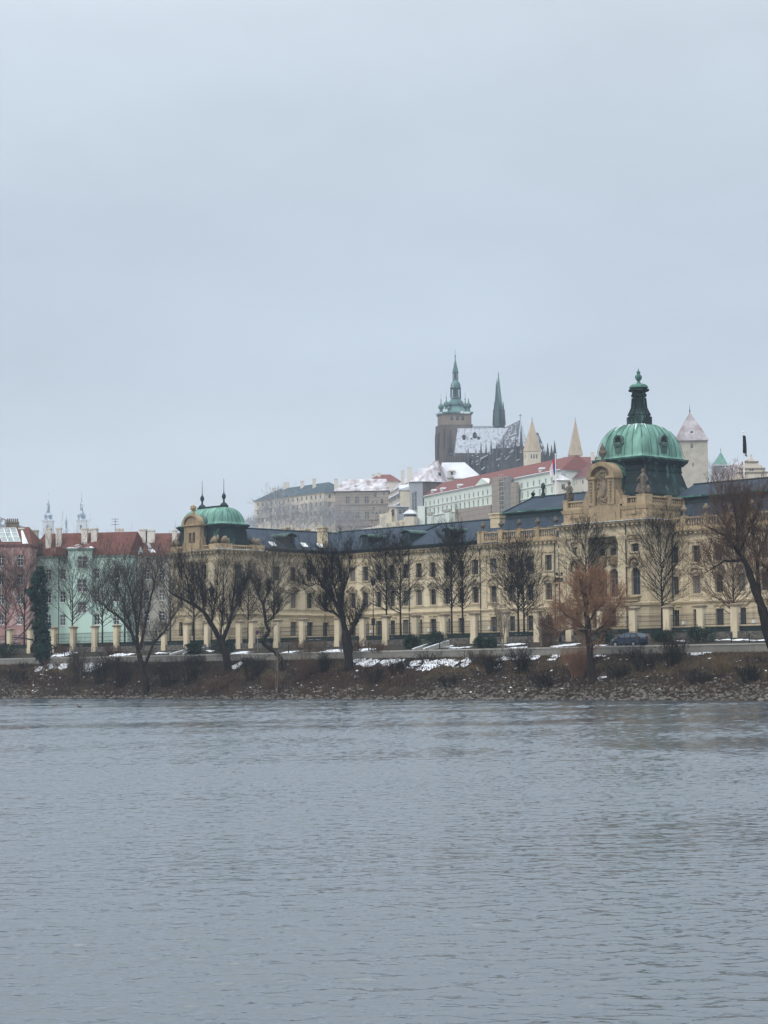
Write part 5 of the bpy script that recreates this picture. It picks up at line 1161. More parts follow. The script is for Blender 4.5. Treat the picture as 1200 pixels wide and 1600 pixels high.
M['tan'] = mat('tan_spire_stone', (0.44, 0.36, 0.27), 0.95, (0.34, 0.28, 0.21), 0.4, (1,1,0.5), col3=(0.24, 0.20, 0.15), scale3=1.0, c3=(0.6, 0.75)); M['cream_tw'] = mat('cream_ashlar', (0.60, 0.54, 0.42), 0.95, (0.5, 0.44, 0.34), 0.4)
M['blk_tower'] = mat('pale_rubble_tower', (0.46, 0.42, 0.35), 0.95, (0.36, 0.33, 0.275), 0.35, (1,1,1.5), (0.35, 0.65), col3=(0.25, 0.225, 0.19), scale3=1.1, c3=(0.62, 0.72))
M['net'] = mat('scaffold_net_brown', (0.30, 0.25, 0.20), 0.95, (0.24, 0.20, 0.165), 0.3, lines=(2.0, 0.25, (0.2, 0.17, 0.14))); M['net_g'] = mat('scaffold_net_grey', (0.21, 0.205, 0.20), 0.95, (0.17, 0.165, 0.16), 0.3, lines=(2.0, 0.25, (0.15, 0.145, 0.14)))
def grid_wins(n, x0, x1, rows, wd, kind='far'):
    return [(x0+(x1-x0)*(i+0.5)/n, z, wd, h, kind) for z, h in rows for i in range(n)]
def castle():
    V2 = lambda p: Vector((p[0], p[1]))
    def eave_pts(pts, z): return [atZ(px, py, z) for px, py in pts]
    # --- cream palace with slate roof
    ze = atY(506, 769, 950).z; A = atZ(398, 783.5, ze); B = atZ(506, 769, ze); Cc = atZ(522, 768, ze)
    P = thing('castle_palace', ((A.x+B.x)/2, (A.y+B.y)/2, 40), 'long cream palace with blue slate hip roof at the left end of the hill', 'palace')
    d = (B-A).normalized(); n = Vector((-d.y, d.x, 0)); dep = 16
    q = [(A.x, A.y), (B.x, B.y), (B.x+n.x*dep, B.y+n.y*dep), (A.x+n.x*dep, A.y+n.y*dep)]; Ln = (B-A).length; m_ = 950/FPX
    rows = [(ze-m_*o, m_*h) for o, h in ((9, 6), (22, 7), (36, 8))]
    box_house(P, q, 20, ze, {0: grid_wins(15, 1, Ln-1, rows, 1.3), 1: grid_wins(3, 1, dep-1, rows, 1.3)}, M['cream_far'])
    ro, cm = hip_roof(P, q, ze, atY(470, 756, 968).z, 10, 7, M['slate_far'], 0.9); cm.build('cornice', M['cream_far'], P)
    for px, py0, py1, k in ((428.5, 774, 763, 0.25), (447, 760, 754, 0.5), (472, 755, 751.5, 0.6), (491, 757, 748, 0.4), (525, 760, 748, 0.5)):
        Yc = 1010-0.55*(px-398)*1.0+6; c = atY(px, py1, Yc); brick_chimney(P, (c.x, c.y), c.z-6, c.z, 1.7 if px != 447 else 3, 1.2, M['white_far'])
    st = MB()
    for o in (15, 29): st.sweep([(A.x, A.y), (B.x, B.y), (B.x+n.x*dep, B.y+n.y*dep)], [(-0.1, ze-o*m_), (0.35, ze-o*m_), (0.35, ze-o*m_+0.5), (-0.1, ze-o*m_+0.5)])
    st.build('moulding', M['cream_far'], P)
    # --- grey brown palace with snow dusted roof
    Y = 900.0; m_ = Y/FPX; zp = lambda px, py, Yy=Y: atY(px, py, Yy).z; xp = lambda px, Yy=Y: atY(px, 790, Yy).x
    P = thing('castle_palace', (xp(565), Y, 45), 'grey brown palace with paired windows and snow dusted roof', 'palace')
    ze = zp(565, 767.5); q = [(xp(524), Y), (xp(607), Y-2), (xp(607), Y+14), (xp(524), Y+16)]
    w_ = []
    for px in (543.5, 558.5, 573.5):
        for dx in (-1.75, 1.75):
            for y0, y1 in ((787, 776), (811, 800)): w_.append(((px+dx-524)*m_, zp(px, y0), 0.8, zp(px, y1)-zp(px, y0), 'far'))
    for px, y0, y1, wd in ((587, 777, 771, 1.2), (600.5, 774, 770, 1), (597.5, 787, 780, 1.2), (583, 787, 783.5, 0.8), (589, 787, 783.5, 0.8), (584.5, 797, 793, 0.9), (583, 803.5, 799.5, 0.8), (589, 803.5, 799.5, 0.8), (601, 803.5, 799.5, 0.9), (595, 803.5, 799.5, 0.9), (587, 814, 809, 0.9)): w_.append(((px-524)*m_, zp(px, y0), wd, zp(px, y1)-zp(px, y0), 'far'))
    box_house(P, q, 20, ze, {0: w_}, M['grey_pal']); ro, cm = hip_roof(P, q, ze, zp(565, 749, Y+8), 4.5, 1.0, M['roof_sn'], 0.8); cm.build('cornice', M['grey_pal'], P)
    st = MB()
    for py in (789, 813, 823): st.sweep([(xp(524), Y), (xp(607), Y-2)], [(-0.1, zp(565, py)), (0.4, zp(565, py)), (0.4, zp(565, py)+0.5), (-0.1, zp(565, py)+0.5)])
    st.build('moulding', M['grey_pal'], P)
    for px in (556, 576, 596): mb = MB(); c = atY(px, 761, Y+2.4); mb.hull([(c.x-0.6, c.y-0.8, c.z-0.6), (c.x+0.6, c.y-0.8, c.z-0.6), (c.x+0.6, c.y+2, c.z-0.6), (c.x-0.6, c.y+2, c.z-0.6)], [(c.x-0.5, c.y-0.8, c.z+0.5), (c.x+0.5, c.y-0.8, c.z+0.5), (c.x+0.5, c.y+2, c.z+0.7), (c.x-0.5, c.y+2, c.z+0.7)]); mb.build('dormer', M['lead'], P)
    # --- dark red roofed house behind
    Y2 = 960.0; P = thing('castle_house', (xp(600, Y2), Y2, 60), 'house with dark red hip roof and two chimneys behind the grey brown palace', 'house')
    zr = zp(600, 752, Y2); q = [(xp(578, Y2), Y2), (xp(624, Y2), Y2), (xp(624, Y2), Y2+14), (xp(578, Y2), Y2+14)]; box_house(P, q, 40, zr, {}, M['white_far'])
    ro, cm = hip_roof(P, q, zr, zp(600, 741.5, Y2+7), 4, 4, M['red_far'], 0.8); cm.build('cornice', M['white_far'], P)
    for px, t in ((584, 741), (592, 739)): c = atY(px, t, Y2+5); brick_chimney(P, (c.x, c.y), c.z-5, c.z, 1.6, 1.2, M['white_far'])
    # --- old palace: long gabled hall seen end on, with terraces
    Y3 = 890.0; z3 = lambda px, py, Yy=Y3: atY(px, py, Yy).z; x3 = lambda px, Yy=Y3: atY(px, 770, Yy).x
    P = thing('old_palace', (x3(640), Y3, 50), 'pale old palace wing with stepped ledges under a long steep snow striped roof', 'palace')
    # long side recedes to the left: eave (606,770) -> (655,742); gable apex (668,719)
    zE = z3(655, 745, 880); A = atZ(607, 772, zE); B = atZ(654, 746.5, zE); d = (B-A).normalized(); n = Vector((-d.y, d.x, 0)); dep = 15.0
    q = [(A.x, A.y), (B.x, B.y), (B.x+n.x*dep, B.y+n.y*dep), (A.x+n.x*dep, A.y+n.y*dep)]; Ln = (B-A).length
    box_house(P, q, 30, zE, {0: grid_wins(7, 3, Ln-3, [(zE-5.2, 2.0), (zE-10.5, 2.4)], 1.2)}, M['white_far'])
    zr = atY(667, 719.5, B.y+n.y*dep/2).z; ro, cm = hip_roof(P, q, zE, zr, 2, 0.0, M['roof_sn'], 0.8); cm.build('cornice', M['white_far'], P)
    st = MB()
    for dz, o in ((3.0, 1.6), (7.5, 1.2), (12.5, 1.0)): st.sweep([(A.x, A.y), (B.x, B.y)], [(-0.1, zE-dz), (o, zE-dz), (o*0.3, zE-dz+0.9), (-0.1, zE-dz+0.95)])
    st.build('ledge', M['roof_snw'], P)
    c = atY(640, 735, B.y+6); brick_chimney(P, (c.x, c.y), c.z-8, c.z+1.4, 1.9, 1.4, M['white_far']); c = atY(629, 735, B.y+20); brick_chimney(P, (c.x, c.y), c.z-7, c.z, 1.4, 1.2, M['white_far'])
    # oriel block in front
    mb = MB(); bx0, bx1 = x3(625, 866), x3(641, 866); mb.box(bx0, bx1, 866, 876, 35, z3(633, 766, 866)); ob = mb.build('oriel_block', M['cream_tw'], P)
    mb = MB(); mb.hull([(bx0-0.4, 865.5, z3(633, 766, 866)), (bx1+0.4, 865.5, z3(633, 766, 866)), (bx1+0.4, 877, z3(633, 766, 866)), (bx0-0.4, 877, z3(633, 766, 866))], [(bx0-0.4, 865.5, z3(633, 766, 866)+0.5), (bx1+0.4, 865.5, z3(633, 766, 866)+1.8), (bx1+0.4, 877, z3(633, 766, 866)+3.8), (bx0-0.4, 877, z3(633, 766, 866)+3)]); mb.build('roof', M['roof_snw'], P)
    # --- chapel with a tall blue grey apse and conical snowy roof
    Ya = 858.0; za = lambda px, py, Yy=Ya: atY(px, py, Yy).z; xa = lambda px, Yy=Ya: atY(px, 770, Yy).x
    P = thing('chapel', (xa(680), Ya+8, 45), 'blue grey chapel apse with tall lancet windows and pointed snow striped roof', 'church')
    ze = za(655, 753); w0, w1 = xa(641), xa(660.5); mb = MB(); Lw = w1-w0
    fw = [((645.5-641)*Ya/FPX, za(648, 797), 0.9, za(648, 770)-za(648, 797), 'far'), ((649.5-641)*Ya/FPX, za(648, 797), 0.9, za(648, 768)-za(648, 797), 'far')]
    q = [(w0, Ya), (w1, Ya-1.5), (xa(688, Ya+1), Ya+2), (xa(700, Ya+10), Ya+9), (xa(700, Ya+10), Ya+26), (w0, Ya+24)]
    for i in range(6): facade(mb, q[i], q[(i+1) % 6], 30, ze if i != 5 else ze, fw if i == 0 else [], P, mi=0 if i in (0, 5) else 1)
    mb.build('wall', [M['bluegrey'], M['goth']], P, fix=False)
    ap = atY(684.5, 719, Ya+10); rb = MB(); pts = [(p[0], p[1], ze+0.02) for p in q]; cc = Vector((sum(p[0] for p in q)/6, sum(p[1] for p in q)/6, 0))
    ov = [tuple(Vector(p)+(Vector((p[0], p[1], 0))-cc).normalized()*0.8) for p in pts]; tip = [(ap.x+0.05*math.cos(k), ap.y+0.05*math.sin(k), ap.z) for k in range(6)]; rb.hull(ov, tip); rb.build('roof', M['roof_sn'], P)
    k0 = MB(); k0.hull([(xa(650), Ya+6, ze), (xa(664), Ya+6, ze), (xa(676), Ya+16, ze), (xa(650), Ya+16, ze)], [(xa(655), Ya+9, za(660, 731, Ya+9)), (xa(672), Ya+9, za(672, 731, Ya+9)), (xa(672), Ya+12, za(672, 731, Ya+9)), (xa(655), Ya+12, za(660, 731, Ya+9))]); k0.build('side_roof', M['roof_snw'], P)
    mb = MB(); c = atY(687, 741, Ya+4.4); mb.hull([(c.x-0.6, c.y-0.8, c.z-0.8), (c.x+0.6, c.y-0.8, c.z-0.8), (c.x+0.6, c.y+2, c.z-0.8), (c.x-0.6, c.y+2, c.z-0.8)], [(c.x-0.5, c.y-0.8, c.z+0.7), (c.x+0.5, c.y-0.8, c.z+0.7), (c.x+0.5, c.y+2, c.z+0.9), (c.x-0.5, c.y+2, c.z+0.9)]); mb.build('dormer', M['lead'], P)
    # --- house with white snow covered roof
    Yh = 905.0; xh = lambda px: atY(px, 740, Yh).x; zh = lambda px, py, Yy=Yh: atY(px, py, Yy).z
    P = thing('castle_house', (xh(715), Yh, 55), 'house under a white snow covered roof below the cathedral', 'house')
    q = [(xh(688), Yh), (xh(752), Yh), (xh(752), Yh+16), (xh(688), Yh+16)]; box_house(P, q, 40, zh(715, 748), {}, M['white_far']); ro, cm = hip_roof(P, q, zh(715, 748), zh(715, 722.5, Yh+8), 1, 7, M['roof_snw'], 0.8); cm.build('cornice', M['white_far'], P)
    mb = MB(); c = atY(706, 740, Yh+1.5); mb.box(c.x-1.3, c.x+1.3, c.y-0.6, c.y+4, c.z-2, c.z+1.2); mb.hull([(c.x-1.6, c.y-1, c.z+1.21), (c.x+1.6, c.y-1, c.z+1.21), (c.x+1.6, c.y+4, c.z+1.21), (c.x-1.6, c.y+4, c.z+1.21)], [(c.x-1, c.y-0.5, c.z+1.8), (c.x+1, c.y-0.5, c.z+1.8), (c.x+1, c.y+4, c.z+1.8), (c.x-1, c.y+4, c.z+1.8)]); dm = mb.build('dormer', M['white_far'], P); g = MB(); g.box(c.x-0.55, c.x+0.55, c.y-0.66, c.y-0.62, c.z-0.6, c.z+0.8); g.build('pane', M['glass'], dm)
    # --- terrace pavilion, hexagonal turret, terrace walls
    Yt = 800.0; xt = lambda px, Yy=Yt: atY(px, 800, Yy).x; zt = lambda px, py, Yy=Yt: atY(px, py, Yy).z
    P = thing('terrace_pavilion', (xt(622), Yt, 55), 'cream flat roofed terrace pavilion with arched opening left of the little turret', 'pavilion')
    mb = MB(); q = [(xt(608), Yt-0.5), (xt(620), Yt), (xt(637), Yt+2), (xt(637), Yt+12), (xt(608), Yt+12)]
    for i in range(5): facade(mb, q[i], q[(i+1) % 5], 40, zt(615, 792), [(1.5, zt(615, 806), 1.3, 2.6, 'arch')] if i == 0 else ([(1.6, zt(628, 803), 1.4, 1.6, 'far'), (3.3, zt(628, 803), 1.2, 1.6, 'far')] if i == 1 else []), P, mi=0 if i != 1 else 1)
    mb.build('wall', [M['cream_tw'], M['bluegrey']], P, fix=False); mb = MB(); mb.prism([(xt(606), Yt-1.3), (xt(621), Yt-0.9), (xt(639), Yt+1), (xt(639), Yt+13), (xt(606), Yt+13)], zt(615, 792), zt(615, 790.5)); mb.build('roof', M['roof_snw'], P)
    P = thing('turret', (xt(641, 790), 790, 50), 'small hexagonal cream turret with a snowy tent roof', 'turret'); c = atY(641, 800, 790)
    mb = MB(); mb.lathe((c.x, 790, 0), [(2.7, 45), (2.7, zt(641, 808, 790)), (2.3, zt(641, 808, 790)+0.01), (2.3, zt(641, 803.5, 790))], 6); mb.build('wall', M['cream_tw'], P); mb = MB(); mb.lathe((c.x, 790, 0), [(3.1, zt(641, 803.4, 790)), (1.6, zt(641, 798.5, 790)), (0.1, zt(641, 796, 790))], 6); mb.build('roof', M['roof_snw'], P)
    gl = MB(); gl.lathe((c.x, 790, 0), [(2.36, zt(641, 807.4, 790)), (2.36, zt(641, 804.4, 790))], 6, cap=False); gl.build('window_band', M['glass'], P)
    P = thing('terrace_wall', (xt(610), 792, 45), 'pale cream terrace walls stepping up the slope below the turret', 'wall')
    for a, ya, b, yb, yy in ((556, 829, 603, 818, 797), (600, 818, 634, 811, 795), (593, 803.5, 612, 800, 798.2), (632, 811, 655, 809, 792)):
        mb = MB(); p0 = atY(a, ya, yy); p1 = atY(b, yb, yy); mb.hull([(p0.x, yy, 40), (p1.x, yy, 40), (p1.x, yy+2, 40), (p0.x, yy+2, 40)], [(p0.x, yy, p0.z), (p1.x, yy, p1.z), (p1.x, yy+2, p1.z), (p0.x, yy+2, p0.z)]); mb.build('wall_section', M['cream_tw'] if a != 556 else M['white_far'], P)
    # --- long mint palace
    ze = atY(767, 756, 800).z; A = atZ(660, 777, ze); B = atZ(767, 756, ze); d = (B-A).normalized(); n = Vector((-d.y, d.x, 0)); dep = 15; Ln = (B-A).length; m_ = 830/FPX
    P = thing('castle_palace', (A.x, A.y, 45), 'long pale mint palace with red roof, half wrapped in scaffolding netting', 'palace')
    E = A+d*(Ln*1.9); Lt = (E-A).length; q = [(A.x, A.y), (E.x, E.y), (E.x+n.x*dep, E.y+n.y*dep), (A.x+n.x*dep, A.y+n.y*dep)]
    rows = [(ze-m_*15.5, m_*7.5), (ze-m_*30.5, m_*9)]
    box_house(P, q, 30, ze, {0: grid_wins(15, 1.2, Ln-1, rows, 1.15) + grid_wins(9, Ln+14, Lt-0.5, [rows[0], rows[1]], 1.15)}, M['mint_far'])
    zr = atY(800, 733.5, (A.y+E.y)/2+n.y*dep/2-2).z; ro, cm = hip_roof(P, q, ze, zr, 4, 2, M['red_far'], 0.8); cm.build('cornice', M['mint_far'], P)
    st = MB(); arcs = MB()
    for o, w_ in ((17.5, 0.4), (33, 0.5)): st.sweep([(A.x, A.y), (E.x, E.y)], [(-0.1, ze-o*m_), (w_, ze-o*m_), (w_, ze-o*m_+0.35), (-0.1, ze-o*m_+0.4)])
    st.build('moulding', M['mint_far'], P)
    for i in range(15):
        xx = 1.2+(Ln-2.2)*(i+0.5)/15; c = A+d*xx-n*0.25; a_, b_ = c-d*0.75, c+d*0.75; z0 = ze-m_*21
        arcs.hull([(*a_.xy, z0), (*b_.xy, z0), *[( *(p+n*0.4).xy, z0) for p in (b_, a_)]], [(*(c-d*0.3).xy, z0+0.7), (*(c+d*0.3).xy, z0+0.7), (*(c+d*0.3+n*0.4).xy, z0+0.7), (*(c-d*0.3+n*0.4).xy, z0+0.7)])
    arcs.build('window_hood', M['white_far'], P)
    sn = MB()
    for i in range(26):
        xx = 0.5+(Ln*0.78)*i/26; a_ = A+d*xx-n*0.7; b_ = A+d*(xx+1.0)-n*0.7; z0 = ze+0.05; sn.hull([(*a_.xy, z0), (*b_.xy, z0), *((*(p+n*0.9).xy, z0) for p in (b_, a_))], [(*(a_+d*0.2).xy, z0+0.35), (*(b_-d*0.2).xy, z0+0.35), *((*(p+n*1.0).xy, z0+0.55) for p in (b_, a_))])
    for i in range(24):
        xx = Ln*1.33+(Lt-Ln*1.33)*i/24; a_ = A+d*xx-n*0.7; b_ = A+d*(xx+1.2)-n*0.7; z0 = ze+0.05; sn.hull([(*a_.xy, z0), (*b_.xy, z0), *((*(p+n*0.9).xy, z0) for p in (b_, a_))], [(*(a_+d*0.2).xy, z0+0.35), (*(b_-d*0.2).xy, z0+0.35), *((*(p+n*1.0).xy, z0+0.55) for p in (b_, a_))])
    sn.build('snow', M['snow'], P)
    # pediment and dormers
    pe = MB(); c0_, c1_ = A+d*(Ln*0.78)-n*0.5, A+d*Ln-n*0.5; cm_ = (c0_+c1_)/2; pe.hull([(*c0_.xy, ze), (*c1_.xy, ze), *((*(p+n*3).xy, ze) for p in (c1_, c0_))], [(*(cm_-d*0.1).xy, ze+2.9), (*(cm_+d*0.1).xy, ze+2.9), (*(cm_+d*0.1+n*3).xy, ze+2.9), (*(cm_-d*0.1+n*3).xy, ze+2.9)]); pe.build('pediment', M['mint_far'], P)
    for f in (0.13, 0.27, 0.52, 1.62):
        c = A+d*(Ln*f)+n*0.6; db = MB(); a_, b_ = c-d*0.8, c+d*0.8; db.hull([(*a_.xy, ze), (*b_.xy, ze), *((*(p+n*3).xy, ze) for p in (b_, a_))], [(*a_.xy, ze+2.0), (*b_.xy, ze+2.0), *((*(p+n*3).xy, ze+2.0) for p in (b_, a_))]); dm = db.build('dormer', M['mint_far'], P)
        rb = MB(); a2, b2 = a_-d*0.3-n*0.3, b_+d*0.3-n*0.3; rb.hull([(*a2.xy, ze+2.01), (*b2.xy, ze+2.01), *((*(p+n*3.6).xy, ze+2.01) for p in (b2, a2))], [(*(c-d*0.5).xy, ze+2.7), (*(c+d*0.5).xy, ze+2.7), *((*(p+n*3).xy, ze+2.7) for p in (c+d*0.5, c-d*0.5))]); rb.build('dormer_roof', M['roof_snw'], dm)
    # low extension at the left foot and balcony boxes
    p0 = atY(652.5, 791, A.y-3); p1 = atY(664, 789, A.y-5); mb = MB(); mb.hull([(p0.x, p0.y, 35), (p1.x, p1.y, 35), (p1.x, p1.y+8, 35), (p0.x, p0.y+8, 35)], [(p0.x, p0.y, p0.z), (p1.x, p1.y, p0.z), (p1.x, p1.y+8, p0.z), (p0.x, p0.y+8, p0.z)]); mb.build('extension', M['mint_far'], P)
    for f, py, wd in ((0.14, 806, 4), (0.40, 801, 5)): c = A+d*(Ln*f)-n*1.2; z0 = atY(670 if f < 0.3 else 697, py, c.y).z; bb = MB(); a_, b_ = c-d*wd/2, c+d*wd/2; bb.hull([(*a_.xy, z0-7), (*b_.xy, z0-7), *((*(p+n*2).xy, z0-7) for p in (b_, a_))], [(*a_.xy, z0), (*b_.xy, z0), *((*(p+n*2).xy, z0) for p in (b_, a_))]); bo = bb.build('balcony', M['mint_far'], P); rl = MB(); rl.hull([(*(a_-n*0.06).xy, z0+0.3), (*(b_-n*0.06).xy, z0+0.3), *((*(p+n*1).xy, z0+0.3) for p in (b_, a_))], [(*(a_-n*0.06).xy, z0+1.4), (*(b_-n*0.06).xy, z0+1.4), *((*(p+n*1).xy, z0+1.4) for p in (b_, a_))]); rl.build('balcony_rail', M['greyst'], bo)
    # scaffolding: a framed tower with netting and a low netted stretch
    P2 = thing('scaffolding', (atY(785, 800, 800).x, 795, 45), 'tall scaffold tower in brown and grey netting against the mint palace', 'scaffolding')
    def slab(px0, y0, px1, y1, yb, Yoff, m, name, th=1.2):
        f0, f1 = None, None
        def hit(px, py):       # on the plane of the facade moved out by Yoff
            dd = ray(px, py); nn = Vector((n.x, n.y, 0)); k = ((A-nn*Yoff-CAM).dot(nn))/dd.dot(nn); return CAM+dd*k
        a_, b_ = hit(px0, y0), hit(px1, y1); zb = hit(px0, yb).z; mb = MB(); mb.hull([(*a_.xy, zb), (*b_.xy, zb), *((*(p+n*th).xy, zb) for p in (b_, a_))], [(*a_.xy, a_.z), (*b_.xy, b_.z), *((*(p+n*th).xy, p.z) for p in (b_, a_))]); return mb.build(name, m, P2), a_, b_, zb
    slab(711, 796, 767, 788.5, 830, 1.6, M['net'], 'netting'); slab(768, 745, 779, 745, 815, 2.0, M['net'], 'netting'); slab(787.5, 745, 796, 745, 815, 2.0, M['net_g'], 'netting'); slab(797, 754, 806, 753, 812, 2.4, M['net'], 'netting')
    sc = MB()
    def hit(px, py, Yoff): dd = ray(px, py); nn = Vector((n.x, n.y, 0)); k = ((A-nn*Yoff-CAM).dot(nn))/dd.dot(nn); return CAM+dd*k
    for px in (779.3, 783, 787.3): a_ = hit(px, 744, 2.2); sc.tube([(a_.x, a_.y, 40), a_], 0.12, 4)
    for k in range(9): py = 747+k*7.2; a_, b_ = hit(779, py, 2.3), hit(788, py-1, 2.3); sc.hull([(*a_.xy, a_.z), (*b_.xy, a_.z), *((*(p+n*1.5).xy, a_.z) for p in (b_, a_))], [(*a_.xy, a_.z+0.25), (*b_.xy, a_.z+0.25), *((*(p+n*1.5).xy, a_.z+0.25) for p in (b_, a_))]); sc.tube([(a_.x, a_.y, a_.z+1.1), (b_.x, b_.y, a_.z+1.1)], 0.07, 4)
    sc.build('frame', M['greyst'], P2)
    # --- little tower house and white house right of the mint palace
    Yw = 735.0; xw = lambda px, Yy=Yw: atY(px, 760, Yy).x; zw_ = lambda px, py, Yy=Yw: atY(px, py, Yy).z
    P = thing('tower_house', (xw(876), Yw, 50), 'small white tower house with snowy pyramid roof behind the striped flag', 'house')
    q = [(xw(866), Yw), (xw(872), Yw-1.5), (xw(890), Yw), (xw(886), Yw+8), (xw(868), Yw+8)]; mb = MB(); zt_ = zw_(876, 751)
    for i in range(5): facade(mb, q[i], q[(i+1) % 5], 40, zt_, [(2.0, zw_(880, 765), 1.5, 1.9, 'far')] if i == 1 else ([(0.75, zw_(869, 765), 0.6, 1.9, 'far')] if i == 0 else []), P)
    mb.build('wall', M['white_far'], P, fix=False); mb = MB(); ap = (xw(878), Yw+3.5, zw_(878, 742, Yw+3)); cc = Vector((xw(877), Yw+3, 0)); ov = [tuple(Vector((p[0], p[1], zt_+0.02))+(Vector((p[0], p[1], 0))-cc).normalized()*0.8) for p in q]; mb.hull(ov, [(ap[0]+0.4*math.cos(2*math.pi*(k-1)/5-1.2), ap[1]+0.4*math.sin(2*math.pi*(k-1)/5-1.2), ap[2]) for k in range(5)]); mb.build('roof', M['roof_sn'], P); brick_chimney(P, (xw(882), Yw+4), ap[2]-2, ap[2]+1.8, 1.5, 1.5, M['bluegrey'])
    Yv = 745.0; zE = atY(905, 746.5, Yv).z; A2 = atZ(889, 750, zE); B2 = atZ(932, 741.5, zE); d2 = (B2-A2).normalized(); n2 = Vector((-d2.y, d2.x, 0))
    P = thing('castle_house', (A2.x, A2.y, 50), 'white house with dark windows and purple brown roof left of the large dome', 'house')
    E2 = B2+d2*6; q = [(A2.x, A2.y), (E2.x, E2.y), (E2.x+n2.x*11, E2.y+n2.y*11), (A2.x+n2.x*11, A2.y+n2.y*11)]; L2 = (E2-A2).length; mv = Yv/FPX
    box_house(P, q, 40, zE, {0: [((px-889)/(932-889)*(B2-A2).length, zE-o*mv, w_*0.8, 6*mv, 'far') for o in (10.5, 27) for px, w_ in ((893, 0.9), (897.5, 0.9), (901, 0.9), (910.5, 1.6), (920, 1.0))]}, M['white_far'])
    ro, cm = hip_roof(P, q, zE, atY(915, 724, Yv+4).z, 3, 2, M['red_dk'], 0.8); cm.build('cornice', M['roof_snw'], P)
    # --- red roofed long building behind
    Yr = 850.0; P = thing('castle_house', (atY(905, 730, Yr).x, Yr, 60), 'long building with red roof and a pale chimney behind the mint palace', 'house')
    xr = lambda px: atY(px, 730, Yr).x; zr_ = lambda px, py: atY(px, py, Yr).z; q = [(xr(868), Yr), (xr(950), Yr), (xr(950), Yr+14), (xr(868), Yr+14)]; box_house(P, q, 50, zr_(905, 734), {}, M['white_far']); ro, cm = hip_roof(P, q, zr_(905, 734), atY(905, 714, Yr+7).z, 4, 1, M['red_far'], 0.8); cm.build('cornice', M['white_far'], P)
    for px, t in ((895, 716), (926, 707)): c = atY(px, t, Yr+3); brick_chimney(P, (c.x, c.y), c.z-5, c.z, 1.6, 1.3, M['white_far'])
    # --- two romanesque towers with stone spires
    for i, (cx_, x0, x1, yb, ye, yt, Yq) in enumerate(((831, 818.5, 845, 730, 705, 658, 900), (898.5, 888.5, 910, 722, 711, 658, 915))):
        P = thing('church_tower', (atY(cx_, 720, Yq).x, Yq, 55), ('cream church tower with triple window and tan stone spire before the cathedral choir', 'cream church tower with tan stone spire standing alone between cathedral and green dome')[i], 'tower', None)
        mb = MB(); xl, xr2 = atY(x0, 710, Yq).x, atY(x1, 710, Yq).x; wd = xr2-xl; xm = xl+wd*0.22; zt2 = atY(cx_, ye, Yq).z; mq = Yq/FPX; q = [(xl, Yq+1.6), (xm, Yq), (xr2, Yq+0.6), (xr2-wd*0.1, Yq+7), (xl+wd*0.1, Yq+7)]
        wz = atY(cx_, 716.5 if i == 0 else 716, Yq).z
        for k in range(5): facade(mb, q[k], q[(k+1) % 5], 40, zt2, [(((xr2-xm)*(0.5+dx)), wz, 0.75, 2.0, 'far') for dx in (-0.2, 0.0, 0.2)] if k == 1 else ([(0.9, wz, 0.6, 2.0, 'far')] if k == 0 else []), P)
        mb.build('wall', M['cream_tw'], P, fix=False)
        s_ = MB(); cc = Vector((sum(p[0] for p in q)/5, sum(p[1] for p in q)/5, 0)); ap = atY(cx_-0.5+1, yt, Yq+3); ov = [tuple(Vector((p[0], p[1], zt2+0.02))+(Vector((p[0], p[1], 0))-cc).normalized()*0.35) for p in q]
        s_.hull(ov, [(ap.x+0.12*math.cos(2*math.pi*k/5-2.4), Yq+3.2+0.12*math.sin(2*math.pi*k/5-2.4), ap.z+0.6) for k in range(5)])
        so_ = s_.build('spire', M['tan'], P); g = MB(); g.tube([(ap.x, Yq+3.2, ap.z), (ap.x, Yq+3.2, ap.z+1.6)], 0.08, 5); g.tube([(ap.x-0.4, Yq+3.2, ap.z+1.0), (ap.x+0.4, Yq+3.2, ap.z+1.0)], 0.07, 4); g.build('cross', M['iron'], so_)
        g = MB(); cdx = atY(cx_-4 if i else cx_+2, ye-14, Yq+0.6); g.hull([(cdx.x-0.5, cdx.y, cdx.z-1), (cdx.x+0.5, cdx.y, cdx.z-1), (cdx.x+0.5, cdx.y+2, cdx.z-1), (cdx.x-0.5, cdx.y+2, cdx.z-1)], [(cdx.x-0.1, cdx.y+0.2, cdx.z+1), (cdx.x+0.1, cdx.y+0.2, cdx.z+1), (cdx.x+0.1, cdx.y+2, cdx.z+1), (cdx.x-0.1, cdx.y+2, cdx.z+1)]); g.build('dormer', M['tan'], so_)
    # --- right of the dome: pale rubble tower with pyramid roof
    Yk = 700.0; P = thing('rubble_tower', (atY(1084, 740, Yk).x, Yk, 45), 'square pale rubble tower with snow dusted pyramid roof right of the large dome', 'tower')
    mk = Yk/FPX; xk = lambda px, Yy=Yk: atY(px, 720, Yy).x; zk = lambda px, py, Yy=Yk: atY(px, py, Yy).z
    q = [(xk(1060.5), Yk), (xk(1106), Yk-0.5), (xk(1104.5), Yk+9.5), (xk(1062), Yk+10)]; mb = MB(); zt2 = zk(1084, 688.5)
    for k in range(4): facade(mb, q[k], q[(k+1) % 4], 40, zt2, [(4.6, zk(1082, 700.5), 0.95, 1.6, 'far'), (4.9, zk(1082, 729.5), 0.6, 1.3, 'far')] if k == 0 else [], P, depth=0.5)
    mb.build('wall', M['blk_tower'], P, fix=False); rb = MB(); ap = atY(1077.8, 645, Yk+5); o_ = 0.9
    base = [(q[0][0]-o_, q[0][1]-o_, zt2), (q[1][0]+o_*0.3, q[1][1]-o_, zt2), (q[2][0]+o_*0.3, q[2][1]+o_, zt2), (q[3][0]-o_, q[3][1]+o_, zt2)]
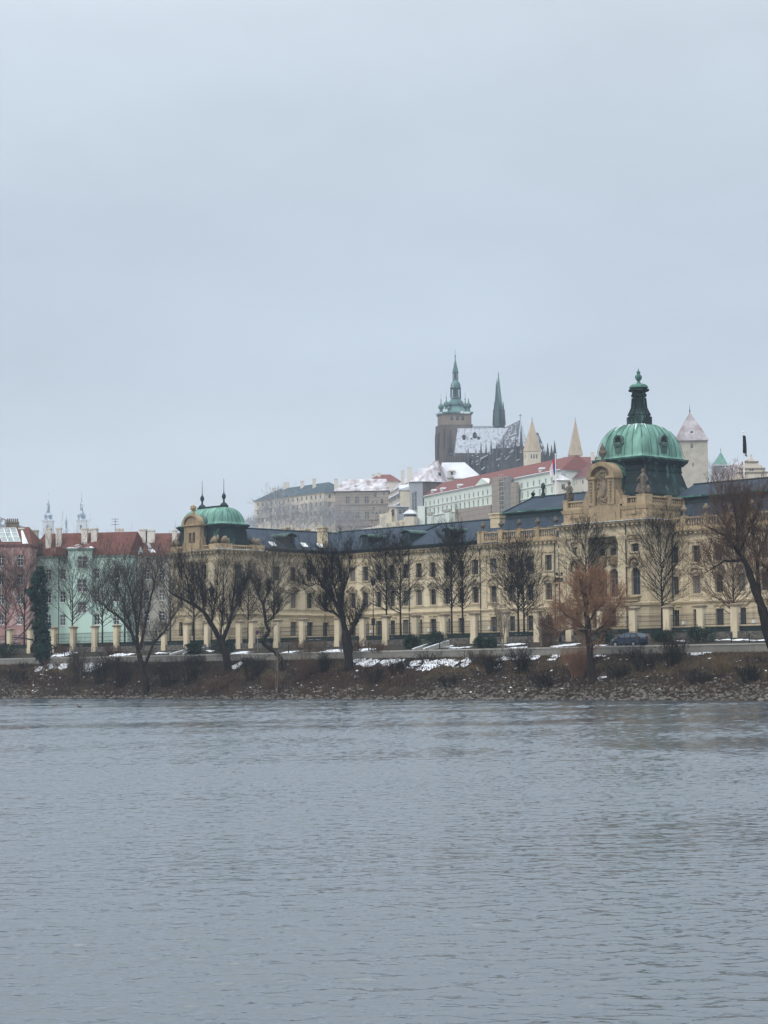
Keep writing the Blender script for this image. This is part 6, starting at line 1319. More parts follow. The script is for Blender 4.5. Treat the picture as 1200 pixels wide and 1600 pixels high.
    mid = [(base[k][0]*0.83+ap.x*0.17, base[k][1]*0.83+ap.y*0.17, zt2+2.2) for k in range(4)]; rb.hull(base, mid); rb.hull(mid, [(ap.x+sx*0.12, ap.y+sy*0.12, ap.z) for sx, sy in ((-1,-1),(1,-1),(1,1),(-1,1))]); ro_ = rb.build('roof', M['roof_pk'], P)
    fn = MB(); fn.lathe((ap.x, ap.y, ap.z-0.2), [(0.2, 0), (0.12, 0.6), (0.3, 0.9), (0.1, 1.2), (0.04, 3.0)], 8); fn.build('finial', M['iron'], ro_); dm = MB(); c = atY(1080.5, 676, Yk+0.7); dm.hull([(c.x-0.55, c.y-0.5, c.z-0.7), (c.x+0.55, c.y-0.5, c.z-0.7), (c.x+0.55, c.y+2.5, c.z-0.7), (c.x-0.55, c.y+2.5, c.z-0.7)], [(c.x-0.35, c.y-0.5, c.z+0.5), (c.x+0.35, c.y-0.5, c.z+0.5), (c.x+0.3, c.y+2.5, c.z+0.8), (c.x-0.3, c.y+2.5, c.z+0.8)]); dm.build('dormer', M['lead'], ro_)
    # green pyramid tower
    Yg = 720.0; P = thing('green_roofed_tower', (atY(1126, 730, Yg).x, Yg, 45), 'squat grey tower with a bright green copper pyramid roof', 'tower'); xg = lambda px: atY(px, 720, Yg).x; zg = lambda px, py, Yy=Yg: atY(px, py, Yy).z
    mb = MB(); mb.box(xg(1115.5), xg(1137), Yg, Yg+5, 40, zg(1126, 728)); mb.build('wall', M['goth_br'], P); sn = MB(); sn.box(xg(1114.5), xg(1138), Yg-0.3, Yg+5.3, zg(1126, 728), zg(1126, 725.6)); sn.build('snow', M['snow'], P); rb = MB(); ap = atY(1126.3, 706.5, Yg+2.5)
    rb.hull([(xg(1115.5), Yg, zg(1126, 725.5)), (xg(1137), Yg, zg(1126, 725.5)), (xg(1137), Yg+5, zg(1126, 725.5)), (xg(1115.5), Yg+5, zg(1126, 725.5))], [(ap.x+sx*0.08, Yg+2.5+sy*0.08, ap.z) for sx, sy in ((-1,-1),(1,-1),(1,1),(-1,1))]); ro_ = rb.build('roof', M['copper'], P); fn = MB(); fn.tube([(ap.x, Yg+2.5, ap.z-0.2), (ap.x, Yg+2.5, ap.z+1.7)], 0.06, 5); fn.lathe((ap.x, Yg+2.5, ap.z+0.4), [(0.03, 0), (0.18, 0.2), (0.03, 0.4)], 6); fn.build('finial', M['iron'], ro_)
    # gable house
    Yj = 690.0; xj = lambda px: atY(px, 740, Yj).x; zj = lambda px, py, Yy=Yj: atY(px, py, Yy).z
    P = thing('gable_house', (xj(1175), Yj, 45), 'beige house with curved stepped gable and snow patched roof at the right edge', 'house')
    mb = MB(); prof = [(1152, 760), (1152, 740), (1153, 739), (1156, 731), (1160, 729), (1166, 722), (1170, 720.5), (1172, 717), (1173.2, 714), (1176, 714), (1177.5, 717), (1180, 720.5), (1184, 722), (1188, 728), (1190, 730), (1195, 733), (1199, 739), (1199, 760)]
    P3 = [(xj(a), zj(a, b) if b < 759 else 40) for a, b in prof]; ff = [mb.V((x, Yj, z)) for x, z in P3]; bk = [mb.V((x, Yj+1.0, z)) for x, z in P3]; mb.fi(ff); mb.fi(bk[::-1])
    for k in range(len(P3)): mb.fi((ff[k], ff[(k+1) % len(P3)], bk[(k+1) % len(P3)], bk[k]))
    mb.build('gable_wall', M['cream_far'], P); tr = MB()
    for py, a, b in ((739, 1151, 1200), (733, 1154.5, 1196), (722.5, 1164.5, 1185.5)): tr.box(xj(a), xj(b), Yj-0.4, Yj+1.1, zj(1175, py), zj(1175, py)+0.4)
    tr.build('moulding', M['trim_dk'], P)
    for px in (1172.5, 1176): wb = MB(); wb.box(xj(px)-0.28, xj(px)+0.28, Yj-0.05, Yj+0.2, zj(px, 735.5), zj(px, 731)); wb.build('window', M['glass'], P)
    fn = MB(); fn.lathe((xj(1174.6), Yj+0.5, zj(1174.6, 714)), [(0.35, 0), (0.2, 0.3), (0.3, 0.6), (0.05, 1.0)], 8); fn.build('finial', M['tan'], P); fn = MB(); fn.lathe((xj(1190), Yj+0.5, zj(1190, 730)), [(0.3, 0), (0.2, 0.3), (0.25, 0.5), (0.05, 0.9)], 8); fn.build('finial', M['tan'], P)
    rb = MB(); r0 = atY(1140, 728, Yj+14); apx = zj(1175, 717); ev = zj(1160, 743)
    rb.hull([(xj(1153), Yj+1.01, ev), (xj(1198), Yj+1.01, ev), (xj(1198)-9, Yj+30, ev), (xj(1130), Yj+30, ev)], [(xj(1174.4), Yj+1.01, apx), (xj(1174.6), Yj+1.01, apx), (xj(1150), Yj+30, apx), (xj(1149.9), Yj+30, apx)]); rb.build('roof', M['tile_sn'], P); mb = MB(); mb.hull([(xj(1153), Yj+1.02, 40), (xj(1198), Yj+1.02, 40), (xj(1198)-9, Yj+30, 40), (xj(1130), Yj+30, 40)], [(xj(1153), Yj+1.02, ev-0.01), (xj(1198), Yj+1.02, ev-0.01), (xj(1198)-9, Yj+30, ev-0.01), (xj(1130), Yj+30, ev-0.01)]); mb.build('wall', M['cream_far'], P)
M['red_dk'] = mat('purple_brown_tile', (0.15, 0.066, 0.062), 0.9, (0.11, 0.052, 0.05), 0.3); M['roof_pk'] = mat('pink_grey_snowy_tile', (0.25, 0.205, 0.21), 0.9, (0.50, 0.495, 0.52), 0.25, (1,1,0.5), (0.42, 0.75), col3=(0.22, 0.13, 0.12), scale3=0.35, c3=(0.62, 0.7))
castle()
def cathedral():
    Y = 1020.0; m = Y/FPX; X = lambda px, Yy=Y: atY(px, 680, Yy).x; Z = lambda py, px=710, Yy=Y: atY(px, py, Yy).z
    P = thing('cathedral', (X(750), Y, 60), 'dark gothic cathedral with a tall copper topped tower, slim spire and snowy roofs', 'cathedral')
    # main tower
    tw0, tw1, tw2 = X(684.5), X(692.5), X(737); mb = MB(); q = [(tw0, Y+7), (tw1, Y), (tw2, Y+0.5), (tw2-1, Y+14), (tw0+1, Y+15)]
    wl = [((px-692.5)*m, Z(657), 5*m, Z(649)-Z(657), 'far') for px in (706.5, 715.5, 724)] + [(35, Z(656), 0.6, 1.2, 'far')][:0]
    for k in range(5): facade(mb, q[k], q[(k+1) % 5], Z(664), Z(645.5), wl if k == 1 else [], P, depth=1.0)
    t = mb.build('tower', M['goth_br'], P, fix=False)
    tw_ = MB()
    for px, y0, y1 in ((693.6, 702, 672), (703.5, 706, 671), (686.5, 708, 676), (693.6, 722, 708), (703.5, 722, 710)): tw_.hull([(X(px)-0.62, Y-1.32, Z(y0)), (X(px)+0.62, Y-1.32, Z(y0)), (X(px)+0.62, Y-1.1, Z(y0)), (X(px)-0.62, Y-1.1, Z(y0))], [(X(px)-0.3, Y-1.32, Z(y1)), (X(px)+0.3, Y-1.32, Z(y1)), (X(px)+0.3, Y-1.1, Z(y1)), (X(px)-0.3, Y-1.1, Z(y1))])
    tw_.build('shade_slit', M['goth_dk'], t)  # dark slits put in for the shade between the buttress ribs
    lo = MB(); c0 = Vector(((tw0+tw2)/2, Y+7)); q2 = [(X(681), Y+7), (X(689), Y-1.2), (X(737.5), Y-1), (X(737.5), Y+15), (X(682), Y+16)]; lo.prism(q2, 50, Z(664)); 
    for px, w_ in ((690, 1.3), (697, 0.9), (710, 1.1), (716.5, 0.8), (729, 1.1), (736, 1.2)):
        lo.box(X(px)-w_, X(px)+w_, Y-2.6, Y-0.9, 50, Z(700)); lo.box(X(px)-w_*0.75, X(px)+w_*0.75, Y-2.0, Y-0.9, Z(700), Z(676)); lo.hull([(X(px)-w_*0.6, Y-1.8, Z(676)), (X(px)+w_*0.6, Y-1.8, Z(676)), (X(px)+w_*0.6, Y-0.9, Z(676)), (X(px)-w_*0.6, Y-0.9, Z(676))], [(X(px)-0.05, Y-1.3, Z(668)), (X(px)+0.05, Y-1.3, Z(668)), (X(px)+0.05, Y-1.2, Z(668)), (X(px)-0.05, Y-1.2, Z(668))])
    for k in range(3):
        yq = Y+2+k*4; lo.box(X(680.2), X(683), yq, yq+1.6, 50, Z(676+k*2))
    lo.build('tower_base', M['goth'], P)
    cxt, cyt = (X(692.5)+X(737))/2-0.4, Y+7.3
    cor = MB(); cor.sweep([(p[0], p[1]) for p in q], [(-0.2, Z(646.5)), (0.7, Z(646.5)), (0.9, Z(645)), (0.9, Z(643.6)), (-0.2, Z(643.4))], closed=True); cor.sweep([(p[0], p[1]) for p in q], [(-0.2, Z(665)), (0.7, Z(665)), (0.7, Z(663.5)), (-0.2, Z(663))], closed=True); cor.build('gallery', M['cop_sn'], t)
    R = lambda px_: px_*m
    hel = MB(); hel.lathe((cxt, cyt, 0), [(R(22), Z(645)), (R(15), Z(637)), (R(11.5), Z(632)), (R(13.6), Z(630.5)), (R(13.2), Z(627)), (R(10.5), Z(623.5)), (R(8.2), Z(621.5)), (R(9.4), Z(620)), (R(9.4), Z(618.5))], 8, rot=math.pi/8)
    h1 = hel.build('helm', M['cop_sn'], t)
    l1 = MB()
    for k in range(8): a = 2*math.pi*k/8+math.pi/8; l1.tube([(cxt+R(8)*math.cos(a), cyt+R(8)*math.sin(a), Z(619)), (cxt+R(7.6)*math.cos(a), cyt+R(7.6)*math.sin(a), Z(604))], R(1.3), 5)
    l1.lathe((cxt, cyt, 0), [(R(5), Z(619)), (R(4.6), Z(604))], 8); l1.lathe((cxt, cyt, 0), [(R(9.2), Z(604.5)), (R(9.4), Z(603)), (R(8.2), Z(602.4))], 8, rot=math.pi/8); l1.build('lantern', M['cop_far'], t)
    h2 = MB(); h2.lathe((cxt, cyt, 0), [(R(8), Z(602.4)), (R(8.4), Z(600)), (R(7.4), Z(596)), (R(5), Z(592.5)), (R(3.8), Z(591)), (R(5), Z(590)), (R(4.6), Z(589))], 8, rot=math.pi/8); h2.build('helm', M['cop_sn'], t)
    l2 = MB()
    for k in range(8): a = 2*math.pi*k/8+math.pi/8; l2.tube([(cxt+R(4.1)*math.cos(a), cyt+R(4.1)*math.sin(a), Z(589.5)), (cxt+R(3.9)*math.cos(a), cyt+R(3.9)*math.sin(a), Z(579))], R(0.75), 5)
    l2.lathe((cxt, cyt, 0), [(R(2.4), Z(589.5)), (R(2.2), Z(579))], 8); l2.lathe((cxt, cyt, 0), [(R(4.9), Z(579.5)), (R(5), Z(578)), (R(4.2), Z(577.6))], 8); l2.build('lantern', M['cop_far'], t)
    s_ = MB(); s_.lathe((cxt, cyt, 0), [(R(4.2), Z(577.6)), (R(4.4), Z(575.5)), (R(3.0), Z(570)), (R(1.7), Z(563)), (R(1.0), Z(560)), (R(0.5), Z(556)), (R(1.2), Z(553.5)), (R(0.4), Z(551)), (R(0.2), Z(543))], 8); s_.build('spire', M['cop_sn'], t)
    for px, yb, yq in ((689.2, 644, Y+8), (697.5, 640, Y+2.5), (732, 642, Y+2.5), (727, 643, Y+12)):
        o = MB(); c = atY(px, 640, yq); zq = lambda k: Z(yb-k, px, yq); o.lathe((c.x, yq, 0), [(R(3), Z(646)), (R(2.8), zq(2)), (R(2), zq(3.5)), (R(4.6), zq(6)), (R(4.9), zq(8)), (R(3.4), zq(11)), (R(1.2), zq(13)), (R(0.5), zq(17)), (R(0.9), zq(19)), (R(0.25), zq(21)), (R(0.15), zq(29))], 10); o.build('corner_turret', M['cop_sn'], t, smooth=True, sharp=45)
    # nave and transept under a snowy roof
    Yn = Y-17; zc = lambda px, py, Yy=Yn: atY(px, py, Yy).z; xn = lambda px, Yy=Yn: atY(px, 690, Yy).x
    nb = MB(); nb.box(xn(711.5), xn(806), Yn, Yn+15.5, 50, zc(740, 708)); nb.build('nave_wall', M['goth_br'], P)
    rf = MB(); rf.hull([(xn(711), Yn-0.8, zc(740, 708)), (xn(806), Yn-0.8, zc(740, 708)), (xn(806), Yn+15.6, zc(740, 708)), (xn(710), Yn+15.6, zc(740, 708))], [(xn(716), Yn+7.5, zc(740, 669, Yn+7.5)), (xn(806), Yn+7.5, zc(740, 669, Yn+7.5)), (xn(806), Yn+7.6, zc(740, 669, Yn+7.5)), (xn(716), Yn+7.6, zc(740, 669, Yn+7.5))]); rf.build('nave_roof', M['goth_rs'], P)
    cr_ = MB()
    for k in range(26): x = xn(738)+(xn(772)-xn(738))*k/25; z0 = zc(740, 669, Yn+7.5); cr_.box(x-0.12, x+0.12, Yn+7.4, Yn+7.6, z0, z0+1.0)
    cr_.build('ridge_crest', M['goth_dk'], P)
    dk = MB(); r5 = random.Random(8)
    for px, py in ((725, 684), (742, 680), (737, 689), (748, 687)): c = atY(px, py, Yn+3); dk.lathe((c.x, c.y+1.5, c.z), [(0.1, -1.5), (1.1, -1), (0.9, 1.2), (0.1, 1.9)], 6)
    # openwork gallery under the roof
    ga = MB(); zg0, zg1 = zc(740, 722, Y-21), zc(740, 708.5, Y-21); xg0, xg1 = X(697, Y-21), X(775, Y-21)
    ga.box(xg0, xg1, Y-21.2, Y-20.6, zg1-0.5, zg1); ga.box(xg0, xg1, Y-21.2, Y-20.6, zg0-0.6, zg0)
    for k in range(30): x = xg0+(xg1-xg0)*k/29; ga.box(x-0.16, x+0.16, Y-21.1, Y-20.7, zg0, zg1-0.5)
    ga.build('gallery', M['goth_dk2'], P); gb = MB(); gb.box(xg0, xg1, Y-20.5, Y-17.1, 50, zg1-1.0); gb.build('aisle_wall', M['goth_br'], P)
    # slim spire over the crossing
    Ys = Y-4; sx = atY(779.5, 640, Ys).x; zs = lambda py: atY(780, py, Ys).z; ms = Ys/FPX
    sb = MB(); sb.lathe((sx, Ys, 0), [(9.8*ms, zs(720)), (9.6*ms, zs(664)), (8.6*ms, zs(648)), (7.6*ms, zs(640))], 8, rot=math.pi/8)
    for k in range(8):
        a = 2*math.pi*k/8+math.pi/8
        for rr, yb, yt in ((9.6, 664, 640), (7.6, 644, 628)):
            px_, py_ = sx+rr*ms*math.cos(a), Ys+rr*ms*math.sin(a); sb.hull([(px_-0.45, py_-0.45, zs(yb)), (px_+0.45, py_-0.45, zs(yb)), (px_+0.45, py_+0.45, zs(yb)), (px_-0.45, py_+0.45, zs(yb))], [(px_-0.06, py_-0.06, zs(yt)), (px_+0.06, py_-0.06, zs(yt)), (px_+0.06, py_+0.06, zs(yt)), (px_-0.06, py_+0.06, zs(yt))])
    sb.build('spire_base', M['goth_dk2'], P); sp_ = MB(); sp_.lathe((sx, Ys, 0), [(7.4*ms, zs(641)), (6.0*ms, zs(632)), (3.0*ms, zs(608)), (1.2*ms, zs(592)), (0.7*ms, zs(587)), (1.1*ms, zs(586)), (0.2*ms, zs(581))], 8, rot=math.pi/8)
    for k in range(9):
        f = k/9; rr = (6.0-4.6*f)*ms; sp_.lathe((sx-rr, Ys-0.5, zs(632-38*f)), [(0.1, -0.3), (0.42, 0), (0.1, 0.5)], 5); 
    sp_.build('spire', M['cop_sp'], P)
    s2 = MB(); x2 = atY(776.5, 640, Ys-4).x; s2.lathe((x2, Ys-4, 0), [(4*ms, zs(668)), (3.6*ms, zs(640)), (2.0*ms, zs(620)), (0.5*ms, zs(600)), (0.15*ms, zs(594))], 6)
    for k in range(10): f = k/10; rr = (3.2-2.6*f)*ms; s2.lathe((x2-rr, Ys-4, zs(638-38*f)), [(0.1, -0.3), (0.4, 0), (0.1, 0.5)], 5)
    s2.build('spire', M['cop_far'], P)
    # choir: steep roof with rounded end, to the right
    Yc = Y-20; xc = lambda px, Yy=Yc: atY(px, 690, Yy).x; zc2 = lambda px, py, Yy=Yc: atY(px, py, Yy).z
    ch = MB(); za = zc2(800, 700); ch.prism([(xc(752), Yc+8), (xc(780), Yc), (xc(822), Yc-4), (xc(828), Yc+6), (xc(824), Yc+22), (xc(760), Yc+24)], 50, za); ch.build('choir_wall', M['goth_dk'], P)
    cr = MB(); ap = atY(813, 656, Yc+9); le = atY(783, 671, Yc+14)
    base = [(xc(775), Yc+2, za-0.5), (xc(808), Yc-3, za+0.5), (xc(827), Yc+2, za+1), (xc(826), Yc+20, za), (xc(775), Yc+22, za)]
    i0 = [cr.V(p) for p in base]; ia = cr.V((ap.x, ap.y, ap.z)); il = cr.V((le.x, le.y, le.z))
    cr.fi((i0[0], i0[1], ia, il), 0); cr.fi((i0[1], i0[2], ia), 1); cr.fi((i0[2], i0[3], ia), 1); cr.fi((i0[3], i0[4], il, ia), 0); cr.fi((i0[4], i0[0], il), 0); cr.build('choir_roof', [M['goth_rf'], M['goth_rs']], P, fix=False)
    c2 = MB(); q = [(xc(826, Yc+14), Yc+14), (xc(855, Yc+14), Yc+14), (xc(855, Yc+14), Yc+28), (xc(826, Yc+14), Yc+28)]; a2 = atY(838, 676, Yc+21)
    c2.hull([(p[0], p[1], zc2(840, 712, Yc+14)) for p in q], [(xc(834, Yc+21)+sx*0.05 + (0 if sx < 0 else 2.2), Yc+21+sy*0.05, a2.z) for sx, sy in ((-1,-1),(1,-1),(1,1),(-1,1))]); c2.build('chapel_roof', M['goth_rf'], P); c3 = MB(); c3.box(xc(824, Yc+14.3), xc(868, Yc+14.3), Yc+14.3, Yc+28, 50, zc2(840, 712, Yc+14)-0.1); c3.build('chapel_wall', M['goth_dk'], P)
    crs = MB(); crs.tube([(ap.x, ap.y, ap.z-0.5), (ap.x, ap.y, ap.z+3.2)], 0.13, 5); crs.tube([(ap.x-0.8, ap.y, ap.z+2.2), (ap.x+0.8, ap.y, ap.z+2.2)], 0.12, 4); crs.build('cross', M['goth_dk'], P)
    pn = MB(); r6 = random.Random(2)
    # flying buttresses and pinnacles round the choir
    bt = MB()
    for px, yb, yt, Yb in ((744, 735, 700, Yc-4), (752, 735, 690, Yc-6), (760, 738, 692, Yc-3), (768, 738, 686, Yc-7), (776, 738, 690, Yc-4), (787, 735, 684, Yc-8), (799, 733, 690, Yc-6), (806, 733, 682, Yc-8), (815, 730, 664, Yc-7.5), (822, 728, 690, Yc-5), (736, 735, 712, Yc-2), (730, 735, 716, Yc-2), (856, 720, 692, Yc+10), (862, 720, 695, Yc+11), (867, 720, 688, Yc+9), (848, 722, 700, Yc+9)):
        p = atY(px, yb, Yb); zt_ = atY(px, yt, Yb).z; w_ = 0.75; hgt = zt_-50; zm = 50+(zt_-50)*0.0; zs_ = zt_-min(9.0, (zt_-p.z)*0.55)
        bt.box(p.x-w_, p.x+w_, Yb-1.0, Yb+1.0, 50, zs_); bt.hull([(p.x-w_*0.9, Yb-0.8, zs_), (p.x+w_*0.9, Yb-0.8, zs_), (p.x+w_*0.9, Yb+0.8, zs_), (p.x-w_*0.9, Yb+0.8, zs_)], [(p.x-0.06, Yb-0.06, zt_), (p.x+0.06, Yb-0.06, zt_), (p.x+0.06, Yb+0.06, zt_), (p.x-0.06, Yb+0.06, zt_)])
        for k in range(3): bt.lathe((p.x, Yb, zs_+(zt_-zs_)*(0.25+0.25*k)), [(0.1, -0.3), (0.55-0.13*k, 0), (0.1, 0.4)], 5)
    bt.build('pinnacle', M['goth_dk'], P)
    bt = MB(); rp_ = random.Random(31)
    for k in range(46):
        px = rp_.uniform(728, 834); Yb = Yc-rp_.uniform(3, 10); yt = rp_.uniform(694, 720)-(6 if 770 < px < 815 else 0); p = atY(px, 735, Yb); zt_ = atY(px, yt, Yb).z; w_ = rp_.uniform(0.25, 0.5); zs_ = zt_-rp_.uniform(3, 6)
        bt.box(p.x-w_, p.x+w_, Yb-0.4, Yb+0.4, 60, zs_); bt.hull([(p.x-w_, Yb-0.4, zs_), (p.x+w_, Yb-0.4, zs_), (p.x+w_, Yb+0.4, zs_), (p.x-w_, Yb+0.4, zs_)], [(p.x-0.05, Yb-0.05, zt_), (p.x+0.05, Yb-0.05, zt_), (p.x+0.05, Yb+0.05, zt_), (p.x-0.05, Yb+0.05, zt_)])
    o_ = bt.build('buttress_tracery', M['goth_dk2'], P); o_['kind'] = 'stuff'
    bt = MB()
    for k in range(30):
        px = rp_.uniform(732, 832); Yb = Yc-rp_.uniform(8.5, 10.5); yt = rp_.uniform(704, 730); p = atY(px, yt, Yb); L_ = rp_.uniform(0.2, 0.9)*rp_.choice((1, 1, 0.4)); bt.hull([(p.x-L_, Yb-0.3, p.z), (p.x+L_, Yb-0.3, p.z+L_*0.7), (p.x+L_, Yb+0.3, p.z+L_*0.7), (p.x-L_, Yb+0.3, p.z)], [(p.x-L_, Yb-0.3, p.z+0.25), (p.x+L_, Yb-0.3, p.z+0.25+L_*0.7), (p.x+L_, Yb+0.3, p.z+0.25+L_*0.7), (p.x-L_, Yb+0.3, p.z+0.25)])
    o_ = bt.build('snow', M['snow'], P); o_['kind'] = 'stuff'
    fb = MB(); sl = MB()
    for x0, y0, x1, y1 in ((762, 731, 781, 717), (778, 729, 799, 711), (745, 722, 762, 712), (752, 735, 770, 722)):
        a, b_ = atY(x0, y0, Yc-9), atY(x1, y1, Yc-5); fb.hull([(a.x, a.y-0.5, a.z-2.2), (b_.x, b_.y-0.5, b_.z-1.4), (b_.x, b_.y+0.5, b_.z-1.4), (a.x, a.y+0.5, a.z-2.2)], [(a.x, a.y-0.5, a.z), (b_.x, b_.y-0.5, b_.z), (b_.x, b_.y+0.5, b_.z), (a.x, a.y+0.5, a.z)]); u_ = Vector((0, 0, 0.03)); v_ = Vector((0, 0, 0.55))
        e4 = [(a.x, a.y-0.6, a.z+0.03), (b_.x, b_.y-0.6, b_.z+0.03), (b_.x, b_.y+0.6, b_.z+0.03), (a.x, a.y+0.6, a.z+0.03)]; sl.hull(e4, [(x, y, z+0.6) for x, y, z in e4])
    fb.build('flying_buttress', M['goth_dk'], P); sl.build('snow', M['snow'], P); dk.build('roof_dormer', M['goth_dk'], P)
    lw = MB(); lw.prism([(xc(735), Yc-3), (xc(760), Yc-9.5), (xc(822), Yc-9), (xc(835), Yc-2), (xc(835), Yc+6), (xc(735), Yc+6)], 50, zc2(790, 722)); lw.build('chapel_wall', M['goth_dk'], P)
M['goth_dk2'] = mat('grey_gothic_stone', (0.10, 0.10, 0.105), 0.95, (0.06, 0.06, 0.063), 0.3)
M['cop_sp'] = mat('green_spire_copper', (0.17, 0.265, 0.255), 0.8, (0.10, 0.165, 0.165), 0.3, (1,1,0.3))
cathedral()
# ------------------------------------------------------------------ trees, shrubs, ground cover
M['bark_frost'] = mat('frosted_twigs', (0.40, 0.41, 0.43), 0.95, (0.18, 0.175, 0.175), 0.5)
M['bark_grey'] = mat_bark('grey_brown_twigs', (0.07, 0.056, 0.046), (0.045, 0.037, 0.031))
M['bark_rb'] = mat_bark('red_brown_twigs', (0.125, 0.073, 0.05), (0.08, 0.05, 0.037))
M['ivy'] = mat('dark_ivy', (0.007, 0.021, 0.017), 0.6, (0.018, 0.042, 0.03), 1.6, (1,1,1), (0.35, 0.65), spec=0.06)
M['yew'] = mat('evergreen_leaf', (0.009, 0.022, 0.016), 0.7, (0.02, 0.038, 0.026), 2.0)
M['straw'] = mat('straw_grass', (0.17, 0.118, 0.058), 0.95, (0.11, 0.078, 0.042), 0.8)
M['deadgrass'] = mat('brown_dead_grass', (0.075, 0.05, 0.032), 0.95, (0.042, 0.030, 0.022), 0.6)
M['redgrass'] = mat('russet_dead_stalks', (0.085, 0.042, 0.030), 0.95, (0.05, 0.03, 0.022), 0.6)
M['stone'] = mat('river_stone', (0.175, 0.16, 0.14), 0.95, (0.08, 0.073, 0.064), 1.3, (1,1,1), (0.35, 0.65), bump=0.4)
def fast_mesh(name, V, Fq, m):
    me = bpy.data.meshes.new(name); me.vertices.add(len(V)); me.vertices.foreach_set('co', np.ascontiguousarray(V, dtype=np.float32).ravel())
    k = Fq.shape[1]; me.loops.add(Fq.size); me.loops.foreach_set('vertex_index', Fq.ravel().astype(np.int32)); me.polygons.add(len(Fq)); me.polygons.foreach_set('loop_start', np.arange(0, Fq.size, k, dtype=np.int32)); me.update(calc_edges=True); me.materials.append(m); return me
def seg_mesh(name, segs, m, n=3):
    a = np.array(segs, float); p0, p1, r0, r1 = a[:, 0:3], a[:, 3:6], a[:, 6], a[:, 7]
    d = p1-p0; d /= (np.linalg.norm(d, axis=1, keepdims=True)+1e-9); ref = np.where(np.abs(d[:, 2:3]) > 0.9, np.array([[1.0, 0.2, 0]]), np.array([[0, 0, 1.0]])); e1 = np.cross(d, ref); e1 /= np.linalg.norm(e1, axis=1, keepdims=True); e2 = np.cross(d, e1)
    rings = []
    for p, r in ((p0, r0), (p1, r1)):
        for k in range(n): t = 2*math.pi*k/n; rings.append(p+(e1*math.cos(t)+e2*math.sin(t))*r[:, None])
    V = np.stack(rings, 1).reshape(-1, 3); base = np.arange(len(a))[:, None]*2*n; F = []
    for k in range(n): F.append(np.concatenate([base+k, base+(k+1) % n, base+n+(k+1) % n, base+n+k], 1))
    return fast_mesh(name, V, np.stack(F, 1).reshape(-1, 4), m)
def obj(name, me, parent=None, loc=None):
    o = bpy.data.objects.new(name, me); COL.objects.link(o)
    if parent: o.parent = parent
    if loc is not None: o.location = loc
    return o
def rdir(d, ang, rg):
    d = d.normalized(); a = d.orthogonal().normalized(); b = d.cross(a); t = rg.uniform(0, 2*math.pi); return (d*math.cos(ang)+(a*math.cos(t)+b*math.sin(t))*math.sin(ang)).normalized()
def grow(S, p, d, L, r, lev, rg, kids, up=0.12, ang=(0.5, 0.9), wig=0.16, lr=(0.35, 0.6), rmin=0.011, nst=None):
    n = nst or max(2, int(3+lev)); q = Vector(p); d = Vector(d).normalized(); pts = [(q.copy(), r)]
    for i in range(n):
        d = (d+Vector((rg.gauss(0, wig), rg.gauss(0, wig), rg.gauss(0, wig)+up))).normalized(); q2 = q+d*(L/n); k = (i+1)/n
        ra, rb = max(rmin, r*(1-0.75*i/n)), max(rmin, r*(1-0.75*k)); S.append((*q, *q2, ra, rb)); q = q2; pts.append((q.copy(), rb, d.copy()))
    if lev > 0:
        for c in range(kids[lev-1] if lev-1 < len(kids) else 3):
            f = rg.uniform(0.22, 1.0); i = min(n, max(1, int(f*n+0.5))); pp, rr, dd = pts[i][0], pts[i][1], pts[i][2]
            grow(S, pp, rdir(dd, rg.uniform(*ang), rg), L*rg.uniform(*lr)*(1.15-0.45*f), max(rmin, rr*0.6), lev-1, rg, kids, up, ang, wig, lr, rmin)
def tree_thing(name, loc, trunk, crown, bm_, cm_, label, cat='tree', group=None, n=8):
    """trunk: list of (path, radii); crown: segments; all relative to loc"""
    o = thing(name, loc, label, cat, group); mb = MB()
    for path, rad in trunk: mb.tube(path, rad, n)
    me = mb.mesh('trunk', bm_, smooth=True); obj('trunk', me, o); obj('crown', seg_mesh('crown', crown, cm_), o); return o
# --- upright garden trees with a straight leader
def upright(H, wd, seed, h0=0.22, rt=0.15, nb=70, kids=(5, 6), rmin=0.0105, lean=0.0):
    rg = random.Random(seed); S = []; path = []; rad = []; n = 10
    for i in range(n+1): k = i/n; path.append(Vector((rg.gauss(0, 0.035)*H*0.1*k+lean*k*k, rg.gauss(0, 0.035)*H*0.1*k, H*0.98*k))); rad.append(max(0.018, rt*(1-k)**0.8))
    for b in range(nb):
        k = h0+(0.96-h0)*(b/nb)**0.9; i = int(k*n); f = k*n-i; p = path[i].lerp(path[min(n, i+1)], f); az = rg.uniform(0, 6.283); kk = (k-h0)/(1-h0)
        el = math.radians(33+27*kk+rg.gauss(0, 6)); prof = (0.62+0.38*min(1, kk/0.22))*(1-kk)**0.62+0.04; L = wd*1.02*prof*rg.uniform(0.7, 1.15)/math.cos(el)*0.95
        grow(S, p, (math.cos(az)*math.cos(el), math.sin(az)*math.cos(el), math.sin(el)), L, max(rmin*1.2, 0.05*(1-kk)+0.012), 2, rg, kids, up=0.07, ang=(0.35, 0.75), wig=0.09, rmin=rmin, nst=5)
    return path, rad, S
ZGARD = 8.2
def at_garden(px, off, top):
    s = -20
    for _ in range(12): s = atT(px, 985, tf(s)+off)[0]
    t = tf(s)+off; zt = atT(px, top, t)[1]; return W(s, t, 7.9), zt-7.9, W(s, t).y/FPX
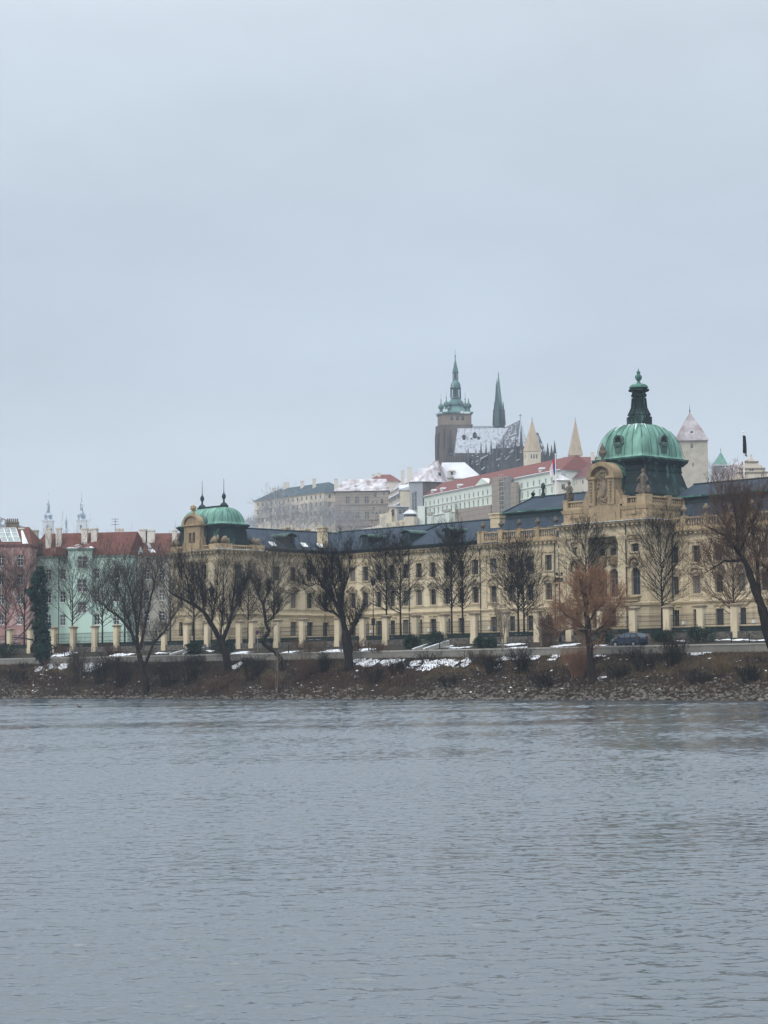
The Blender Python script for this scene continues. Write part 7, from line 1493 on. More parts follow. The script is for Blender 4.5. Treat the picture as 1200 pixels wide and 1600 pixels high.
def garden_trees():
    G = 'bare upright trees behind the garden fence'
    L = [(604, 838, 46, 5, 0, 'taller upright bare tree of the pair standing left of the front of the palace middle'), (626, 849, 52, 4, 0, ''), (706, 833, 50, 5, 0, ''), (723, 836, 46, 4, 0, ''), (810, 858, 62, 5, 0, ''), (819, 884, 46, 3.5, 0, ''),
         (917, 828, 62, 6, 0, ''), (1035, 828, 78, 5, 0, ''), (1147, 872, 84, 6, 1, ''), (113, 893, 78, 7, 2, ''), (38, 900, 70, 8, 3, ''), (9, 912, 66, 5, 3, ''), (160, 902, 60, 9, 2, ''), (266, 876, 60, 6, 2, ''), (428, 868, 64, 5, 2, ''), (388, 893, 40, 7, 2, ''), (303, 884, 56, 5, 2, ''), (195, 897, 56, 8, 2, '')]
    lab = ['left tree of the bare pair in front of the second roof dormer', 'right tree of the bare pair beside the tall black lamp post', 'left tree of the dark bare pair below the right roof dormer', 'right tree of the dark bare pair below the right roof dormer', 'taller stem of the slender double tree before the balustraded bays', 'shorter stem of the slender double tree before the balustraded bays', 'dark bare tree in front of the columns left of the palace portico', 'broad cone shaped bare tree at the right corner of the domed pavilion', 'reddish brown bare tree behind the fence near the right edge', 'spreading bare tree in front of the mint green house beside the ivy column', 'grey brown bare tree in front of the pink house, right hand one', 'grey brown bare tree cut by the left edge of the photo', 'bare tree in front of the right half of the mint green house', 'slim bare tree before the left corner of the green domed pavilion', 'bare tree behind the crooked trunk before the left palace wing', 'small thin bare tree beside the right corner of the green domed pavilion', 'bare tree behind the forked trunk before the green domed pavilion', 'bare tree in front of the grey cream town house']
    for i, (px, top, wpx, off, kind, _) in enumerate(L):
        loc, H, mpp = at_garden(px, off, top); wd = wpx*mpp
        if kind in (0, 1): path, rad, S = upright(H, wd, 100+i, h0=0.27 if kind == 0 else 0.2, rt=0.16, nb=84 if wpx > 48 else 70)
        else: path, rad, S = upright(H, wd*1.1, 100+i, h0=0.3, rt=0.17, nb=66, kids=(4, 6))
        tree_thing('bare_tree', loc, [(path, rad)], S, M['bark'] if kind != 1 else M['bark_rb'], (M['bark'], M['bark_rb'], M['bark_grey'], M['bark_grey'])[kind], lab[i], 'tree', G)
garden_trees()
# --- old trees on the bank, from their limbs
def limbs_tree(name, base_px, limbs, label, bm_, cm_, seed, shoots=26, slen=(1.6, 3.2), up=0.16, kids=(4, 7), depth=1.2, r_scale=0.85, rmin=0.0105, lev=2, ang=(0.35, 0.8), tip=True, wig=0.12, start=0.12, group=None):
    rg = random.Random(seed); base, s0, t0 = bank_pt(*base_px); Yb = base.y; mpp = Yb/FPX; trunk = []; S = []
    for (pts, r0, r1, dz) in limbs:
        path = []; n = len(pts)
        for i, (px, py) in enumerate(pts):
            k = i/(n-1); p = atY(px, py, Yb+dz*depth*k); path.append(p-base)
        # smooth the polyline
        sm = []
        for i in range(n-1):
            for f in (0, 0.34, 0.67): sm.append(path[i].lerp(path[i+1], f)+Vector((rg.gauss(0, 0.03), rg.gauss(0, 0.05), rg.gauss(0, 0.03))))
        sm.append(path[-1]); m_ = len(sm); rad = [max(0.02, (r0+(r1-r0)*i/(m_-1))*mpp*r_scale*(1+0.08*rg.gauss(0, 1))) for i in range(m_)]; trunk.append((sm, rad))
        if shoots and r1 < 3.5:
            for c in range(int(1.25*shoots*(0.4+0.6*min(1, m_/9)))):
                f = rg.uniform(start, 1.0); i = min(m_-1, max(1, int(f*(m_-1)))); d = (sm[i]-sm[i-1]).normalized(); rr = min(rad[i]*0.5, 0.055)
                dd = rdir((d+Vector((0, 0, 0.9))).normalized(), rg.uniform(0.25, 0.95), rg); grow(S, sm[i], dd, rg.uniform(*slen)*(1.25-0.3*f), rr, lev, rg, kids, up=up, ang=ang, wig=wig, rmin=rmin)
            if tip: d = (sm[-1]-sm[-2]).normalized(); grow(S, sm[-1], d, slen[1]*0.9, min(0.06, rad[-1]), lev, rg, kids, up=up, ang=ang, wig=wig, rmin=rmin)
    return tree_thing(name, base, trunk, S, bm_, cm_, label, 'tree', group, 8)
def bank_trees():
    limbs_tree('old_tree', (230, 1083), [([(230, 1085), (227, 1062), (221, 1037), (217, 1020)], 6.5, 4.6, 0), ([(217, 1022), (206, 988), (188, 966), (168, 950), (152, 938)], 3.4, 0.9, -1.0), ([(217, 1020), (213, 978), (206, 934), (196, 898)], 3.3, 0.7, 1.0), ([(224, 1045), (240, 1006), (257, 986), (272, 962)], 3.2, 0.8, -1.2), ([(219, 1015), (229, 962), (241, 912), (246, 890)], 2.9, 0.6, 1.3), ([(215, 990), (221, 935), (224, 884)], 2.4, 0.6, 0.2), ([(206, 986), (190, 935), (178, 905)], 2.0, 0.5, -0.6)],
               'big bare tree with many ascending stems leaning from the waterline at the left', M['bark2'], M['bark_grey'], 21, shoots=24, slen=(1.8, 3.8))
    limbs_tree('old_tree', (356, 1050), [([(357, 1052), (353, 1022), (345, 1001)], 8.5, 6.0, 0), ([(345, 1002), (330, 976), (318, 956), (304, 945), (286, 937), (268, 928)], 5.0, 1.4, -1.0), ([(348, 1000), (357, 978), (361, 962), (365, 932), (369, 893)], 4.6, 0.8, 0.8), ([(319, 957), (316, 922), (309, 890)], 2.0, 0.6, 0.6), ([(300, 942), (292, 905), (284, 880)], 1.7, 0.5, -0.5), ([(361, 962), (376, 930), (385, 905)], 1.9, 0.5, -1.0), ([(330, 976), (338, 930), (341, 885)], 1.9, 0.5, 1.2), ([(345, 1000), (348, 940), (350, 880)], 1.8, 0.5, 1.6)],
               'dark old tree forking low into two thick limbs before the green domed pavilion', M['bark'], M['bark'], 22, shoots=24, slen=(1.6, 3.4))
    limbs_tree('crooked_tree', (439, 1047), [([(440, 1049), (438, 1030), (430, 1017), (417, 1010), (410, 1003), (414, 995), (421, 986), (415, 972), (413, 956), (411, 942)], 5.0, 2.6, 0), ([(411, 944), (404, 930), (398, 915)], 2.0, 0.7, -0.5), ([(412, 944), (420, 925), (424, 905)], 2.0, 0.7, 0.5), ([(414, 975), (428, 962), (438, 950)], 1.4, 0.6, 0.4)],
               'crooked tree with an S shaped trunk and small crown before the left palace wing', M['bark'], M['bark'], 23, shoots=14, slen=(1.2, 2.4))
    limbs_tree('old_tree', (545, 1045), [([(545, 1047), (543, 1012), (541, 986)], 9.0, 8.0, 0), ([(540, 988), (534, 962), (522, 937), (506, 916), (491, 895), (478, 868)], 5.4, 0.9, -0.8), ([(540, 985), (534, 952), (536, 922), (531, 890), (528, 858)], 4.6, 0.8, 0.8), ([(546, 992), (554, 976), (561, 962)], 4.4, 3.4, -0.6), ([(533, 966), (521, 956), (509, 954), (507, 946)], 2.6, 1.6, -1.0), ([(522, 937), (512, 905), (506, 872)], 2.2, 0.6, 0.4), ([(536, 925), (546, 895), (548, 862)], 2.0, 0.6, 0.8), ([(531, 950), (520, 905), (518, 862)], 2.2, 0.6, 1.4), ([(506, 916), (494, 912), (484, 916), (474, 922)], 1.4, 0.6, -0.6)],
               'dark pollarded tree with a thick scarred trunk and bare stub limb at the centre left', M['bark'], M['bark'], 24, shoots=26, slen=(1.6, 3.2), kids=(4, 7))
    limbs_tree('old_tree', (1212, 1036), [([(1216, 1040), (1203, 1003), (1196, 972), (1189, 944), (1179, 920), (1171, 893), (1163, 876)], 10.5, 5.0, 0), ([(1168, 886), (1155, 862), (1141, 846), (1125, 833), (1103, 822)], 3.6, 0.8, -1.0), ([(1164, 878), (1152, 856), (1152, 822), (1147, 792), (1143, 772)], 3.6, 0.7, 0.6), ([(1156, 862), (1170, 828), (1181, 808), (1189, 786)], 2.6, 0.6, 0.4), ([(1160, 874), (1148, 877), (1132, 877), (1116, 886), (1100, 896)], 2.6, 0.6, -1.2), ([(1188, 944), (1184, 905), (1183, 872), (1175, 850), (1178, 818)], 4.2, 0.7, 1.2), ([(1200, 985), (1206, 930), (1200, 890), (1190, 882)], 3.6, 1.0, -0.8), ([(1142, 846), (1132, 815), (1128, 790), (1126, 776)], 1.8, 0.5, 0.8), ([(1154, 835), (1163, 805), (1168, 775)], 1.7, 0.5, 1.0), ([(1183, 872), (1195, 845), (1204, 815)], 2.0, 0.6, 0.5)],
               'big reddish brown bare tree leaning in over the parapet at the right edge', M['bark'], M['bark_rb'], 25, shoots=24, slen=(1.8, 3.4), up=0.13, kids=(4, 7))
    # willow with a round head of thin reddish twigs
    o = limbs_tree('willow_tree', (925, 1066), [([(926, 1068), (922, 1022), (919, 982), (915, 950), (916, 915)], 7.5, 3.4, 0), ([(917, 985), (902, 970), (886, 962), (874, 952)], 2.0, 0.6, -1.0), ([(922, 992), (944, 977), (960, 956), (974, 926)], 2.4, 0.6, -0.6), ([(918, 965), (903, 940), (894, 916)], 2.2, 0.5, 1.0), ([(918, 960), (932, 938), (944, 914)], 2.2, 0.5, 1.0), ([(918, 975), (930, 955), (940, 945)], 1.8, 0.5, -1.4), ([(919, 985), (908, 985), (893, 982), (880, 985)], 1.5, 0.5, -0.8), ([(916, 950), (910, 925), (906, 905)], 2.0, 0.5, -0.9), ([(916, 940), (924, 915), (928, 902)], 2.0, 0.5, 0.6), ([(922, 995), (940, 985), (958, 982)], 1.5, 0.4, 0.8)],
               'round headed willow with rusty red twigs standing on the bank before the portico', M['bark2'], M['bark_red'], 26, shoots=30, slen=(1.0, 2.0), up=0.06, kids=(4, 7), rmin=0.010, ang=(0.4, 1.0), start=0.25)
    wr = random.Random(77); wb = Vector(o.location); S2 = []
    for i in range(270):
        a, rr, dz_ = wr.uniform(0, 6.283), math.sqrt(wr.random()), wr.uniform(-1, 1)
        px_, py_ = 918+57*rr*math.cos(a), 943+42*rr*math.sin(a)+4; p = atY(px_, py_, wb.y+3.6*dz_*math.sqrt(max(0, 1-rr*rr)))-wb
        d_ = Vector((math.cos(a)*rr*0.9, dz_*0.6, -math.sin(a)*rr*0.6+0.55)); grow(S2, p, d_, wr.uniform(0.7, 1.5), 0.014, 2, wr, (3, 5), up=0.03, ang=(0.3, 0.9), wig=0.15, rmin=0.0095)
    obj('crown', seg_mesh('crown', S2, M['bark_red']), o)
    # ivy covered trunk
    base, s0, t0 = bank_pt(70, 1040); rg = random.Random(7); mpp = base.y/FPX
    o = thing('ivy_clad_tree', base, 'leaning trunk wholly wrapped in dark green ivy at the left of the bank', 'tree')
    prof = [(888, 58, 68), (897, 50, 73), (908, 44, 75), (925, 39, 76), (940, 46, 76), (960, 52, 77), (985, 51, 77), (1000, 53, 80), (1015, 50, 84), (1027, 52, 80), (1034, 60, 76), (1039, 65, 74)]
    mb = MB(); pth = [atY((a+b)/2, y, base.y)-base for y, a, b in reversed(prof)]; mb.tube(pth, [max(0.18, 0.42-0.025*i) for i in range(len(pth))], 8); obj('trunk', mb.mesh('trunk', M['bark'], smooth=True), o)
    for bp_ in ([(52, 968), (40, 985), (24, 1000)], [(52, 1000), (36, 997), (20, 996)]): mb2 = MB(); mb2.tube([atY(x, y, base.y-1)-base for x, y in bp_], [0.13, 0.1, 0.05], 5); obj('branch', mb2.mesh('branch', M['bark']), o)
    V = []; nl = 9000
    for i in range(nl):
        y = rg.uniform(886, 1038) if rg.random() < 0.8 else rg.uniform(895, 1030)
        for k in range(len(prof)-1):
            if prof[k][0] <= y <= prof[k+1][0]: f = (y-prof[k][0])/(prof[k+1][0]-prof[k][0]); a = prof[k][1]+f*(prof[k+1][1]-prof[k][1]); b = prof[k][2]+f*(prof[k+1][2]-prof[k][2]); break
        else: a, b = prof[0][1:] if y < 900 else prof[-1][1:]
        lump = 0.82+0.62*mn.noise(Vector((y*0.11, i % 3, 0.3)))+0.25*mn.noise(Vector((y*0.04, 9, rg.random()*2)))
        th = rg.uniform(0, 6.283); rr = (0.55+0.45*rg.random()**0.5)*lump*(1.0+0.2*mn.noise(Vector((y*0.07, 2*math.cos(th), 2*math.sin(th)))))
        if mn.noise(Vector((y*0.16, 2.5*math.cos(th), 2.5*math.sin(th)+5))) < -0.14: continue
        c = atY((a+b)/2+rr*(b-a)/2*math.cos(th), y, base.y+rr*(b-a)/2*mpp*math.sin(th))-base
        nrm = Vector((math.cos(th), math.sin(th), rg.uniform(-0.3, 0.7))).normalized(); nrm = (nrm+Vector((rg.gauss(0, .5), rg.gauss(0, .5), rg.gauss(0, .5)))).normalized(); e1 = nrm.orthogonal().normalized(); e2 = nrm.cross(e1); sz = rg.uniform(0.10, 0.26); t = rg.uniform(0, 6.28); ax = (e1*math.cos(t)+e2*math.sin(t))*sz; ay = (e2*math.cos(t)-e1*math.sin(t))*sz
        V += [c-ax, c-ay*0.8, c+ax, c+ay*0.8]
    V = np.array([tuple(v) for v in V]); obj('crown', fast_mesh('crown', V, np.arange(len(V)).reshape(-1, 4), M['ivy']), o)
bank_trees()
# --- saplings and twiggy shrubs
def surf(px, py, t):         # point on promenade / verge seen at px, py is approximated by its inland distance
    s, z = atT(px, py, t); return s
def verge_z(s, t): return ZP+0.08 + 0.95*max(0, min(1, (t-tw(s)-4.6)/(tf(s)-tw(s)-4.65))) + 0.1*nz2(s, t, .6) if t > tw(s)+4.6 else ZP
def land_pt(px, py):         # first hit of the pixel ray with bank or verge
    for i in range(1, 900):
        t = i*0.03; s, z = atT(px, py, t)
        if t > tf(s): break
        g = bank_z(s, t) if t <= tw(s) else (6.17 if t < tw(s)+0.45 else verge_z(s, t))
        if g >= z: return W(s, t, g), s, t
    return W(s, t-0.1, verge_z(s, t-0.1)), s, t-0.1
def bush(px, py, wpx, hpx, m, label, seed, stems=70, kids=(3, 4), name='bare_shrub', group=None, spread=1.0, rmin=0.011):
    rg = random.Random(seed); base, s, t = land_pt(px, py); mpp = base.y/FPX; wd, h = wpx*mpp, hpx*mpp; S = []
    for i in range(stems):
        a = rg.uniform(0, 6.283); rr = wd*0.22*math.sqrt(rg.random())*spread; p = Vector((rr*math.cos(a), rr*math.sin(a)*0.7, -0.15)); o_ = rg.uniform(0, 0.9)*math.atan2(wd*0.5, h); L = h/max(0.5, math.cos(o_))*rg.uniform(0.55, 1.05)
        grow(S, p, (math.sin(o_)*math.cos(a), math.sin(o_)*math.sin(a), math.cos(o_)), L*0.85, 0.022, 2, rg, kids, up=0.02, ang=(0.25, 0.7), wig=0.12, rmin=rmin)
    o = obj(name, seg_mesh(name, S, m), None, base); return tag(o, label, 'shrub', group)
def shrubs():
    bush(903, 1058, 46, 52, M['bark_red'], 'orange twigged shrub on the bank left of the willow trunk', 31, 110, group=None)
    bush(858, 1010, 44, 62, M['bark_rb'], 'tall rusty shrub behind the parapet left of the willow', 32, 80)
    B = [(815, 1052, 52, 46, 'bark', 'dark tangled bush on the upper bank left of the orange twigged shrub'), (622, 1052, 52, 26, 'bark', 'low dark bush beside the white snow strip below the parapet'), (1008, 1046, 64, 36, 'bark', 'dark bush on the bank right below the parked car'), (1052, 1040, 44, 56, 'bark2', 'tall brown bush reaching over the parapet right of the car'),
         (122, 1066, 36, 64, 'bark_grey', 'tall thin grey brush on the bank right of the ivy clad trunk'), (158, 1068, 46, 46, 'bark2', 'brown bush between the grey brush and the tree at the waterline'), (188, 1074, 48, 50, 'bark2', 'brown bush left against the trunk of the tree at the waterline'), (262, 1072, 56, 44, 'bark', 'dark brush right of the tree at the waterline'), (300, 1066, 50, 40, 'bark', 'dark brush left of the low forking tree'),
         (395, 1062, 48, 40, 'bark2', 'brown brush between the forking tree and the crooked tree'), (478, 1058, 56, 36, 'bark_rb', 'russet brush right of the crooked tree'), (508, 1050, 36, 34, 'bark2', 'brown brush left of the thick scarred trunk'), (585, 1066, 48, 28, 'bark2', 'brown brush right of the thick scarred trunk'), (700, 1072, 54, 22, 'bark2', 'low brown brush below the middle of the snow strip'), (770, 1052, 44, 34, 'bark', 'dark brush at the right end of the snow strip'),
         (850, 1076, 46, 30, 'bark', 'dark low brush near the water left of the willow roots'), (965, 1062, 44, 30, 'bark2', 'brown brush just right of the willow trunk'), (1090, 1068, 54, 24, 'bark2', 'low brown brush above the pale stones at the right'), (1130, 1052, 40, 26, 'straw', 'straw coloured brush on the grassy bank at the right'), (1172, 1066, 50, 34, 'bark', 'dark brush at the foot of the leaning tree at the right edge'), (30, 1066, 50, 26, 'bark2', 'low brown brush at the left edge of the bank'), (340, 1078, 60, 20, 'bark_rb', 'low russet brush at the water below the forking tree'), (430, 1078, 52, 24, 'bark_rb', 'low russet brush at the water below the crooked tree')]
    for i, (px, py, wp, hp, m, lb) in enumerate(B): bush(px, py, wp, hp, M[m], lb, 40+i, 60 if hp > 30 else 46, group='bare shrubs on the river bank')
    rb_ = random.Random(99)
    for i in range(22):
        px = rb_.uniform(5, 470) if i < 14 else rb_.uniform(560, 1180); py = 1041-0.017*px+rb_.uniform(0, 8); py = py if px < 480 else 1030-0.012*(px-560)+rb_.uniform(0, 10)
        bush(px, py, rb_.uniform(26, 48), rb_.uniform(10, 19), M[rb_.choice(['bark2', 'bark_grey', 'bark_rb'])], 'low straggly scrub at the foot of the parapet wall on the bank', 300+i, 34, group='low scrub along the parapet foot', spread=1.7)
    Hh = [(478, 1020, 60, 24, 'russet clipped shrub behind the parapet left of the scarred trunk'), (550, 1021, 40, 22, 'russet shrub behind the parapet hidden partly by the scarred trunk'), (95, 1022, 26, 16, 'russet shrub beside the snow patch right of the ivy clad trunk'), (178, 1022, 30, 18, 'russet shrub behind the parapet above the brown bush'), (590, 1020, 34, 16, 'dark shrub behind the parapet left of the round evergreen')]
    for i, (px, py, wp, hp, lb) in enumerate(Hh): bush(px, py, wp, hp, M['bark_rb'], lb, 80+i, 60, group='shrubs behind the parapet', spread=1.6)
    for px, py, hpx, m, lb, sd in ((432, 1086, 76, 'bark_pale', 'thin pale sapling growing from the waterline below the crooked tree', 91), (126, 1064, 60, 'bark_pale', 'thin pale sapling on the bank below the mint green house', 92), (786, 1016, 84, 'bark_pale', 'pale multi stemmed young tree behind the parapet beside the person', 93), (846, 1022, 40, 'bark_pale', 'small pale sapling behind the parapet below the lamp with boxes', 94)):
        rg = random.Random(sd); base, s, t = land_pt(px, py); mpp = base.y/FPX; S = []; tr = []
        ns = 6 if sd == 93 else 3
        for k in range(ns):
            a = rg.uniform(0, 6.28); h = hpx*mpp*rg.uniform(0.75, 1.0); q = Vector((rg.uniform(-0.15, 0.15), rg.uniform(-0.1, 0.1), -0.2)); lean = Vector((math.cos(a), math.sin(a), 0))*h*(0.22 if sd == 93 else 0.07); path = [q+lean*f*f+Vector((rg.gauss(0, 0.05), rg.gauss(0, 0.05), h*f)) for f in (0, 0.25, 0.5, 0.75, 1.0)]; tr.append((path, [0.055, 0.05, 0.04, 0.03, 0.018]))
            for b in range(16 if sd == 93 else 9): f = rg.uniform(0.3, 1.0); i = min(3, int(f*4)); p = path[i].lerp(path[i+1], f*4-i if f < 1 else 1); grow(S, p, rdir(Vector((0, 0, 1)), rg.uniform(0.4, 1.0), rg), h*0.26*(1.2-f*0.5), 0.018, 1, rg, (5,), up=0.05, rmin=0.011)
        tree_thing('sapling', base, tr, S, M[m], M[m], lb, 'sapling', None, 5)
    EV = [(646, 1014, 24, 22, 'round dark evergreen shrub left of the concrete steps'), (682, 1014, 28, 30, 'taller dark evergreen shrub right of the concrete steps'), (758, 1015, 36, 20, 'wide low evergreen shrub right of the snowy verge in the middle'), (1096, 1006, 40, 26, 'spreading evergreen shrub below the fence right of the parked car'), (16, 1028, 44, 24, 'dark evergreen hedge mass at the left edge behind the parapet'), (305, 1024, 46, 20, 'dark evergreen shrub behind the parapet left of the forking tree'), (350, 1024, 34, 24, 'dark evergreen shrub behind the forking tree'), (1035, 1004, 36, 18, 'dull green shrub just behind the parked car'), (940, 1008, 46, 26, 'tall dull green shrub left of the parked car')]
    for i, (px, py, wp, hp, lb) in enumerate(EV):
        rg = random.Random(60+i); base, s, t = land_pt(px, py-2); mpp = base.y/FPX; wd, h = wp*mpp, hp*mpp; V = []
        lobes = [(rg.uniform(-0.32, 0.32)*wd, rg.uniform(-0.3, 0.3)*wd*0.7, rg.uniform(0.25, 0.6)*h, rg.uniform(0.28, 0.45)*h) for _ in range(9)]
        for k in range(2600):
            lx, ly, lz, lr_ = rg.choice(lobes); n_ = Vector((rg.gauss(0, 1), rg.gauss(0, 1), rg.gauss(0, 1)+0.3)).normalized(); c = Vector((lx, ly, lz))+Vector((n_.x*lr_*1.25, n_.y*lr_*1.25, n_.z*lr_))*rg.uniform(0.6, 1.05); c.z = max(0.02, c.z); d = (n_+Vector((rg.gauss(0, .6), rg.gauss(0, .6), rg.gauss(0, .6)))).normalized(); e = d.orthogonal().normalized()*0.045; L = rg.uniform(0.12, 0.26); V += [c-e, c+e, c+d*L+e*0.2, c+d*L-e*0.2]
        V = np.array([tuple(v) for v in V]); o = obj('evergreen_shrub', fast_mesh('evergreen_shrub', V, np.arange(len(V)).reshape(-1, 4), M['yew']), None, base); tag(o, lb, 'shrub', 'evergreen shrubs along the promenade')
shrubs()
# --- frosty trees on the slope below the palaces
def frosty():
    protos = []
    for k in range(4):
        rg = random.Random(200+k); path, rad, S = upright(10.0, 6.5, 300+k, h0=0.2, rt=0.16, nb=40, kids=(3, 4), rmin=0.02); protos.append((path, rad, S))
    mesh = []
    for path, rad, S in protos:
        mb = MB(); mb.tube(path, rad, 6); mesh.append((mb.mesh('trunk', M['bark_frost']), seg_mesh('crown', S, M['bark_frost'])))
    L = [(402, 838, 812, 870), (412, 840, 800, 885), (424, 838, 792, 875), (434, 838, 778, 905), (446, 838, 799, 872), (458, 836, 797, 890), (469, 836, 800, 868), (481, 836, 795, 886), (493, 836, 796, 866), (505, 836, 794, 884), (516, 838, 797, 868), (528, 838, 800, 880), (541, 838, 803, 862), (553, 838, 806, 850), (566, 838, 812, 842), (388, 840, 816, 880), (380, 842, 822, 868), (397, 842, 815, 852), (440, 842, 806, 850), (475, 842, 808, 848), (510, 842, 808, 846), (600, 830, 812, 780), (655, 832, 816, 775), (690, 826, 812, 772), (706, 824, 812, 770)]
    lab = ['frosted tree at the far left foot of the cream palace', 'frosted tree before the left corner of the cream palace']
    for i, (px, yb, yt, Y) in enumerate(L):
        b = atY(px, yb, Y); h = atY(px, yt, Y).z-b.z; sc = h/10.0; rg = random.Random(i)
        far = px > 590
        o = thing('frosted_tree', b, 'low frosted tree on the terrace edge below the mint palace' if far else 'frosted bare tree on the slope below the cream palace and the grey brown palace', 'tree', 'frosted trees on the terrace edge' if far else 'frosted trees on the castle slope')
        tm, cm = mesh[i % 4]; obj('trunk', tm, o); obj('crown', cm, o); o.scale = (sc*rg.uniform(0.95, 1.2),)*2+(sc,); o.rotation_euler = (0, 0, rg.uniform(0, 6.28))
    for i, (px, yb, yt, Y) in enumerate(((1112, 762, 732, 690), (1122, 762, 731, 684), (1133, 762, 733, 688), (1144, 762, 738, 684))):
        b = atY(px, yb, Y); h = atY(px, yt, Y).z-b.z; sc = h/10.0; o = thing('frosted_tree', b, 'frosted tree between the rubble tower and the gable house, below the green pyramid roof', 'tree', 'frosted trees below the green pyramid roof'); tm, cm = mesh[(i+1) % 4]; obj('trunk', tm, o); obj('crown', cm, o); o.scale = (sc*0.8, sc*0.8, sc); o.rotation_euler = (0, 0, i*1.3)
frosty()
# --- ground cover on the bank: grass, stones, snow
def cover():
    rs = np.random.RandomState(5); out = {'straw': [], 'deadgrass': [], 'redgrass': []}
    N_ = 78000; ss = rs.uniform(-130, 74, N_); kk = rs.uniform(0.03, 0.99, N_)
    for s, k in zip(ss, kk):
        t = tw(s)*k; a = nz2(s, t*2, 0.12, 2); px_ = (s+40)/80
        kind = 'straw' if (a > 0.12 and k > 0.45) or (s > 2 and k > 0.62 and a > -0.25) else ('redgrass' if a < -0.08 and k < 0.75 else 'deadgrass')
        if k < 0.3 and rs.rand() < 0.5: continue
        z = bank_z(s, t); p = W(s, t, z-0.03); h = rs.uniform(0.15, 0.5)*(1.3 if kind == 'redgrass' else 1.0); th = rs.uniform(0, 6.28); wdt = rs.uniform(0.02, 0.05); lx, ly = rs.normal(0, 0.25*h), rs.normal(0, 0.25*h)-0.12
        out[kind].append(((p.x-wdt*math.cos(th), p.y-wdt*math.sin(th), p.z), (p.x+wdt*math.cos(th), p.y+wdt*math.sin(th), p.z), (p.x+lx, p.y+ly, p.z+h)))
    for kname, tri in out.items():
        V = np.array(tri).reshape(-1, 3); o = obj('dead_grass', fast_mesh('dead_grass', V, np.arange(len(V)).reshape(-1, 3), M[kname])); tag(o, kind='stuff')
    # stones: a pool of rough rocks scattered low on the bank
    rg = random.Random(12); ico = bmesh.new(); bmesh.ops.create_icosphere(ico, subdivisions=1, radius=1.0); bv = np.array([tuple(v.co) for v in ico.verts]); bf = np.array([[v.index for v in f.verts] for f in ico.faces]); ico.free()
    V = []; Fq = []; off = 0
    def rock(s, t, r):
        nonlocal off
        q = bv*(1+rs.normal(0, 0.16, (len(bv), 1))); sc = np.array([r*rs.uniform(0.8, 1.5), r*rs.uniform(0.7, 1.1), r*rs.uniform(0.45, 0.8)]); a = rs.uniform(0, 3.14); q = q*sc; x = q[:, 0]*math.cos(a)-q[:, 1]*math.sin(a); y = q[:, 0]*math.sin(a)+q[:, 1]*math.cos(a); p = W(s, t, max(-0.05, bank_z(s, t))+r*0.1)
        V.append(np.stack([x+p.x, y+p.y, q[:, 2]+p.z], 1)); Fq.append(bf+off); off += len(bv)
    for i in range(9000):
        s = rg.uniform(-125, 74); k = rg.random()**1.5*0.62; t = tw(s)*k; den = 0.2+0.9*nz2(s*0.5, 7.0, 0.13, 2)
        if s > 6: den = 0.95 if k < 0.42 else 0.25
        if s < -75: den = 0.55
        if -30 < s < -6: den = 0.5 if k < 0.28 else 0.12
        if -68 < s < -34: den = 0.14
        if k < 0.06: den = max(den, 0.6)
        if rg.random() > den: continue
        rock(s, t, rg.uniform(0.07, 0.24)*(1.2 if k < 0.2 else 0.9))
    o = obj('bank_stones', fast_mesh('bank_stones', np.concatenate(V), np.concatenate(Fq), M['stone'])); tag(o, kind='stuff')
    # snow lying in patches
    P = [(575, 1037, 34, 10), (610, 1036, 40, 9), (650, 1037, 44, 11), (672, 1040, 40, 13), (700, 1036, 44, 9), (726, 1037, 22, 13), (560, 1033, 20, 5), (80, 1041, 26, 9), (100, 1040, 20, 8), (136, 1042, 24, 8), (150, 1043, 18, 10), (1090, 1021, 34, 7), (1112, 1019, 40, 4), (1145, 1019, 26, 4), (368, 1043, 16, 6), (376, 1038, 12, 4), (795, 1030, 34, 6), (832, 1028, 22, 6), (865, 1028, 14, 8), (935, 1026, 20, 3), (780, 1040, 14, 8), (890, 1036, 8, 6), (940, 1060, 14, 5), (60, 1046, 18, 5)]
    PV = [(97, 1023, 34, 10), (112, 1022, 18, 10), (150, 1026, 34, 6), (190, 1024, 34, 7), (252, 1021, 24, 6), (375, 1021, 34, 9), (415, 1022, 26, 7), (447, 1020, 18, 10), (456, 1019, 26, 10), (520, 1018, 38, 13), (566, 1019, 34, 11), (575, 1015, 30, 8), (614, 1017, 40, 6), (628, 1018, 14, 8), (693, 1015, 34, 8), (700, 1011, 26, 8), (720, 1013, 28, 7), (800, 1008, 40, 8), (808, 1012, 28, 8), (880, 1010, 34, 10), (893, 1007, 26, 6), (940, 1009, 16, 5), (1138, 1001, 36, 5), (1160, 1001, 50, 5), (1185, 1001, 30, 4), (1062, 1002, 22, 3), (480, 1024, 30, 3), (735, 1020, 20, 3), (330, 1018, 16, 4), (300, 1018, 20, 4)]
    mb = MB(); cell = 0.11
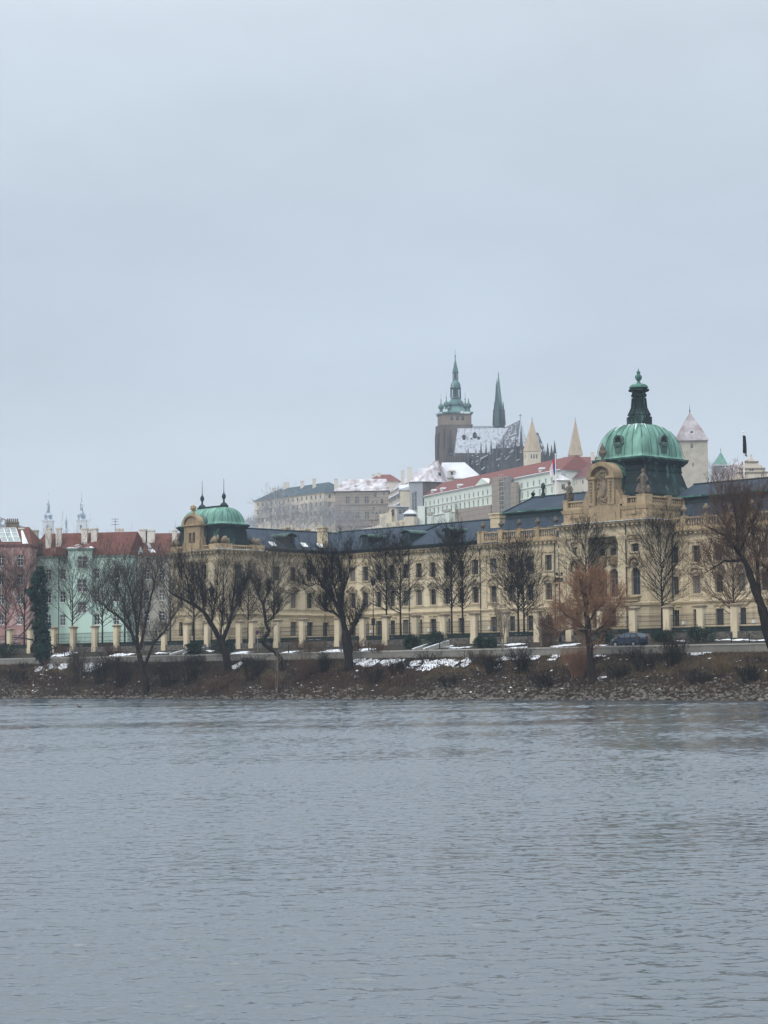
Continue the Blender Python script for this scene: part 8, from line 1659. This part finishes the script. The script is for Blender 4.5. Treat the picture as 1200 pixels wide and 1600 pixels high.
    for (px, py, wp, hp) in P+PV:
        base, s0, t0 = land_pt(px, py); mpp = base.y/FPX; hs = wp*mpp/0.72/2; dt = hp*mpp*2.6/2 if (px, py, wp, hp) in P else hp*mpp*3.6/2; hs *= 1.1; dt = min(dt, 2.6)
        ns, nt_ = int(2*hs/cell), max(2, int(2*dt/cell))
        for i in range(ns):
            for j in range(nt_):
                s, t = s0-hs+i*cell, t0-dt+j*cell; e_ = ((s-s0)/hs)**2+((t-t0)/dt)**2
                if e_+1.0*nz2(s, t, 0.9, 3)+0.7*nz2(s+9, t, 3.2, 2) > 0.72: continue
                onb = t < tw(s)
                if t0 < tw(s0) and t > tw(s)-0.05: continue
                if t0 >= tw(s0) and (t < tw(s)+0.55 or t > tf(s)-0.1): continue
                c = []
                for (a, b) in ((0, 0), (1, 0), (1, 1), (0, 1)):
                    x, y = s+a*cell*1.02, t+b*cell*1.02; z = (bank_z(x, y) if onb else verge_z(x, y))+0.07+0.05*mn.noise(Vector((x*2, y*2, 0))); c.append(W(x, y, z))
                mb.face(c)
    rf_ = random.Random(41)
    for i in range(150):
        s0 = rf_.choice((rf_.uniform(-88, -66), rf_.uniform(-30, 12), rf_.uniform(15, 58), rf_.uniform(-60, 50))); t0 = tw(s0)*rf_.uniform(0.12, 0.9); n_ = rf_.randint(5, 9); r_ = rf_.uniform(0.04, 0.15); c = []
        for k in range(n_):
            a = 6.283*k/n_; x, y = s0+r_*1.8*math.cos(a)*rf_.uniform(0.5, 1.1), t0+r_*math.sin(a)*rf_.uniform(0.5, 1.1); c.append(W(x, y, bank_z(x, y)+0.10))
        mb.face(c)
    o = mb.build('snow_patches', M['snow'], fix=False); tag(o, kind='stuff')
cover()
# ------------------------------------------------------------------ car, person, lamps, signs, posts, steps, ducks
M['car_paint'] = mat('dark_blue_car_paint', (0.014, 0.024, 0.045), 0.3, spec=0.4); M['car_glass'] = mat('car_glass', (0.06, 0.085, 0.105), 0.1, spec=0.6); M['rubber'] = mat('tyre_rubber', (0.015, 0.015, 0.016), 0.85); M['rim'] = mat('alloy_rim', (0.35, 0.36, 0.37), 0.4, metal=0.6); M['lampw'] = mat('headlight_glass', (0.6, 0.62, 0.62), 0.2); M['lampr'] = mat('tail_light', (0.10, 0.01, 0.01), 0.3); M['plate'] = mat('number_plate', (0.7, 0.7, 0.68), 0.5)
def car():
    sA = 0
    for _ in range(12): sA = atT(983, 1004, tw(sA)+2.2)[0]
    t = tw(sA)+2.2; base = W(sA, t, ZP+0.005); o = thing('parked_car', base, 'dark blue people carrier parked on the promenade behind the parapet', 'car')
    sc = 1.0
    xf = lambda p: base+u*(p.x*sc)+wv*(p.y*sc)+Vector((0, 0, p.z*sc))
    prof = [(-2.15, 0.32), (-2.2, 0.62), (-2.05, 0.84), (-1.55, 1.0), (-1.15, 1.08), (-0.35, 1.58), (0.2, 1.69), (1.1, 1.68), (1.75, 1.58), (2.02, 1.1), (2.12, 0.95), (2.15, 0.5), (2.08, 0.3)]
    def wd(z): return 0.88 if z < 1.0 else 0.88-0.2*(z-1.0)/0.69
    m = MB(xf); L_ = [m.V((x, -wd(z), z)) for x, z in prof]; R2 = [m.V((x, wd(z), z)) for x, z in prof]; n = len(prof)
    m.fi(L_); m.fi(R2[::-1])
    for k in range(n): m.fi((L_[k], L_[(k+1) % n], R2[(k+1) % n], R2[k]))
    b = m.build('body', M['car_paint'], o, smooth=True, sharp=28)
    bmod = b.modifiers.new('bevel', 'BEVEL'); bmod.width = 0.06; bmod.segments = 2; bmod.limit_method = 'ANGLE'; bmod.angle_limit = R_(30)
    for sy in (-1, 1):
        g = MB(xf); y = lambda z: sy*(wd(z)+0.012)
        for q in ([(-0.98, 1.12), (-0.32, 1.5), (-0.1, 1.54), (-0.05, 1.12)], [(0.03, 1.12), (0.0, 1.56), (0.78, 1.58), (0.85, 1.12)], [(0.93, 1.12), (0.88, 1.58), (1.5, 1.52), (1.75, 1.14)]): g.face([(x, y(z), z) for x, z in q])
        g.build('side_window', M['car_glass'], o)
        dl = MB(xf)
        for x in (-0.98, -0.01, 0.89): dl.box(x-0.008, x+0.008, sy*0.88-0.012, sy*0.88+0.012, 0.4, 1.08)
        dl.box(-2.0, 2.05, sy*0.885-0.015, sy*0.885+0.015, 0.26, 0.36); dl.build('door_seam', M['rubber'], o)
        for hx in (-0.15, 0.7): h = MB(xf); h.box(hx-0.1, hx+0.1, sy*0.9-0.02, sy*0.9+0.02, 0.95, 1.0); h.build('door_handle', M['iron'], o)
        mi = MB(xf); mi.box(-0.98, -0.8, sy*0.9-0.02, sy*1.08, 1.1, 1.25) if sy > 0 else mi.box(-0.98, -0.8, -1.08, -0.88, 1.1, 1.25); mi.build('wing_mirror', M['car_paint'], o)
        for wx in (-1.36, 1.36):
            w_ = MB(lambda p, wx=wx: xf(Vector((wx+p.x, sy*0.80+p.z, 0.31+p.y)))); w_.lathe((0, 0, 0), [(0.2, -0.1), (0.29, -0.11), (0.315, -0.07), (0.315, 0.07), (0.29, 0.11), (0.2, 0.1)], 20); wo = w_.build('wheel', M['rubber'], o, smooth=True, sharp=40); r = MB(lambda p, wx=wx: xf(Vector((wx+p.x, sy*0.80+p.z, 0.31+p.y)))); r.lathe((0, 0, 0), [(0.21, -0.112), (0.06, -0.08), (0.06, 0.08), (0.21, 0.112)], 10); r.build('rim', M['rim'], wo)
            a = MB(xf); a.lathe((0, 0, 0), [(0.01, 0), (0.02, 0)], 3) if False else None
            ar = MB(lambda p, wx=wx: xf(Vector((wx+p.x, sy*0.885+p.z, 0.33+p.y)))); ar.lathe((0, 0, 0), [(0.40, -0.004), (0.40, 0.004)], 20); ar.build('wheel_arch', M['rubber'], o)
        hl = MB(xf); hl.hull([(-2.13, sy*0.55, 0.66), (-2.13, sy*0.84, 0.66), (-1.8, sy*0.885, 0.7), (-1.8, sy*0.86, 0.7)], [(-2.08, sy*0.55, 0.84), (-2.06, sy*0.84, 0.84), (-1.65, sy*0.885, 0.95), (-1.65, sy*0.86, 0.95)]); hl.build('headlight', M['lampw'], o)
        tl = MB(xf); tl.box(2.02, 2.14, sy*0.76-0.07, sy*0.76+0.07, 0.9, 1.22); tl.build('tail_light', M['lampr'], o)
    g = MB(xf); g.face([(-1.14, -0.8, 1.11), (-1.14, 0.8, 1.11), (-0.4, 0.7, 1.57), (-0.4, -0.7, 1.57)]); gg = g.build('windscreen', M['car_glass'], o); gg.location = u*(-0.015)+Vector((0, 0, 0.015))
    g = MB(xf); g.face([(1.79, -0.7, 1.54), (1.79, 0.7, 1.54), (2.04, 0.76, 1.12), (2.04, -0.76, 1.12)]); g.build('rear_window', M['car_glass'], o)
    p = MB(xf); p.box(-2.215, -2.19, -0.26, 0.26, 0.42, 0.53); p.build('number_plate', M['plate'], o)
    rr = MB(xf)
    for sy in (-1, 1): rr.tube([(-0.2, sy*0.62, 1.72), (0.0, sy*0.62, 1.78), (1.3, sy*0.62, 1.76), (1.5, sy*0.62, 1.68)], 0.02, 5)
    rr.build('roof_rail', M['iron'], o)
car()
def skinned(name, verts, edges, radii, m, parent, loc=(0, 0, 0), sub=2):
    me = bpy.data.meshes.new(name); me.from_pydata(verts, edges, []); o = bpy.data.objects.new(name, me); COL.objects.link(o); me.materials.append(m)
    sk = o.modifiers.new('skin', 'SKIN'); o.modifiers.new('sub', 'SUBSURF').levels = sub
    for v, r in zip(me.skin_vertices[0].data, radii): v.radius = (r, r) if not isinstance(r, tuple) else r
    me.skin_vertices[0].data[0].use_root = True
    bpy.context.view_layer.update(); dg = bpy.context.evaluated_depsgraph_get(); m2 = bpy.data.meshes.new_from_object(o.evaluated_get(dg)); m2.name = name; o.modifiers.clear(); o.data = m2
    if not m2.materials: m2.materials.append(m)
    m2.polygons.foreach_set('use_smooth', [True]*len(m2.polygons)); o.parent = parent; o.location = loc; return o
M['coat'] = mat('dark_coat_cloth', (0.018, 0.018, 0.026), 0.9); M['trouser'] = mat('dark_trousers', (0.02, 0.02, 0.022), 0.9); M['skin'] = mat('skin', (0.45, 0.28, 0.21), 0.6); M['hair'] = mat('dark_hair', (0.02, 0.015, 0.012), 0.8)
def person():
    s = -20
    for _ in range(12): s = atT(782.5, 1004, tf(s)-1.1)[0]
    t = tf(s)-1.1; base = W(s, t, verge_z(s, t)); o = thing('person', base, 'person in a dark coat walking below the fence pillars beside the pale young tree', 'person'); o.rotation_euler = (0, 0, UANG)
    # walking to the right; one continuous body
    V = [(0, 0, 0.92), (0.02, 0, 1.12), (0.04, 0, 1.34), (0.05, 0, 1.46), (0.07, 0, 1.55), (0.09, 0, 1.66),
         (0.05, -0.10, 0.86), (0.18, -0.11, 0.5), (0.20, -0.11, 0.09), (0.34, -0.12, 0.05), (-0.04, 0.10, 0.86), (-0.06, 0.11, 0.48), (-0.32, 0.11, 0.12), (-0.24, 0.11, 0.04),
         (0.03, -0.2, 1.38), (-0.06, -0.25, 1.12), (0.02, -0.25, 0.88), (0.05, -0.25, 0.79), (0.03, 0.2, 1.38), (0.1, 0.25, 1.12), (0.26, 0.24, 0.95), (0.32, 0.23, 0.90)]
    E = [(0, 1), (1, 2), (2, 3), (3, 4), (4, 5), (0, 6), (6, 7), (7, 8), (8, 9), (0, 10), (10, 11), (11, 12), (12, 13), (2, 14), (14, 15), (15, 16), (16, 17), (2, 18), (18, 19), (19, 20), (20, 21)]
    R = [(0.15, 0.12), (0.14, 0.11), (0.15, 0.12), 0.065, 0.055, 0.09, 0.095, 0.065, 0.045, 0.035, 0.095, 0.065, 0.045, 0.035, 0.07, 0.055, 0.04, 0.03, 0.07, 0.055, 0.04, 0.03]
    skinned('body', V, E, R, M['trouser'], o)
    c = MB(); c.lathe((0.02, 0, 0), [(0.24, 0.62), (0.215, 0.92), (0.19, 1.12), (0.215, 1.34), (0.13, 1.46), (0.085, 1.49)], 14); co = obj('coat', c.mesh('coat', M['coat'], smooth=True), o); co.scale = (0.8, 1.05, 1)
    for V2, nm in (([(0.03, -0.2, 1.39), (-0.06, -0.255, 1.12), (0.02, -0.255, 0.9)], 'sleeve'), ([(0.03, 0.2, 1.39), (0.1, 0.255, 1.12), (0.25, 0.245, 0.96)], 'sleeve')): m = MB(); m.tube(V2, [0.09, 0.075, 0.06], 8); obj(nm, m.mesh(nm, M['coat'], smooth=True), o)
    h = MB(); h.lathe((0.1, 0, 1.56), [(0.05, 0), (0.085, 0.05), (0.095, 0.11), (0.085, 0.17), (0.04, 0.215)], 12); obj('face', h.mesh('face', M['skin'], smooth=True), o)
    nz_ = MB(); nz_.lathe((0.2, 0, 1.65), [(0.004, 0.03), (0.018, -0.01), (0.01, -0.025)], 6); nz_.lathe((0.1, -0.098, 1.65), [(0.01, -0.03), (0.022, 0), (0.01, 0.03)], 6); nz_.lathe((0.1, 0.098, 1.65), [(0.01, -0.03), (0.022, 0), (0.01, 0.03)], 6); obj('nose_and_ears', nz_.mesh('nose_and_ears', M['skin'], smooth=True), o)
    hr = MB(); hr.lathe((0.085, 0, 1.63), [(0.09, -0.05), (0.105, 0.05), (0.09, 0.12), (0.03, 0.165)], 12); obj('hair', hr.mesh('hair', M['hair'], smooth=True), o)
    for (hx, hy, hz_) in ((0.05, -0.255, 0.84), (0.31, 0.24, 0.91)):
        g = MB(); g.tube([(hx, hy, hz_+0.05), (hx+0.01, hy, hz_), (hx+0.015, hy, hz_-0.03)], [0.028, 0.04, 0.036], 6)
        for k in range(4): g.tube([(hx-0.02+0.018*k, hy, hz_-0.03), (hx-0.018+0.02*k, hy+0.01, hz_-0.07), (hx-0.015+0.02*k, hy+0.02, hz_-0.10+0.006*abs(k-1.5))], [0.009, 0.008, 0.006], 5)
        g.tube([(hx+0.03, hy, hz_), (hx+0.055, hy+0.01, hz_-0.03), (hx+0.058, hy+0.015, hz_-0.06)], [0.011, 0.009, 0.007], 5); obj('hand', g.mesh('hand', M['skin'], smooth=True), o)
person()
def on_verge(px, off_from_fence):
    s = -20
    for _ in range(14): s = atT(px, 1000, tf(s)-off_from_fence)[0]
    t = tf(s)-off_from_fence; return s, t, (verge_z(s, t) if off_from_fence > 0 else 7.8)
def lamps():
    # tall post with a lantern and a small notice box
    s, t, z = on_verge(583.5, -0.9); b = W(s, t, z); o = thing('street_lamp', b, 'tall black lamp post with tapered lantern and notice box left of the tree pair', 'lamp'); zt = atT(583.5, 903, t)[1]-z
    m = MB(); m.tube([(0, 0, 0), (0, 0, 0.9), (0, 0, zt-1.0)], [0.13, 0.08, 0.055], 8); m.lathe((0, 0, 0), [(0.2, 0), (0.18, 0.5), (0.1, 0.8)], 8); obj('post', m.mesh('post', M['iron']), o)
    def lantern(o, x, y, z0, sc=1.0):
        m = MB(); m.lathe((x, y, z0), [(0.06*sc, 0), (0.2*sc, 0.1*sc), (0.36*sc, 0.75*sc), (0.44*sc, 0.8*sc), (0.3*sc, 0.98*sc), (0.1*sc, 1.12*sc), (0.04*sc, 1.35*sc)], 6); obj('lantern', m.mesh('lantern', M['iron']), o)
    lantern(o, 0, 0, zt-1.1); m = MB(); m.box(-0.28, 0.28, -0.16, 0.16, 2.1, 3.1); bx = obj('notice_box', m.mesh('notice_box', M['iron']), o)
    s, t, z = on_verge(331, 1.5); b = W(s, t, z); o = thing('street_lamp', b, 'black street lamp with wide lantern among branches before the green domed pavilion', 'lamp'); zt = atT(331, 916, t)[1]-z
    m = MB(); m.tube([(0, 0, 0), (0, 0, 0.9), (0, 0, zt-1.3)], [0.13, 0.08, 0.055], 8); m.lathe((0, 0, 0), [(0.2, 0), (0.18, 0.5), (0.1, 0.8)], 8); obj('post', m.mesh('post', M['iron']), o); lantern(o, 0, 0, zt-1.5, 1.25)
    s, t, z = on_verge(875.5, 1.2); b = W(s, t, z); o = thing('street_lamp', b, 'tall slim lamp post with two lanterns and black boxes behind the willow', 'lamp'); zt = atT(875.5, 893, t)[1]-z
    m = MB(); m.tube([(0, 0, 0), (0, 0, 1.0), (0, 0, zt)], [0.12, 0.075, 0.05], 8); m.lathe((0, 0, 0), [(0.2, 0), (0.18, 0.5), (0.1, 0.8)], 8); m.tube([(-0.32, 0, zt-0.5), (0.32, 0, zt-0.5)], 0.035, 5); obj('post', m.mesh('post', M['iron']), o)
    for x in (-0.3, 0.3): m = MB(); m.lathe((x, 0, zt-0.5), [(0.05, 0), (0.14, 0.1), (0.16, 0.25), (0.2, 0.28), (0.05, 0.42), (0.02, 0.55)], 8); obj('lantern', m.mesh('lantern', M['iron']), o)
    m = MB(); m.box(-0.62, -0.08, -0.2, 0.2, zt-1.35, zt-0.75); obj('box', m.mesh('box', M['iron']), o); m = MB(); m.box(0.08, 0.5, -0.18, 0.18, zt-1.3, zt-0.8); obj('box', m.mesh('box', M['lead']), o); m = MB(); m.lathe((-0.35, 0, zt-1.9), [(0.05, 0), (0.15, 0.08), (0.15, 0.28), (0.05, 0.4)], 8); m.tube([(-0.35, 0, zt-1.6), (0, 0, zt-1.6)], 0.03, 5); obj('camera_dome', m.mesh('camera_dome', M['iron']), o)
    for px, top, off, lb in ((508, 962, 1.5, 'thin dark pole left of the scarred trunk'), (825, 944, 1.2, 'thin dark pole left of the lamp with two lanterns')):
        s, t, z = on_verge(px, off); b = W(s, t, z); zt = atT(px, top, t)[1]-z; o = thing('thin_pole', b, lb, 'pole'); m = MB(); m.tube([(0, 0, 0), (0, 0, zt)], [0.06, 0.04], 7); obj('post', m.mesh('post', M['iron']), o); m = MB(); m.lathe((0, 0, zt), [(0.04, 0), (0.09, 0.08), (0.04, 0.18), (0.01, 0.22)], 7); obj('knob', m.mesh('knob', M['iron']), o)
    # round traffic sign
    s, t, z = on_verge(402.5, 2.2); b = W(s, t, z); o = thing('traffic_sign', b, 'dark red round traffic sign on a thin pole left of the crooked tree', 'sign'); zt = atT(402.5, 985, t)[1]-z; m = MB(); m.tube([(0, 0, 0), (0, 0, zt+0.1)], 0.035, 6); obj('post', m.mesh('post', M['rim']), o); n_ = -wv
    m = MB(lambda p: u*p.x+wv*(-0.05+p.z)+Vector((0, 0, zt-0.3+p.y))); m.lathe((0, 0, 0), [(0.34, -0.01), (0.34, 0.01)], 20); d = obj('disc', m.mesh('disc', M['sign_red']), o); m = MB(lambda p: u*p.x+wv*(-0.066+p.z)+Vector((0, 0, zt-0.3+p.y))); m.lathe((0, 0, 0), [(0.26, -0.003), (0.26, 0.003)], 20); obj('disc_face', m.mesh('disc_face', M['sign_blue']), d)
    # iron posts behind the parapet
    lab = ['behind the snow right of the ivy clad trunk', 'in the snow left of the crooked tree', 'in the snow right of the crooked tree', 'in the snow left of the scarred trunk', 'just right of the scarred trunk', 'beside the round evergreen left of the steps', 'right of the taller evergreen shrub', 'beside the wide low evergreen shrub', 'in front of the spreading evergreen at the right', 'in the snow right of the spreading evergreen', 'in the snow nearest the leaning tree']
    for i, px in enumerate((101, 420, 451, 533, 576, 642, 687, 757, 1087, 1143, 1171)):
        s = -20
        for _ in range(12): s = atT(px, 1015, tw(s)+0.8)[0]
        t = tw(s)+0.8; b = W(s, t, ZP); o = tag(bpy.data.objects.new('iron_post', None), None); COL.objects.link(o); o.location = b; tag(o, 'short dark iron post '+lab[i], 'post', 'iron posts along the promenade')
        m = MB(); m.lathe((0, 0, 0), [(0.13, 0), (0.13, 0.12), (0.07, 0.2), (0.06, 0.98), (0.1, 1.02), (0.1, 1.1)], 8); obj('shaft', m.mesh('shaft', M['post_g']), o); m = MB(); m.lathe((0, 0, 1.1), [(0.05, 0), (0.09, 0.07), (0.05, 0.16), (0.01, 0.18)], 8); obj('knob', m.mesh('knob', M['post_g']), o)
    # concrete steps up to the fence
    for px, lb, wdt in ((283, 'concrete steps with a snow topped side wall left of the forking tree', 2.8), (661, 'concrete steps between the two dark evergreen shrubs', 1.7)):
        s = -20
        for _ in range(12): s = atT(px, 1016, tw(s)+5.5)[0]
        t0 = tw(s)+4.9; b = W(s, t0, ZP); o = thing('steps', b, lb, 'steps'); xf = lambda p: b+u*p.x+wv*p.y+Vector((0, 0, p.z))
        n = 8; ln = min(4.2, tf(s)-t0-0.4); rise = 1.1; m = MB(xf)
        for k in range(n): m.box(-wdt/2, wdt/2, ln*k/n, ln*(k+1)/n if k < n-1 else ln+0.2, -0.3, rise*(k+1)/n)
        m.build('flight', M['concrete'], o)
        for sx in (-1, 1):
            m = MB(xf); x0, x1 = sorted((sx*(wdt/2+0.003), sx*(wdt/2+0.3))); m.hull([(x0, -0.3, -0.3), (x1, -0.3, -0.3), (x1, ln+0.2, -0.3), (x0, ln+0.2, -0.3)], [(x0, -0.3, 0.35), (x1, -0.3, 0.35), (x1, ln+0.2, rise+0.35), (x0, ln+0.2, rise+0.35)]); c = m.build('side_wall', M['cap'], o)
            m = MB(xf); m.hull([(x0-0.01, -0.3, 0.352), (x1+0.01, -0.3, 0.352), (x1+0.01, ln+0.2, rise+0.352), (x0-0.01, ln+0.2, rise+0.352)], [(x0, -0.3, 0.41), (x1, -0.3, 0.41), (x1, ln+0.2, rise+0.43), (x0, ln+0.2, rise+0.43)]); m.build('snow', M['snow'], c)
M['sign_red'] = mat('sign_red', (0.16, 0.03, 0.05), 0.6); M['sign_blue'] = mat('sign_dark_blue', (0.05, 0.03, 0.09), 0.6); M['post_g'] = mat('dark_green_iron', (0.018, 0.028, 0.027), 0.6)
lamps()
def ducks():
    M['duck'] = mat('brown_duck_feathers', (0.07, 0.05, 0.035), 0.9, (0.13, 0.1, 0.075), 9.0); M['bill'] = mat('duck_bill', (0.35, 0.22, 0.05), 0.6)
    for px, py, rz, lb in ((85, 1104, 0.4, 'small dark duck on the water near the left, left hand one of two'), (124, 1105.5, 2.6, 'small dark duck on the water near the left, right hand one of two')):
        b = atZ(px, py, 0.0); o = thing('duck', b, lb, 'duck', 'ducks on the river'); o.rotation_euler = (0, 0, rz)
        V = [(0, 0, 0.09), (0.14, 0, 0.1), (0.22, 0, 0.15), (0.25, 0, 0.25), (0.29, 0, 0.31), (-0.16, 0, 0.1), (-0.3, 0, 0.16)]; E = [(0, 1), (1, 2), (2, 3), (3, 4), (0, 5), (5, 6)]; skinned('body', V, E, [(0.13, 0.11), (0.11, 0.1), 0.06, 0.045, 0.055, (0.1, 0.09), 0.03], M['duck'], o)
        m = MB(); m.hull([(0.33, -0.025, 0.29), (0.33, 0.025, 0.29), (0.33, 0.025, 0.32), (0.33, -0.025, 0.32)], [(0.41, -0.022, 0.285), (0.41, 0.022, 0.285), (0.41, 0.022, 0.295), (0.41, -0.022, 0.295)]); obj('bill', m.mesh('bill', M['bill']), o)
ducks()
